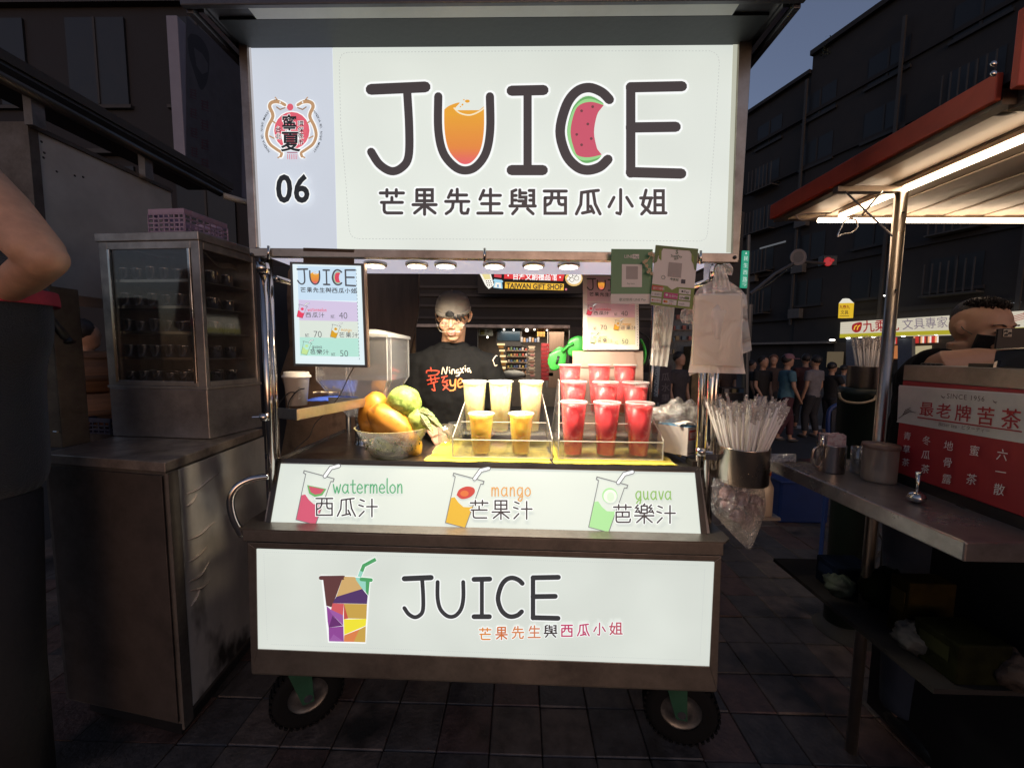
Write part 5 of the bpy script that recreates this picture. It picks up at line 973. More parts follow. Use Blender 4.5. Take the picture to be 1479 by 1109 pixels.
MB().ell(p+Vector((0, 0, 8.5*k)), (11*k, 11*k, 8.5*k), None, 20, 12).build('ladle_bowl', CHR, t_, smooth=True); MB().tube([p+Vector((0, 0, 15*k)), p+Vector((0, 0, 26*k)), p+Vector((-.001, 0, 43*k))], [2.4*k, 1.8*k, 3.2*k], 8).build('ladle_stem', CHR, t_, smooth=True); MB().lathe([(3.4*k, 43*k), (4*k, 46*k), (3.2*k, 46.5*k)], p, 10).build('ladle_end', CHR, t_)
o = MB().prism([on(1124, 667, ZR+.001), on(1170, 668, ZR+.001), on(1172, 664, ZR+.001), on(1128, 663, ZR+.001)], (0, 0, .004)).build('steel_tray', CHR); tag(o, 'flat steel tray edge behind the napkin mug', 'tray')
o = MB().grid(lambda u, v: on(1105+45*u, 655+12*v, ZR+.012+.02*abs(noise.noise(Vector((u*8, v*5, 2))))), 18, 8).build('clear_wrap', clear('crinkled_clear_bag_2', (.9, .9, .95), body=.2, bodycol=(.5, .48, .6), gloss=.5, rough=.1, wrinkle=1, wscale=40), smooth=True); tag(o, 'crinkled clear plastic wrap at the far end of the tea counter', 'plastic wrap')
# small things on the box top
for i in range(4): p = rq2(1335+i*7, 531.5, -.05); o = MB().ell(Vector((p.x, p.y, ZT+.004)), (.010, .008, .004), None, 10, 6).build('dark_stone', BLK, smooth=True); tag(o, 'small dark pebble on the red tea box edge', 'pebble', 'pebbles on the red tea box edge')
p = rq2(1458, 534, -.10); t_ = E0('tablet_stand', Vector((p.x, p.y, ZT)), 'black tablet on a stand on top of the red tea box', 'tablet')
MB().prism([rq2(1437, 506, -.06), rq2(1500, 503, -.06), rq2(1500, 534, -.04), rq2(1433, 530, -.04)], -bn*.012).build('tablet', BLK, t_, bevel=.003); MB().prism([rq2(1438, 503.6, -.058), rq2(1500, 501, -.058), rq2(1500, 502.4, -.058), rq2(1438, 505, -.058)], -bn*.012).build('tablet_edge', CHR, t_)
MB().box((p.x-.05, p.y-.03, ZT), (p.x+.08, p.y+.05, ZT+.01)).build('stand_base', BLK, t_); MB().prism([rq2(1436, 523, -.035), rq2(1441, 521, -.035), rq2(1439, 531, -.035), rq2(1434, 531, -.035)], -bn*.008).build('stand_clip', CHR, t_)
# bin with rope handle, straw tub on it
by_ = 2.05; p = PY(1237, 640, by_); kb = wr_px(1237, 600, Vector((0, by_, 0))); r_ = 26*kb; zt3 = PY(1237, 560, by_).z
t_ = E0('green_bin', (p.x, by_, 0), 'dark green round bin with a cream handle below the far straw tub', 'bin'); MB().lathe([(.001, .001), (r_*.85, 0), (r_, zt3-.04), (r_*1.04, zt3-.035), (r_*1.04, zt3), (.001, zt3)], (p.x, by_, 0), 32).build('bin_body', M('bin_dark_green', (.012, .022, .018), .4), t_, smooth=True)
MB().tube(curve([PY(*q_, by_-r_-.006) for q_ in [(1212, 567), (1214, 575), (1222, 580), (1236, 582), (1250, 581), (1262, 577), (1266, 571)]], 5), .006, 8).build('bin_handle', M('cream_handle', (.60, .48, .34), .5), t_, smooth=True)
MB().lathe([(r_*1.08, -.03), (r_*1.1, 0), (r_*1.08, .02)], (p.x+.02, by_, PY(1237, 637, by_).z), 28).build('bin_ring', M('grey_ring', (.12, .1, .095), .5), t_, smooth=True)
FARTUB = (PY(1252, 540, by_).x, by_-.01, zt3+.002, 24*kb, PY(1252, 529, by_).z-zt3)
# blue chair back and blue tubs
t_ = E0('blue_chair', PZ(1205, 700, 0.4), 'blue plastic chair back beside the dark green bin', 'chair'); BLU = M('blue_plastic', (.02, .05, .20), .4, bump=.05); BLUD = M('deep_blue_plastic', (.012, .035, .15), .4, bump=.05)
MB().tube(curve([PY(*q_, 2.5) for q_ in [(1196, 645), (1196, 605), (1200, 590), (1214, 583), (1230, 583)]], 6), .012, 8).build('chair_frame', BLU, t_, smooth=True); MB().prism([PY(1202, 592, 2.52), PY(1232, 590, 2.52), PY(1232, 640, 2.52), PY(1200, 640, 2.52)], (0, .02, 0)).build('backrest', M('navy_plastic', (.012, .015, .03), .5), t_)
for sd in (1198, 1230): q_ = PY(sd, 640, 2.52); MB().tube([q_, (q_.x, q_.y, 0)], .012, 8).build('leg', BLU, t_)
for i, (px, py, w_, h_, lab) in enumerate([(1126, 716, 25, 45, 'round blue bucket with a grey rim under the end of the tea counter'), (1160, 736, 36, 50, 'square deep blue tub under the tea counter beside the bucket')]):
    p = PZ(px, py+20, 0.0); k = wr_px(px, py, p); t_ = E0('blue_bucket' if i == 0 else 'blue_tub', p, lab, 'bucket' if i == 0 else 'tub')
    if i == 0:
        MB().lathe([(.001, .001), (w_*k*.8, 0), (w_*k, h_*k*1.3), (w_*k*.95, h_*k*1.3), (w_*k*.75, .01)], p, 28).build('bucket_wall', BLU, t_, smooth=True); MB().lathe([(w_*k*1.0, h_*k*1.25), (w_*k*1.05, h_*k*1.28), (w_*k*1.0, h_*k*1.33)], p, 28).build('bucket_rim', M('grey_blue_rim', (.14, .14, .17), .5), t_, smooth=True); MB().tube([p+Vector((w_*k*math.cos(a), w_*k*math.sin(a)-.01, h_*k*1.1-.02*math.sin(-a))) for a in [math.pi+math.pi*j/12 for j in range(13)]], .004, 6).build('bucket_handle', M('grey_blue_rim'), t_)
    else:
        MB().box((p.x-w_*k, p.y-.0, 0), (p.x+w_*k, p.y+.35, h_*k*1.25)).build('tub_wall', BLUD, t_, bevel=.02); MB().box((p.x-w_*k-.012, p.y-.012, h_*k*1.2), (p.x+w_*k+.012, p.y+.362, h_*k*1.27)).build('tub_rim', BLUD, t_, bevel=.006)
# stool and goods under the counter
p = PZ(1275, 835, .0); t_ = E0('folding_stool', p, 'dark folding stool with a white bag on it under the tea counter', 'stool')
kz = PZ(1275, 835, .0); 
MB().box((kz.x-.16, kz.y, .44), (kz.x+.16, kz.y+.28, .46)).build('seat', BLK, t_, bevel=.004)
for a_, b_ in ((-.15, 0), (.15, 0), (-.15, .27), (.15, .27)): MB().tube([(kz.x+a_, kz.y+b_, 0), (kz.x-a_*.9, kz.y+b_, .44)], .009, 8).build('leg', DSTY, t_)
MB().tube([(kz.x-.15, kz.y, .2), (kz.x+.15, kz.y, .2)], .008, 8).build('stretcher', DSTY, t_)
o = MB().ell((kz.x-.08, kz.y+.08, .535), (.07, .06, .08), None, 20, 14, lambda q: 1+.3*noise.noise(q*3)).build('white_bag', M('dim_white_bag', (.34, .31, .33), .5, bump=.6, bscale=40), smooth=True); tag(o, 'small white plastic bag on the stool under the tea counter', 'bag')
o = MB().ell((kz.x+.10, kz.y+.10, .54), (.085, .08, .085), None, 20, 14, lambda q: 1+.08*noise.noise(q*3)).build('brown_pot', M('terracotta_pot', (.26, .11, .085), .5), smooth=True); tag(o, 'round brown pot on the stool beside the white bag', 'pot')
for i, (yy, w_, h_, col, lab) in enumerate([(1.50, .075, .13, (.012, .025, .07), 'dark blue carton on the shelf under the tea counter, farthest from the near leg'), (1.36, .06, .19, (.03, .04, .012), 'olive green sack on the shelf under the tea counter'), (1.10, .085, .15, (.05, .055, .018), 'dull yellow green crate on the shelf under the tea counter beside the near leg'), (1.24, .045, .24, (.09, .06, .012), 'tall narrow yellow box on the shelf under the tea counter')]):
    z0_ = .581; xx = 1.30+.03*(i % 2)
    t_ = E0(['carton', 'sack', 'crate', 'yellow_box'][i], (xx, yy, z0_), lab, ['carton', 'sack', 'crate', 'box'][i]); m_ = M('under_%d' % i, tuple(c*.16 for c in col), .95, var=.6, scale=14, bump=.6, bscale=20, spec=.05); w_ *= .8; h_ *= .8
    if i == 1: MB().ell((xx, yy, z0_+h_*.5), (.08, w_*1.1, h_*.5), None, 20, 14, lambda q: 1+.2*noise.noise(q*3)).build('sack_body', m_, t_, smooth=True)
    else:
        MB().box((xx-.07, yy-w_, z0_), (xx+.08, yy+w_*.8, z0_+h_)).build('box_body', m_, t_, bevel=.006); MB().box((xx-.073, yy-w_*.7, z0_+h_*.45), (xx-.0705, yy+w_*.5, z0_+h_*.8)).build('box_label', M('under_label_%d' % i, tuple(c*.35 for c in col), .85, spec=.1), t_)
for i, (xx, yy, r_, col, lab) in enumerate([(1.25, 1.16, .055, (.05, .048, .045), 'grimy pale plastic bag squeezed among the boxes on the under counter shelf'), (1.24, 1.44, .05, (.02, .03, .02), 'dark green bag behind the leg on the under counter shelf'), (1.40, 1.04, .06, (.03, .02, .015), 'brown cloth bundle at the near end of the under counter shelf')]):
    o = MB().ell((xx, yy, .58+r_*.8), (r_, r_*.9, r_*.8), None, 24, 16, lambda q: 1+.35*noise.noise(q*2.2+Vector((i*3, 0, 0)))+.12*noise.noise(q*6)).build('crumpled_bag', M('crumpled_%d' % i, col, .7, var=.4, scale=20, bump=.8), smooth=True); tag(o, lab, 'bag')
MB().box((kz.x+.05, kz.y-.05, .485), (kz.x+.45, kz.y+.3, .5)).build('lower_shelf', DSTY, rs0)
# ================================================================== things on and around the cart
ZC = zct
CUPW = clear('cup_plastic', (.96, .96, .96), body=.06, bodycol=(.9, .9, .9), gloss=.13, rough=.08)
RIMM = clear('cup_rim_plastic', (.95, .95, .95), body=.45, bodycol=(.95, .95, .93), gloss=.2, rough=.1)
ACR = clear('acrylic_sheet', (.95, .95, .94), body=.05, gloss=.08, rough=.03); ACRE = clear('acrylic_edge', (.9, .9, .88), body=.55, bodycol=(.98, .95, .86), gloss=.25, rough=.1)
def juice(name, c, c2):
    m = M(name, c, .3, var=.12, scale=26, bump=.12, bscale=70, sss=.6, spots=(c2, .36, 34)); p = m.node_tree.nodes['Principled BSDF']
    p.inputs['Subsurface Radius'].default_value = (1, .5, .3); p.inputs['Subsurface Scale'].default_value = .02; return m
JW = juice('watermelon_juice', (.86, .06, .07), (.92, .20, .18)); JM = juice('mango_juice', (.98, .58, .06), (.98, .66, .12)); JG = juice('guava_juice', (.82, .73, .36), (.88, .82, .52))
ICE = clear('ice', (.97, .97, .97), body=.35, bodycol=(.95, .92, .9), gloss=.3, rough=.05)
rc = random.Random(11)
def cup(px, pyt, pyb, wpx, y, jm, label, group, zb, fill=.93):
    """takeaway cup: base centre on zb, rim at the photograph's row pyt"""
    c = PY(px, pyb, y); c.z = zb; top = PY(px, pyt, y); h = top.z-zb; r = (PY(px+wpx/2, pyt, y)-PY(px-wpx/2, pyt, y)).length/2
    rb = r*.66
    t_ = E0('juice_cup', c, label, 'cup', group)
    R_ = lambda z: rb+(r*.93-rb)*(z/h)
    MB().lathe([(.001, .003), (rb*.92, .002), (rb, .006), (R_(h*.5), h*.5), (R_(h*.96), h*.96), (r*.93, h*.985)], c, 28).build('cup_wall', CUPW, t_, smooth=True)
    MB().lathe([(r*.93, h*.965), (r, h*.97), (r*1.0, h*.99), (r*.97, h), (r*.93, h*.99)], c, 28).build('rim', RIMM, t_, smooth=True)
    MB().lathe([(.001, h*.988), (r*.5, h*.986), (r*.95, h*.99)], c, 28).build('seal_film', clear('seal_film', (.97, .97, .97), body=.10, gloss=.25, rough=.12, wrinkle=.4, wscale=60), t_, smooth=True)
    hf = h*fill
    MB().lathe([(.001, .006), (rb*.93, .007), (R_(h*.5)-.0018, h*.5), (R_(hf)-.0018, hf), (.001, hf+.0005)], c, 28).build('juice', jm, t_, smooth=True)
    ib = MB()
    for k in range(4):
        a = rc.uniform(0, 6.3); rr = rc.uniform(.2, .62)*r; s_ = rc.uniform(.008, .012); e = Euler((rc.uniform(0, 3), rc.uniform(0, 3), rc.uniform(0, 3))).to_matrix()
        ce = c+Vector((rr*math.cos(a), rr*math.sin(a), hf+rc.uniform(-.014, -.006)))
        ib.add([ce + e @ Vector((i*s_, j*s_, k_*s_)) for i in (-1, 1) for j in (-1, 1) for k_ in (-1, 1)], [(0, 1, 3, 2), (4, 6, 7, 5), (0, 4, 5, 1), (2, 3, 7, 6), (0, 2, 6, 4), (1, 5, 7, 3)])
    o = ib.build('ice', ICE, t_, bevel=.002); o['kind'] = 'stuff'
    return t_
# yellow cloths
YC = M('yellow_cloth', (.70, .56, .035), .85, var=.15, scale=12, bump=.6, bscale=260, sheen=.3)
def cloth(x0, x1, y0, y1, seed, label, th=.006, amp=.004):
    def fn(u, v):
        x = x0+(x1-x0)*u; y = y0+(y1-y0)*v; e = min(u, 1-u, v, 1-v)
        n_ = noise.noise(Vector((x*9+seed, y*9, 0)))*.5+noise.noise(Vector((x*30, y*30+seed, 2)))*.3
        return Vector((x+noise.noise(Vector((y*14, seed, 0)))*.010*(1 if .02 < u < .98 else 2), y+noise.noise(Vector((x*12, seed+4, 0)))*.008, ZC+th+max(0, n_)*amp*(1 if e > .04 else 2.2)))
    o = MB().grid(fn, 40, 24).build('yellow_cloth', YC, smooth=True, solid=.004); tag(o, label, 'cloth'); return o
xa = PZ(614, 667, ZC).x; xb = PZ(800, 670, ZC).x; xc_ = PZ(976, 672, ZC).x
cloth(xa, xb-.008, D+.075, D+.42, 1.3, 'yellow cloth under the clear stand of mango and guava juices')
cloth(xb+.004, xc_, D+.07, D+.42, 6.1, 'yellow cloth under the stand of red watermelon juices')
# clear acrylic step stands
def riser(name_lbl, pxl, pxr, y0, y1, steps, hside, label, lean=.0):
    z0 = ZC+.014; a = PY(pxl, 660, y0).x; b = PY(pxr, 660, y0).x
    t_ = E0('acrylic_stand', ((a+b)/2, y0, z0), label, 'display stand')
    T_ = .0035
    for s, x in ((1, a), (-1, b)):
        xt = x+s*.028
        prof = [Vector((x, y0, z0)), Vector((x, y0, z0+.075)), Vector((xt, y1-.06, z0+hside)), Vector((xt, y1, z0+hside)), Vector((x, y1, z0))]
        MB().prism(prof, (T_*s, 0, 0)).build('side_panel', ACR, t_)
        for p, q in zip(prof, prof[1:4]): MB().tube([p+Vector((T_*s/2, 0, 0)), q+Vector((T_*s/2, 0, 0))], .0023, 6).build('polished_edge', ACRE, t_)
    MB().box((a+.004, y0, z0), (b-.004, y0+T_, z0+.066)).build('front_panel', ACR, t_)
    MB().tube([(a, y0+T_/2, z0+.0665), (b, y0+T_/2, z0+.0665)], .0019, 6).build('polished_edge', ACRE, t_)
    MB().box((a+.004, y0, z0-.001), (b-.004, y1, z0+.002)).build('base_panel', ACR, t_)
    MB().tube([(a, y0+.001, z0+.001), (b, y0+.001, z0+.001)], .0018, 6).build('polished_edge', ACRE, t_)
    for (ys, zs) in steps:
        MB().box((a+.016, ys, z0+zs-T_), (b-.016, ys+.115, z0+zs)).build('shelf', ACR, t_)
        MB().tube([(a+.016, ys, z0+zs+.05), (b-.016, ys, z0+zs+.05)], .0018, 6).build('polished_edge', ACRE, t_)
        MB().box((a+.016, ys, z0+zs), (b-.016, ys+T_, z0+zs+.05)).build('shelf_lip', ACR, t_)
    return t_
y0 = D+.105
riser('', 653, 798, y0, y0+.27, [(y0+.125, .062)], .215, 'clear acrylic stand holding two orange and three pale juices')
riser('', 806, 958, y0, y0+.36, [(y0+.125, .062), (y0+.245, .125)], .27, 'clear acrylic stepped stand holding nine red juices')
zb = ZC+.0165
for i, (px, w_) in enumerate([(695, 39), (752, 38)]):
    cup(px, 596, 658, w_, y0+.055, JM, ['orange mango juice cup on the left of the front row', 'orange mango juice cup beside the red juices, second in the front row'][i], 'mango juice cups in the front row', zb, .965)
for i, px in enumerate([685.5, 722.5, 766]):
    cup(px, 549.5, 640, 37, y0+.185, JG, ['pale yellow guava juice behind, nearest the vendor', 'pale yellow guava juice, middle one of the back row', 'pale yellow guava juice with ice, nearest the red juices'][i], 'guava juice cups in the back row', zb+.062, [.965, .955, .965][i])
nm = ['left', 'middle', 'right']
for i, (px, w_) in enumerate([(827, 39.5), (874.5, 40), (921.5, 41)]):
    cup(px, 579+i*.8, 658, w_, y0+.055, JW, 'red watermelon juice in the front row, %s of three' % nm[i], 'watermelon juice cups on the stepped stand', zb, [.95, .955, .93][i])
for i, (px, w_) in enumerate([(827, 38), (872, 38), (915, 39)]):
    cup(px, 550+i*.6, 640, w_, y0+.185, JW, 'red watermelon juice on the second step, %s of three' % nm[i], 'watermelon juice cups on the stepped stand', zb+.062, [.95, .92, .9][i])
for i, (px, w_) in enumerate([(821.5, 34), (863.5, 34), (900, 34)]):
    cup(px, 526, 610, w_, y0+.305, JW, 'red watermelon juice on the top step under the menu, %s of three' % nm[i], 'watermelon juice cups on the stepped stand', zb+.125, .965)
# ------------------------------------------------------------------ fruit bowl
bc = PY(568.5, 660, D+.185); bc.z = ZC+.002; rr = (PY(621, 618, D+.185)-PY(516, 618, D+.185)).length/2; bh = PY(568, 615, D+.185).z-bc.z
GL = clear('bowl_glass', (.96, .97, .95), body=.05, gloss=.07, rough=.03)
bw = E0('glass_bowl', bc, 'clear glass bowl filled with mangoes and guavas', 'bowl')
MB().lathe([(.001, .004), (rr*.5, .003), (rr*.56, 0), (rr*.60, .006), (rr*.74, bh*.4), (rr*.88, bh*.75), (rr*.97, bh*.98), (rr, bh), (rr*.97, bh*1.0), (rr*.85, bh*.75), (rr*.70, bh*.4), (rr*.5, bh*.1), (.001, bh*.08)], bc, 44).build('bowl_body', GL, bw, smooth=True)
MB().lathe([(rr*.985, bh*.985), (rr*1.01, bh), (rr*.985, bh*1.015), (rr*.96, bh)], bc, 44).build('bowl_rim', clear('rim_glass', (.95, .9, .7), body=.35, bodycol=(.85, .75, .4), gloss=.15), bw, smooth=True)
sp_ = MB(); rs = random.Random(5)
for k in range(90):
    a = rs.uniform(math.pi*1.02, math.pi*1.98); z = rs.uniform(.2, .78); q = bc+Vector((math.cos(a)*rr*(.64+.27*z), math.sin(a)*rr*(.64+.27*z), bh*z)); n_ = Vector((math.cos(a), math.sin(a), 0)); s_ = rs.uniform(.0012, .003)
    sp_.ell(q+n_*.001, (s_, s_, s_*rs.uniform(.8, 1.6)), nu=6, nv=4)
o = sp_.build('herb_fleck', M('herb_green', (.05, .08, .015), .6), bw); o['kind'] = 'stuff'
MG = M('mango_skin', (.52, .21, .02), .42, var=.2, scale=5, bump=.06, spots=((.30, .11, .01), .40, 26)); GVS = M('guava_skin', (.34, .42, .09), .55, var=.3, scale=14, bump=1.0, bscale=55, spots=((.17, .25, .04), .47, 42))
def fruit(name, px, py, y, rx, rz, ry, tilt, mat, label, bumpy=0, tip=0, roll=0, group=None):
    c = PY(px, py, y); k = (PY(px+1, py, y)-c).length; R_ = Euler((0, tilt, roll)).to_matrix()
    def fn(q): return 1+bumpy*noise.noise(q*2.3)+tip*max(0, q.x)**3-.04*max(0, -q.x)
    o = MB().ell(c, (rx*k, ry*k, rz*k), R_, 28, 18, fn).build(name, mat, smooth=True, keep=False); tag(o, label, name, group)
    return o, c, k, R_
fruit('mango', 540, 597, D+.20, 33, 21, 22, math.radians(100), MG, 'upright orange mango at the back left of the bowl', .05, .1)
fruit('mango', 565, 612, D+.155, 40, 23, 24, math.radians(38), MG, 'large orange mango lying across the front of the bowl', .05, .08)
fruit('mango', 590, 634, D+.19, 28, 15, 15, math.radians(58), M('mango_skin_ripe', (.62, .33, .03), .4, var=.15), 'yellow mango pressed low against the glass of the bowl', .05)
o, c, k, R_ = fruit('guava', 583, 581, D+.20, 25, 24, 25, .3, GVS, 'round green guava with a stem on top of the bowl', .05)
MB().tube([c+Vector((0, 0, 23*k)), c+Vector((.001, 0, 29*k)), c+Vector((.003, 0, 32*k))], .0018, 6).build('stem', M('stem_brown', (.06, .04, .02), .8), o)
fruit('guava', 603, 607, D+.185, 19, 18, 18, .3, GVS, 'small green guava leaning on the right rim of the bowl', .05)
fruit('guava', 558, 640, D+.21, 18, 14, 18, .3, GVS, 'green guava at the bottom of the bowl behind the big mango', .05)
LF = M('guava_leaf', (.10, .17, .03), .45, var=.2, scale=9); LFV = M('leaf_vein', (.62, .60, .32), .6)
lv = E0('guava_sprig', PY(612, 606, D+.16), 'leafy guava sprig with pale striped leaves over the bowl rim', 'leaves')
MB().tube([PY(600, 592, D+.17), PY(606, 600, D+.16), PY(612, 606, D+.155)], .002, 6).build('twig', M('stem_brown'), lv)
def leaf(p0, p1, wpx, yy, nm_='leaf'):
    a = PY(*p0, yy); b = PY(*p1, yy-.02); ax = (b-a); side = Vector((ax.z, 0, -ax.x)).normalized(); k = (PY(p0[0]+1, p0[1], yy)-PY(*p0, yy)).length
    def fn(u, v): t_ = u; wd = math.sin(math.pi*min(1, t_*1.02)**.8)*wpx*k; return a+ax*t_+side*(v-.5)*wd+Vector((0, -.012*math.sin(math.pi*t_)+abs(v-.5)*.012, .002*math.sin(t_*25)))
    o = MB().grid(fn, 14, 7).build(nm_, LF, lv, smooth=True, solid=.0008)
    vb = MB(); vb.tube([fn(t_/8, .5)+Vector((0, -.001, 0)) for t_ in range(9)], .0011, 5)
    for i in range(2, 13):
        for s in (0, 1): vb.tube([fn(i/14, .5)+Vector((0, -.0014, 0)), fn((i+.9)/14, .12 if s else .88)+Vector((0, -.0014, 0))], .0012, 4)
    vb.build('veins', LFV, o)['kind'] = 'stuff'
leaf((607, 597), (626, 626), 12, D+.15); leaf((612, 594), (641, 620), 12, D+.16); leaf((602, 592), (628, 600), 14, D+.17)
# ------------------------------------------------------------------ juice dispenser hopper
hy = D+.34; q = lambda px, py, dy=0: PY(px, py, hy+dy)
HP = clear('hopper_plastic', (.95, .95, .96), body=.085, bodycol=(.8, .8, .82), gloss=.16, rough=.12)
hb_ = PY(525, 643, hy); hb_.z = ZC
hop = E0('ice_hopper', hb_, 'frosted clear hopper with steel neck behind the fruit bowl', 'dispenser')
x0, x1, zt, zm, zn = q(477, 520).x, q(576, 520).x, q(530, 488).z, q(530, 546).z, q(530, 601).z
nx0, nx1 = q(506, 600).x, q(546, 600).x; dp = (x1-x0)/2; cy = hy+.02
ring = lambda xa_, xb_, z, d_: [Vector((xa_+.02*(xb_-xa_), cy-d_, z)), Vector((xb_-.02*(xb_-xa_), cy-d_, z)), Vector((xb_, cy-d_*.8, z)), Vector((xb_, cy+d_*.8, z)), Vector((xb_-.02*(xb_-xa_), cy+d_, z)), Vector((xa_+.02*(xb_-xa_), cy+d_, z)), Vector((xa_, cy+d_*.8, z)), Vector((xa_, cy-d_*.8, z))]
rg = [ring(x0, x1, zt, dp), ring(x0, x1, zm, dp), ring(nx0, nx1, zn, .045)]
m_ = MB(); vs = sum(rg, []); m_.add(vs, [(i*8+k, i*8+(k+1) % 8, (i+1)*8+(k+1) % 8, (i+1)*8+k) for i in range(2) for k in range(8)]); m_.build('hopper_body', HP, hop, solid=.003, bevel=.002)
for k in range(8): MB().tube([rg[0][k], rg[1][k], rg[2][k]], .0022, 6).build('hopper_seam', RIMM, hop)
lid = ring(x0-.008, x1+.008, zt, dp+.008); lid2 = [v+Vector((0, 0, .012)) for v in lid]; cen = [(v-Vector(((x0+x1)/2, cy, zt)))*.45+Vector(((x0+x1)/2, cy, zt+.034)) for v in lid]
MB().add(lid+lid2+cen, [(i*8+k, i*8+(k+1) % 8, (i+1)*8+(k+1) % 8, (i+1)*8+k) for i in range(2) for k in range(8)]+[tuple(range(16, 24))]).build('hopper_lid', clear('lid_plastic', (.93, .93, .93), body=.4, bodycol=(.85, .85, .86), gloss=.2), hop)
MB().lathe([(.052, 0), (.052, .004), (.048, .008), (.046, .06), (.050, .062), (.050, .072), (.045, .075), (.045, zn-ZC-.006), (.048, zn-ZC)], ((nx0+nx1)/2, cy, ZC), 32).build('steel_neck', CHR, hop, smooth=True)
# ------------------------------------------------------------------ steel side tray with things in it
zt_ = 1.285
tp = [PZ(401, 604, zt_), PZ(429, 607, zt_), PZ(520, 590, zt_), PZ(505, 575, zt_)]; tp[3] = Vector((tp[0].x+.02, tp[2].y+.06, zt_)); tp[2] = Vector((tp[2].x, tp[2].y+.05, zt_))
tw = MB().prism(tp, (0, 0, .003)).build('side_tray', STY, cart)
for a, b in ((tp[0], tp[1]), (tp[1], tp[2]), (tp[2], tp[3])):
    n_ = Vector((-(b-a).y, (b-a).x, 0)).normalized()*.002; MB().prism([a, b, b+n_, a+n_], (0, 0, .034)).build('tray_wall', STY, tw, bevel=.0008)
pc = PY(430, 590, D+.16); pc.z = zt_+.003
cc = E0('coffee_cup', pc, 'white paper coffee cup with lid in the side tray', 'cup'); k = (PY(431, 560, D+.16)-PY(430, 560, D+.16)).length; hh = PY(430, 537, D+.16).z-pc.z
PW = M('paper_cup_white', (.70, .63, .55), .6, var=.05, bump=.04)
MB().lathe([(.001, 0), (12.5*k, 0), (16.5*k, hh*.86), (17.5*k, hh*.87)], pc, 28).build('cup_body', PW, cc, smooth=True)
MB().lathe([(18.6*k, hh*.84), (19*k, hh*.86), (18.4*k, hh*.90), (16.6*k, hh*.92), (16*k, hh*1.0), (14.6*k, hh), (14*k, hh*.96), (.001, hh*.96)], pc, 28).build('cup_lid', M('cup_lid_white', (.74, .70, .65), .35, var=.04), cc, smooth=True)
A = Art(lambda u, v, off=0: pc+Vector((math.cos(-math.pi/2+u)*((14.6+v*.0)*k*(1+.01)+v*0+off), math.sin(-math.pi/2+u)*(14.6*k*1.01+off), v)))
for j in range(9): A.poly([(.62, hh*.75-j*.008), (.80, hh*.75-j*.008), (.80, hh*.755-.004-j*.008), (.62, hh*.755-.004-j*.008)], M('grey_print', (.12, .11, .11), .6))
A.build('cup_print', cc)
bp = PY(470, 580, D+.22); bp.z = zt_+.003
o = MB().grid(lambda u, v: Vector((bp.x-.06+.16*u, bp.y-.05+.13*v, zt_+.018+.006*noise.noise(Vector((u*6, v*6, 1)))+.012*math.sin(math.pi*u)*math.sin(math.pi*v))), 20, 14).build('blue_packet', M('blue_foil', (.05, .10, .45), .3, var=.3, bump=.4), smooth=True, solid=.004); tag(o, 'crumpled blue packet lying in the steel side tray', 'packet')
o = MB()
for k_ in range(9): o.tube([(bp.x-.05+.011*k_, bp.y+.0+.01*(k_ % 3), zt_+.045+.002*(k_ % 2)), (bp.x-.035+.011*k_, bp.y+.012, zt_+.046)], .004, 6)
o = o.build('wooden_clips', M('pale_wood', (.55, .42, .25), .6)); o['kind'] = 'stuff'; tag(o, 'jumble of small pale wooden clips on the blue packet', 'clips')
o = E0('wire_hook', PY(420, 590, D+.1), 'pair of black wire hooks sticking up from the side tray', 'hook')
for P_ in ([(399, 588), (408, 576), (418, 567), (428, 567)], [(417, 596), (417, 582), (424, 570), (432, 563), (440, 561)]): MB().tube(curve([PY(*p, D+.11) for p in P_], 4), .0022, 6).build('hook', BLK, o, smooth=True)
cd = MB().tube(curve([PY(513, 527, D+.06), PY(503, 545, D+.09), PY(490, 572, D+.11), PY(471, 595, D+.12), PY(455, 612, D+.13), PY(447, 630, D+.14), PY(436, 640, D+.14), PY(425, 650, D+.12)], 6), .0018, 6).build('power_cord', BLK, smooth=True); tag(cd, 'thin dark cord hanging from the small lit menu box', 'cord')
# ------------------------------------------------------------------ small lit menu box
mbx = E0('menu_lightbox', PY(475, 526, D+.02), 'small lit menu box on the left post showing prices 40, 70, 50', 'menu')
mp = yplane(D+.0)
ctr = [(422.5, 381.5), (521, 384), (526.5, 527), (427, 525)]
MB().prism([mp.pt(418, 378), mp.pt(524.5, 380.5), mp.pt(530, 531), mp.pt(423.5, 529)], (0, .03, 0)).build('box_frame', M('grey_frame', (.09, .10, .10), .4), mbx, bevel=.002)
MB().prism([mp.pt(525, 379, -.001), mp.pt(530.5, 530.5, -.001), mp.pt(533, 530, -.028), mp.pt(528, 380, -.028)], (.004, 0, 0)).build('box_side', steel('warm_side', (.55, .42, .32), .3, 'z'), mbx)
fc = MB().prism([mp.pt(*p, .0015) for p in ctr], (0, .003, 0)).build('menu_face', LIT('menu_face_white', 222, 238, 242, light=True, mottled=.03), mbx)
MB().prism([PY(438, 358, D-.018), PY(511, 360, D-.018), PY(511, 382, D-.0), PY(438, 380, D-.0)], (0, .004, 0)).build('hanging_plate', steel('plate_steel', (.22, .17, .14), .4, 'z', .4), mbx)
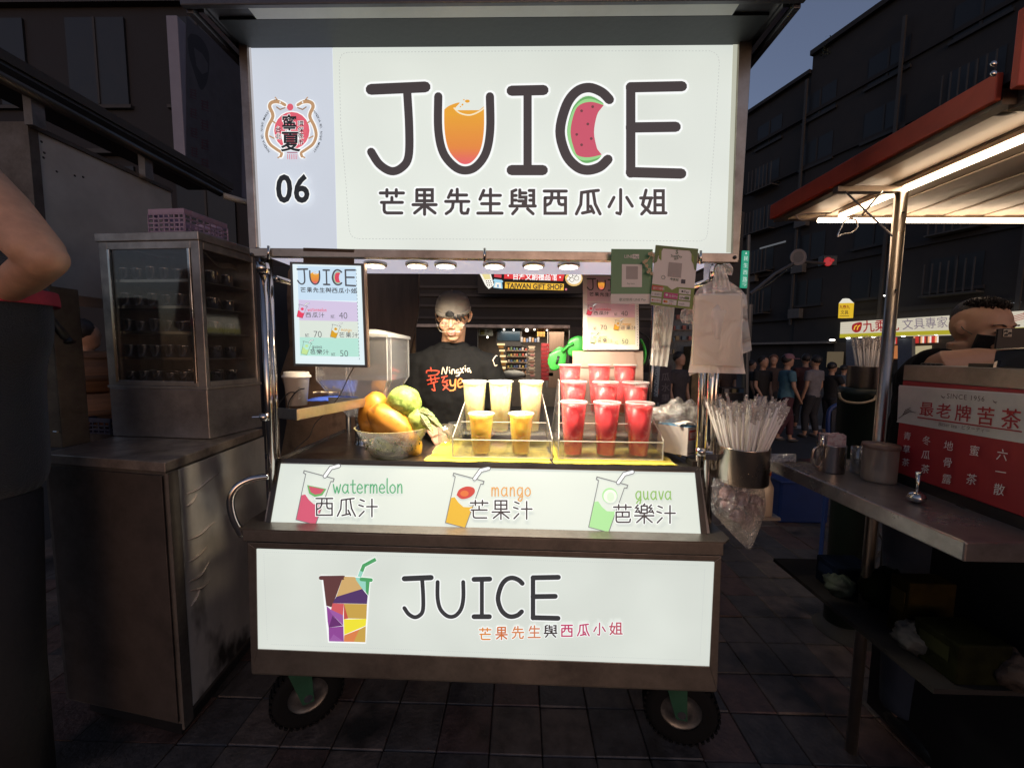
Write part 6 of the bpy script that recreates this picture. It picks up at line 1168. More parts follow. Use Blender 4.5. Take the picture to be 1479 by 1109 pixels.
def menu_art(fn, off, lit, s, parent, scheme):
    mk = LIT if lit else (lambda n, *c: M('paper_'+n, srgb(*c), .6, var=.04, bump=.02))
    W_ = mk('mwhite', 238, 244, 244); ink = mk('mink', 72, 74, 80); A = Art(fn, base=off)
    A.poly([(8, 62 if scheme else 60), (97, 62), (97, 95), (8, 95)], mk('mlav', 206, 194, 222) if not scheme else mk('mpink', 222, 190, 206)); A.poly([(8, 95), (97, 95), (97, 124), (8, 124)], mk('mcream', 214, 224, 214) if not scheme else mk('mpeach', 230, 214, 186))
    A.poly([(8, 124), (97, 124), (97, 156 if not scheme else 158), (8, 156)], mk('mmint', 178, 224, 210) if not scheme else mk('mlime', 222, 226, 186))
    A.poly([(8, 3), (97, 3), (97, 60), (8, 60)], mk('msky', 196, 220, 238) if not scheme else mk('mrose', 226, 206, 218))
    juice_word(A, 8, 8, .195, ink, .95, None, (mk('mo1', 238, 168, 40), mk('mo2', 234, 128, 40), mk('mo3', 220, 84, 60), W_, mk('mg1', 90, 140, 90), mk('mg2', 190, 214, 170), mk('mrd', 214, 70, 92), mk('msd', 120, 40, 50)), sy=.21)
    glyphs(A, '芒果先生與西瓜小姐', 11.5, 38.5, 9, 9.7, 1.0, ink, None)
    for (x, y, jm, txt, tc, pr, pxx, pyy) in ((8, 68, mk('mwm', 226, 64, 96), '西瓜汁', 'watermelon', '40', 70, 91), (58, 101, mk('mmg', 214, 160, 36), '芒果汁', 'mango', '70', 31, 124), (14, 131, mk('mgv', 192, 224, 150), '芭樂汁', 'guava', '50', 70, 156)):
        cup_icon(A, x+2, y, .26, ink, jm, lambda A, T, s: A.disc(T(25, 25), 9*s, jm), lw=2)
        glyphs(A, txt, x+11, y+13, 9, 10, .75, ink, None); hand(A, tc, x+15, y+8, 3.4, jm if tc != 'guava' else ink, .55, 1.15)
        A.text(pr, pxx, pyy, 16, ink, -.012, wscale=.82); hand(A, 'NT.', pxx-12, pyy-4, 3.6, ink, .5)
    for k_ in range(26): A.stroke([(99.5, 8+k_*6), (99.5, 10.5+k_*6)], .8, mk('mdash', 120, 130, 130))
    return A
menu_art(quadmap(mp, ctr, 104, 170), .0022, True, 1, fc, 0).build('menu_print', fc)
# paper menu behind the red juices
my = D+.50; pp = yplane(my); c4 = [(842, 397), (922, 400), (923, 505), (842, 505)]
mpn = E0('paper_menu', pp.pt(882, 505), 'pale paper menu standing behind the red juices', 'menu')
pf = MB().prism([pp.pt(*p) for p in c4], (0, .003, 0)).build('menu_sheet', M('menu_paper', (.84, .82, .79), .55, var=.03, bump=.02), mpn)
menu_art(quadmap(pp, c4, 104, 170), .0006, False, 1, pf, 1).build('menu_print', pf)
# white translucent board behind it
o = MB().prism([PY(827, 507, my+.02), PY(929, 507, my+.02), PY(929, 585, my+.02), PY(827, 585, my+.02)], (0, .006, 0)).build('white_acrylic_board', clear('milky_board', (.9, .9, .9), body=.75, bodycol=(.86, .66, .56), gloss=.15), bevel=.001); tag(o, 'milky clear board standing under the paper menu', 'board')
MB().prism([PY(845, 508, my+.012), PY(915, 508, my+.012), PY(920, 530, my+.012), PY(838, 530, my+.012)], (0, .003, 0)).build('inner_panel', clear('milky_board'), o)
st_ = MB().box((PY(829, 585, my).x, my+.02, ZC), (PY(927, 585, my).x, my+.12, PY(830, 584, my+.02).z)).build('board_stand', clear('milky_board'), o)
# green sieve handle
gh = E0('green_kitchen_tool', PY(800, 520, my+.06), 'bright green plastic looped handles behind the paper menu', 'kitchen tool')
GP = M('bright_green_plastic', (.03, .26, .04), .4, var=.08, bump=.03)
gk = (PY(811, 510, my+.06)-PY(810, 510, my+.06)).length
for (px, py, rx, rz) in ((805, 518, 13, 17), (834, 500, 16, 14)):
    hnd = MB().ell(PY(px, py, my+.06), (rx*gk, .010, rz*gk), Euler((0, .5 if px < 820 else -.6, 0)).to_matrix(), 28, 12, lambda q: 1+.22*noise.noise(q*1.6+Vector((px, 0, 0)))).build('handle', GP, gh, smooth=True)
    if px < 820: MB().tube([PY(px-1, py+7, my+.050), PY(px+2, py-4, my+.050)], [1.6*gk, 1.9*gk], 8).build('slot', BLK, hnd, smooth=True)
MB().tube([PY(812, 508, my+.06), PY(820, 500, my+.06), PY(828, 496, my+.06)], [7*gk, 6*gk, 7*gk], 10, flat=.4).build('handle_neck', GP, gh, smooth=True)
MB().tube(curve([PY(*p, my+.06) for p in [(925, 490), (930, 500), (932, 512), (929, 524), (922, 532)]], 5), .016, 10, flat=.35).build('handle', GP, gh, smooth=True)
o = MB().tube(curve([PY(*p, my+.09) for p in [(920, 478), (936, 488), (940, 505), (936, 522), (928, 534)]], 5), .01, 8, flat=.4).build('pan_edge', BLK, gh, smooth=True)
# ------------------------------------------------------------------ payment cards
def card(c4, y, th, mat, name, label, cat='card', lean=0):
    pl = plane3(PY(*c4[0], y), PY(*c4[1], y+lean), PY(*c4[3], y))
    o = MB().prism([pl.pt(*p) for p in c4], -pl.n*th).build(name, mat, bevel=.0008); tag(o, label, cat); return o, pl
CY = D-.05
GRC = M('card_green', (.10, .25, .11), .4, var=.08); CRM = M('card_cream', (.74, .68, .62), .45, var=.06)
o, pl = card([(883, 359.5), (943, 360), (942.5, 439), (882, 439)], CY, .003, GRC, 'payment_card', 'green payment card with a pale square, left of the two')
MG_ = M('pay_ink', (.10, .17, .12), .5)
A = Art(quadmap(pl, [(883, 359.5), (943, 360), (942.5, 439), (882, 439)], 60, 79.5), base=.0007)
A.poly([(0, 65), (60, 65), (60, 79.5), (0, 79.5)], CRM); A.poly([(15.5, 22), (44.5, 22), (44.5, 55), (15.5, 55)], CRM); A.poly([(31, 7.5), (40, 7.5), (40, 14), (31, 14)], CRM)
A.text('LINE', 18.5, 13, 6.5, CRM, .01); A.text('Pay', 32, 12.8, 5.6, M('pay_ink'), .01); A.text('歡迎使用 LINE Pay', 12, 75, 4.8, MG_, .0); A.text('Pay here', 23, 51, 3.2, MG_)
A.poly([(21.5, 25), (38.5, 25), (38.5, 43.5), (21.5, 43.5)], M('blank_code_square', (.40, .35, .32), .5))
A.build('card_print', o)
c4 = [(947, 354), (1008.5, 359.5), (1000, 447), (939, 440)]
o, pl = card(c4, CY-.01, .003, CRM, 'payment_card', 'tilted cream payment card with green corners and small logo boxes')
A = Art(quadmap(pl, c4, 61, 88), base=.0007); LG = M('leaf_print', (.20, .27, .05), .5); LG2 = M('leaf_print2', (.13, .19, .06), .5)
A.poly([(0, 0), (61, 0), (61, 4), (0, 4)], LG2); A.fan((2, 8), [(0, 0), (12, 2), (9, 9), (5, 16), (4, 24), (0, 27)], LG2); A.fan((58, 8), [(61, 0), (48, 2), (53, 10), (55, 18), (58, 30), (61, 32)], LG2)
A.poly([(6, 6), (9, 5), (10, 22), (6, 19)], LG); A.poly([(52, 7), (56, 12), (57, 24), (53, 18)], LG)
A.poly([(0, 57), (22, 58), (29, 63), (36, 58), (61, 57), (61, 88), (0, 88)], LG)
A.poly([(21, 23), (40, 23), (40, 44), (21, 44)], M('blank_code_square')); A.text('S', 31, 10, 8, M('pay_ink'), .02, align='c'); A.text('ScanPay', 31, 15, 5, M('pay_ink'), .01, align='c'); A.text('台灣', 31, 18.5, 3.5, M('pay_ink'), .02, align='c'); A.text('今支付', 31, 49, 4.2, M('pay_ink'), .02, align='c')
A.poly([(41, 46), (47, 46), (47, 52), (41, 52)], M('logo_dark', (.05, .05, .07), .5)); A.ring((15, 46), 2.6, .5, MG_)
RD = M('logo_red', (.52, .06, .04), .5); PK = M('logo_magenta', (.50, .05, .20), .5); CW = M('logo_white', (.66, .62, .58), .5); KK = M('logo_ink', (.03, .03, .03), .5)
A.poly([(0, 59), (16, 59), (16, 66), (0, 66)], RD); A.text('銀行掃碼', 1.5, 64.5, 4.2, CW)
A.poly([(39, 60), (56, 60), (56, 67), (39, 67)], CW); A.disc((44, 63.5), 1.5, KK); A.text('Pay', 46, 65.5, 5.5, KK)
A.poly([(0, 68), (15, 68), (15, 75), (0, 75)], CW); A.text('T 悠遊付', 1, 73, 3.6, KK); A.poly([(18, 67.5), (38, 67.5), (38, 76), (18, 76)], PK); A.disc((22, 71), 1.8, CW); A.text('全盈Pay', 25, 73.3, 4, CW)
A.poly([(40, 69), (56, 69), (56, 76), (40, 76)], CW); A.text('LINE', 41, 74.3, 4.2, KK, .03); A.poly([(48.5, 70.5), (54.5, 70.5), (54.5, 74.8), (48.5, 74.8)], LG2)
A.poly([(0, 77), (15, 77), (15, 84), (0, 84)], CW); A.text('●台灣Pay', 1, 82, 3.3, RD); A.poly([(17, 77.5), (37, 77.5), (37, 85), (17, 85)], CW); A.disc((20, 81), 1.9, RD); A.disc((22.4, 81), 1.9, M('logo_orange', (.6, .25, .03), .5)); A.text('VISA', 26, 80.8, 3.4, M('logo_dark')); A.text('JCB', 26.3, 84.3, 3, RD)
A.poly([(39, 78), (56, 78), (56, 85), (39, 85)], CW); A.text('icash', 41, 83, 3.8, M('logo_dark'))
A.build('card_print', o)
# hanging string of dried flowers between the cards
fl = MB(); rf_ = random.Random(4)
fl.tube(curve([PY(941, 366, CY-.015), PY(937, 374, CY-.014), PY(931, 380, CY-.013), PY(936, 388, CY-.013), PY(941, 396, CY-.013)], 4), .0012, 5)
for p in [(941, 366), (943, 369), (938, 367), (930, 379), (934, 384), (938, 390), (941, 395), (933, 377), (936, 393)]:
    c = PY(p[0], p[1], CY-.016)
    for k_ in range(5): a = k_*1.26; fl.ell(c+Vector((math.cos(a)*.003, -.001, math.sin(a)*.003)), (.0026, .0015, .0026), nu=6, nv=4)
o = fl.build('flower_garland', M('dried_flower', (.62, .47, .28), .7)); tag(o, 'small string of dried cream flowers between the payment cards', 'garland')
# ------------------------------------------------------------------ plastic bags
BAG = clear('milky_bag', (.93, .91, .88), body=.42, bodycol=(.95, .92, .87), gloss=.10, rough=.25, wrinkle=.35, wscale=9)
BAG2 = clear('milky_bag_dense', (.93, .91, .88), body=.78, bodycol=(.97, .94, .88), gloss=.10, rough=.28, wrinkle=.35, wscale=10)
CB = clear('crinkled_clear_bag', (.95, .94, .92), body=.16, bodycol=(.85, .78, .74), gloss=.28, rough=.14, wrinkle=1.0, wscale=34)
def sheet(outline_l, outline_r, y, depth, seed, n=26, m=22, amp=.008, pleat=0):
    """hanging sheet: left and right pixel outlines from top to bottom"""
    L_, R2 = curve([Vector((*p, 0)) for p in outline_l], 6), curve([Vector((*p, 0)) for p in outline_r], 6)
    def fn(u, v):
        a = L_[min(len(L_)-1, int(v*(len(L_)-1)))]; b = R2[min(len(R2)-1, int(v*(len(R2)-1)))]
        px, py = a.x+(b.x-a.x)*u, a.y+(b.y-a.y)*u
        d = noise.noise(Vector((u*3+seed, v*3, 0)))*amp+noise.noise(Vector((u*9+seed, v*7, 3)))*amp*.4+pleat*math.sin(u*22+seed)*(1-.3*v)
        return PY(px, py, y-math.sin(math.pi*u)*depth*math.sin(math.pi*min(1, v*1.1+.1))+d)
    return MB().grid(fn, n, m)
by = D-.03
hb1 = E0('plastic_bag_bundle', PY(1040, 545, by), 'thick bundle of milky plastic bags hanging on the right post', 'plastic bags', 'plastic bag bundles hung at the right of the cart')
sheet([(1010, 424), (1001, 440), (1002, 470), (1000, 500), (997, 520), (994, 538)], [(1072, 424), (1073, 450), (1072, 480), (1073, 510), (1075, 530), (1077, 540)], by-.01, .02, 2, amp=.006).build('bag_front', BAG2, hb1, smooth=True)
sheet([(1032, 404), (1010, 416), (1003, 430), (1004, 445)], [(1050, 404), (1070, 418), (1078, 430), (1080, 446)], by+.004, .02, 5, amp=.008).build('bag_shoulder', BAG, hb1, smooth=True)
sheet([(1003, 430), (1002, 470), (998, 510), (995, 543)], [(1078, 425), (1080, 460), (1084, 490), (1086, 506)], by+.02, .012, 9, amp=.008).build('bag_back', BAG, hb1, smooth=True)
sheet([(1034, 384), (1032, 394), (1030, 406), (1028, 422)], [(1044, 382), (1048, 392), (1052, 402), (1056, 420)], by-.012, .012, 3, amp=.004, pleat=.003).build('bag_neck', BAG2, hb1, smooth=True)
sheet([(1044, 381), (1046, 386), (1046, 396)], [(1054, 380), (1059, 388), (1057, 398)], by-.01, .01, 3, amp=.006).build('bag_tail', BAG2, hb1, smooth=True)
sheet([(984, 448), (982, 458), (985, 466)], [(1003, 440), (1002, 455), (1001, 469)], by+.01, .008, 3, amp=.006).build('bag_corner', BAG, hb1, smooth=True)
MB().prism([PY(1004, 426, by-.028), PY(1071, 427, by-.028), PY(1070, 529, by-.028), PY(1000, 527, by-.028)], (0, .010, 0)).build('folded_stack', clear('bag_stack', (.9, .88, .84), body=.6, bodycol=(.90, .84, .76), gloss=.10, rough=.25, wrinkle=.3, wscale=8), hb1)
hb2 = E0('plastic_bag_bundle', PY(957, 530, my-.08), 'narrow pleated bundle of white bags hanging beside the paper menu', 'plastic bags', 'plastic bag bundles hung at the right of the cart')
sheet([(944, 436), (943, 470), (941, 500), (939, 527)], [(975, 436), (972, 470), (968, 500), (964, 530)], my-.08, .01, 2, n=44, amp=.005, pleat=.006).build('bag_sheet', BAG2, hb2, smooth=True)
sheet([(946, 440), (945, 470), (944, 505)], [(958, 440), (956, 470), (953, 506)], my-.10, .008, 6, n=24, amp=.004, pleat=.004).build('bag_sheet', BAG, hb2, smooth=True)
hb3 = E0('waste_bag', PY(1078, 792, D-.0), 'clear plastic bag of pinkish waste hanging under the steel straw holder', 'plastic bag')
sheet([(1030, 690), (1027, 715), (1028, 738), (1040, 752), (1056, 770), (1074, 788), (1080, 793)], [(1104, 704), (1106, 725), (1105, 742), (1100, 756), (1094, 772), (1088, 786), (1084, 793)], D-.03, .04, 4, n=34, m=34, amp=.012).build('bag_front', CB, hb3, smooth=True)
sheet([(1032, 690), (1030, 715), (1031, 738), (1042, 752), (1058, 770), (1074, 787)], [(1104, 704), (1106, 725), (1104, 742), (1099, 756), (1093, 772), (1088, 783)], D+.04, -.03, 8, n=34, m=34, amp=.012).build('bag_back', CB, hb3, smooth=True)
for k_ in range(7):
    px, py = [(1052, 728), (1070, 720), (1085, 735), (1065, 745), (1080, 755), (1092, 722), (1050, 712)][k_]
    c = PY(px, py, D+.0); MB().ell(c, (.028, .016, .022), Euler((k_, k_*2, 0)).to_matrix(), 12, 8, lambda q: 1+.3*noise.noise(q*2+Vector((k_, 0, 0)))).build('crumpled_tissue', M('pink_waste', (.32, .20, .20), .8, var=.3), hb3, smooth=True)
# ------------------------------------------------------------------ straws in steel holder
def straw_holder(cx, cy, z0, r, h, n, L_, spread, label, seed, slabel, sgroup, wallmat):
    t_ = E0('straw_holder', (cx, cy, z0), label, 'holder')
    MB().lathe([(.001, .002), (r*.97, 0), (r, .004), (r, h-.003), (r*1.012, h), (r*.985, h), (r*.975, h-.004), (r*.975, .006), (.001, .006)], (cx, cy, z0), 48).build('holder_body', wallmat, t_, smooth=True)
    rs = random.Random(seed); proto = None
    for i in range(n):
        a = 2*math.pi*rs.random(); q_ = math.sqrt(rs.random())*.80; bx_, by_ = q_*r*.55*math.cos(a), q_*r*.55*math.sin(a)
        tx, ty = math.cos(a)*q_*spread+rs.uniform(-.3, .3)*spread*.4, math.sin(a)*q_*spread*.7
        dr = Vector((tx, ty, 1)).normalized(); ln = L_*rs.uniform(.88, 1.05)
        # keep the straw inside the rim
        top = Vector((bx_, by_, 0))+dr*(h/dr.z); m_ = Vector((top.x, top.y)).length
        if m_ > r*.93: s_ = (r*.93)/m_; dr = Vector((top.x*s_-bx_, top.y*s_-by_, h)).normalized()
        if proto is None:
            me = MB(); me.tube([(0, 0, 0), (0, 0, ln)], .0036, 6)
            ws = me.build('straw', M('wrapped_straw', (.88, .83, .78), .4, var=.08, scale=30), keep=True, smooth=True); proto = ws.data; bpy.data.objects.remove(ws)
            wr_ = MB(); wr_.grid(lambda u, v: Vector(((u-.5)*.010+.002*math.sin(v*9), .0045+.0016*math.sin(v*14+u*4), ln-.034+v*.052)), 4, 9); wr_.grid(lambda u, v: Vector((.004+.002*math.sin(v*9), (u-.5)*.008, ln-.012+v*.022)), 3, 5)
            wo = wr_.build('wrapper', clear('straw_wrapper', (.95, .94, .92), body=.42, bodycol=(.85, .76, .70), gloss=.3, rough=.15, wrinkle=.6, wscale=90), keep=True); wm = wo.data; bpy.data.objects.remove(wo)
        o = bpy.data.objects.new('straw', proto); COL.objects.link(o); o.location = (cx+bx_, cy+by_, z0+.008); o.rotation_euler = (Matrix.Rotation(rs.uniform(0, 6), 3, dr) @ Vector((0, 0, 1)).rotation_difference(dr).to_matrix()).to_euler(); o.scale = (1, 1, ln/L_)
        tag(o, slabel, 'straw', sgroup)
        w2 = bpy.data.objects.new('wrapper', wm); COL.objects.link(w2); w2.parent = o
    return t_
sy = D+.0; sc_ = PY(1070, 697, sy); rs_ = (PY(1104.5, 650, sy)-PY(1035.5, 650, sy)).length/2; zt2 = PY(1070, 652, sy-rs_).z
z0_ = PY(1070, 706, sy-rs_).z
straw_holder(sc_.x, sy, z0_, rs_, zt2-z0_, 105, .255, .66, 'brushed steel straw holder clamped to the right post of the juice cart', 5, 'wrapped straw standing in the steel holder at the right post of the juice cart', 'wrapped straws in the near steel holder', steel('holder_steel', (.50, .43, .36), .2, 'z', .15))
MB().box((PY(1018, 650, sy).x, sy-.006, zt2-.05), (sc_.x-rs_*.95, sy+.006, zt2-.03)).build('holder_bracket', CHR, cart)
# bottle behind
bq = PY(1100, 720, D+.28); k = (PY(1101, 720, D+.28)-bq).length
bt = E0('sauce_bottle', (bq.x, bq.y, bq.z-.06), 'pale bottle with an orange band behind the straw holder', 'bottle'); WB = M('bottle_white', (.62, .52, .42), .35, var=.05)
zb_ = bq.z-.06; MB().lathe([(.001, 0), (14*k, 0), (14*k, 40*k), (9*k, 52*k), (9*k, 58*k)], (bq.x, bq.y, zb_), 20).build('bottle_body', WB, bt, smooth=True)
MB().lathe([(10*k, 58*k), (10*k, 63*k)], (bq.x, bq.y, zb_), 20).build('cap_band', M('cap_orange', (.6, .12, .02), .4), bt); MB().lathe([(10.5*k, 63*k), (10.5*k, 76*k), (8*k, 80*k), (.001, 80*k)], (bq.x, bq.y, zb_), 20).build('cap', WB, bt, smooth=True)
MB().box((bq.x-.12, bq.y-.05, zb_-.012), (bq.x+.05, bq.y+.06, zb_)).build('bottle_shelf', DST, cart)
# ------------------------------------------------------------------ tissue box and bag at the right of the counter
ty = D+.16
a, b, c = PY(958, 655, ty), PY(992, 665, ty-.05), PY(1018, 655, ty)
z1 = ZC+.03; hbx = PY(985, 614, ty).z-z1
tb = E0('tissue_box', (b.x, b.y, z1), 'white and blue carton with a red label beside the right post', 'box')
p0, p1, p2 = Vector((b.x-.085, b.y+.075, z1)), Vector((b.x, b.y, z1)), Vector((b.x+.055, b.y+.03, z1)); p3 = p0+(p2-p1)
bxm = MB().prism([p0, p1, p2, p3], (0, 0, hbx)).build('carton', M('carton_white', (.58, .52, .48), .5, var=.06), tb, bevel=.001)
MB().prism([v+Vector((0, 0, hbx+.0005)) for v in (p0, p1, p2, p3)], (0, 0, .001)).build('carton_top', M('carton_blue', (.12, .30, .48), .45), tb)
A = Art(lambda u, v, off=0: p1.lerp(p2, u)+Vector((0, 0, hbx*(1-v)))+Vector((.5, -.86, 0))*off*1.0)
A.poly([(.08, .1), (1, .1), (1, .45), (.08, .45)], M('logo_red')); A.text('無粉醫手', .14, .38, .26, CW, .02, wscale=.8); A.text('醫療', .5, .82, .36, M('logo_ink'), wscale=.8); A.poly([(.08, .9), (.6, .9), (.6, .93), (.08, .93)], M('logo_ink')); A.build('carton_print', bxm)
ttt = MB().grid(lambda u, v: Vector((p1.x-.03+.07*u, p1.y+.01+.04*v, z1+hbx+.004+.014*math.sin(3.1*u)+.006*noise.noise(Vector((u*5, v*5, 0))))), 14, 8).build('tissue', M('tissue_paper', (.62, .56, .52), .9), tb, smooth=True, solid=.002)
pb = E0('clear_plastic_bag', PY(978, 612, ty+.05), 'crumpled clear plastic bag heaped behind the carton', 'plastic bag')
bb = PY(980, 603, ty+.06)
MB().ell(bb, (.095, .06, .062), None, 36, 24, lambda q: 1+.5*noise.noise(q*2.2)+.22*noise.noise(q*6)).build('bag_film', CB, pb, smooth=True)
MB().ell(bb+Vector((-.02, .01, -.02)), (.06, .045, .045), None, 30, 20, lambda q: 1+.5*noise.noise(q*2.7+Vector((4, 0, 0)))+.2*noise.noise(q*7)).build('bag_film', CB, pb, smooth=True)
# wooden edge tray under
o = MB().prism([PZ(955, 643, ZC+.02), PZ(983, 661, ZC+.02), PZ(986, 657, ZC+.02), PZ(960, 640, ZC+.02)], (0, 0, .018)).build('wooden_batten', M('worn_wood', (.30, .20, .10), .6, var=.3, stretch=(1, 6, 6)), bevel=.002); tag(o, 'worn wooden batten leading back beside the red juice stand', 'batten')
o = MB().box((PZ(984, 664, ZC).x, D+.075, ZC+.001), (PZ(1012, 664, ZC).x, D+.13, ZC+.022)).build('steel_stop_block', DKF, bevel=.002); tag(o, 'small dark steel block on the right corner of the counter', 'block')
# small glasses near the vendor's hand
for i, (px, py) in enumerate([(643, 640), (655, 620)]):
    c = PY(px, 655, D+.33); c.z = ZC+.001
    o = MB().lathe([(.001, .003), (.028, .002), (.034, .09), (.033, .09), (.027, .006)], c+Vector((.0, .06*i, 0)), 24).build('drinking_glass', GL, smooth=True); tag(o, ['clear empty glass on the counter behind the fruit bowl', 'second clear glass just behind the first, near the vendor\'s hand'][i], 'glass')
# ================================================================== people
from mathutils.bvhtree import BVHTree
SK = M('skin_warm', (.52, .30, .20), .52, var=.14, scale=26, bump=.16, bscale=220, sss=.15); SKD = M('skin_tan', (.40, .23, .15), .5, var=.1, scale=18, bump=.08, sss=.1)
HR = M('black_hair', (.015, .012, .011), .5, var=.3, scale=60, bump=.9, bscale=160, stretch=(1, 1, .15))
BT = M('black_cotton', (.006, .006, .0065), .92, var=.2, scale=10, bump=.5, bscale=30, spec=.12)
def hand_mesh(mb, wrist, dirv, up, s=1.0, curl=.5, left=False):
    """palm, four unequal bent fingers and a thumb from the side of the palm"""
    d = Vector(dirv).normalized(); u = Vector(up); u = (u-d*u.dot(d)).normalized(); r = d.cross(u)*(-1 if left else 1); w_ = Vector(wrist)
    mb.tube([w_, w_+d*.03*s, w_+d*.075*s], [.024*s, .034*s, .036*s], 12, flat=.5)
    for i, (o_, ln) in enumerate(((-.028, .062), (-.010, .074), (.009, .070), (.027, .054))):
        p = w_+d*.07*s+r*o_*s; pts = [p]; a = 0
        for j, f in enumerate((.45, .32, .23)):
            a += curl*(.5+.5*j); p = p+(d*math.cos(a)-u*math.sin(a))*ln*f*s*1.15; pts.append(p)
        mb.tube(pts, [.0092*s, .0085*s, .0078*s, .006*s], 8); mb.ell(pts[-1], (.006*s,)*3, nu=8, nv=6)
    p = w_+d*.022*s-r*.026*s; q_ = p+(d*.5-r*.8-u*.3).normalized()*.034*s; e = q_+(d*.85-r*.25-u*.35).normalized()*.03*s
    mb.tube([p, q_, e], [.013*s, .0105*s, .008*s], 8); mb.ell(e, (.0075*s,)*3, nu=8, nv=6)
def simple_person(base, h, yaw, label, shirt, legs, hair=HR, skin=SKD, stride=.0, arms=(0, 0), dress=None, cap=None, sit=False, group='people walking in the street'):
    Rz = Matrix.Rotation(yaw, 3, 'Z'); b = Vector(base); P = lambda x, y, z: b+Rz @ Vector((x*h, y*h, z*h))
    t_ = E0('person', b, label, 'person', group); s = stride
    bo = MB()
    bo.ell(P(0, 0, .93), (.047*h, .057*h, .065*h), Rz, 14, 10); bo.ell(P(0, -.05, .925), (.010*h, .012*h, .013*h), Rz, 8, 6); bo.ell(P(0, -.02, .89), (.033*h, .035*h, .03*h), Rz, 10, 8)
    bo.tube([P(0, .01, .80), P(0, 0, .90)], [.034*h, .030*h], 10)
    hz = []
    for i, sd in enumerate((-1, 1)):
        a = arms[i]; sh = P(sd*.105, 0, .80); el = P(sd*(.125+.02*a), -.06*a, .80-.17*(1-.25*a)); wr = P(sd*.11, -.05-.13*a, .80-.17-.15+.17*a)
        bo.tube([P(0, 0, .79), sh, el, wr], [.03*h, .03*h, .022*h, .016*h], 10); dv = (wr-el).normalized(); bo.tube([wr, wr+dv*.05*h, wr+dv*.085*h], [.016*h, .021*h, .010*h], 8, flat=.55); hz.append(wr)
    bo.tube([P(0, 0, .5), P(0, 0, .62), P(0, 0, .78)], [.05*h, .045*h, .045*h], 12)
    feet = []
    for i, sd in enumerate((-1, 1)):
        st_ = s*sd
        hip = P(sd*.048, 0, .50); kn = P(sd*.05, -.03-st_*.5, .28) if not sit else P(sd*.06, -.20, .46); an = P(sd*.05, -st_+.0, .05+max(0, -st_)*.3) if not sit else P(sd*.06, -.20, .2)
        bo.tube([hip, kn, an], [.052*h, .034*h, .022*h], 10); feet.append(an); bo.ell(an+Rz @ Vector((0, -.03*h, -.022*h)), (.024*h, .055*h, .022*h), Rz, 10, 6)
    bo.build('body', skin, t_, remesh=.014*h/1.6, sm=4)
    sb = MB()
    rings = [(.50, .090, .066), (.58, .080, .060), (.68, .094, .066), (.76, .100, .066), (.80, .085, .055), (.83, .045, .040)]
    sb.add([P(rx*math.cos(2*math.pi*k/18), ry*math.sin(2*math.pi*k/18), z) for z, rx, ry in rings for k in range(18)], [(i*18+k, i*18+(k+1) % 18, (i+1)*18+(k+1) % 18, (i+1)*18+k) for i in range(5) for k in range(18)]+[tuple(range(17, -1, -1)), tuple(range(90, 108))])
    for i, sd in enumerate((-1, 1)):
        a = arms[i]; sh = P(sd*.100, 0, .795); el = P(sd*(.125+.02*a), -.06*a, .80-.17*(1-.25*a)); sb.tube([P(sd*.05, 0, .79), sh, sh.lerp(el, .62)], [.04*h, .041*h, .036*h], 12)
    if dress:
        sb.lathe([(.085*h, .33*h), (.10*h, .33*h), (.085*h, .5*h), (.07*h, .62*h), (.001, .63*h)], b, 20)
    sb.build('dress' if dress else 'shirt', shirt, t_, remesh=.012*h/1.6, sm=4)
    lb = MB()
    for i, sd in enumerate((-1, 1)):
        st_ = s*sd
        hip = P(sd*.045, 0, .52); kn = P(sd*.05, -.03-st_*.5, .28) if not sit else P(sd*.06, -.20, .46); an = feet[i]+Vector((0, 0, .02))
        lb.tube([hip, kn, kn.lerp(an, .9)], [.063*h, .043*h, .034*h], 12)
    lb.ell(P(0, 0, .515), (.092*h, .066*h, .05*h), Rz, 14, 8)
    lb.build('trousers', legs, t_, remesh=.012*h/1.6, sm=3)
    hb_ = MB(); hb_.ell(P(0, .012, .948), (.052*h, .058*h, .058*h), Rz, 14, 10, lambda q: 1+.10*noise.noise(q*5+b))
    hb_.build('hair', hair, t_, smooth=True)
    if cap:
        cb = MB(); cb.lathe([(.056*h, 0), (.057*h, .02*h), (.04*h, .05*h), (.001, .06*h)], P(0, 0, .955), 18); cb.ell(P(0, -.07, .955), (.04*h, .05*h, .006*h), Rz, 12, 6); cb.build('cap', cap, t_, smooth=True)
    for f_ in feet: MB().ell(f_+Rz @ Vector((0, -.032*h, -.028*h)), (.027*h, .062*h, .022*h), Rz, 12, 8).build('shoe', M('worn_shoe', (.05, .045, .04), .6), t_, smooth=True)
    return t_, P, hz
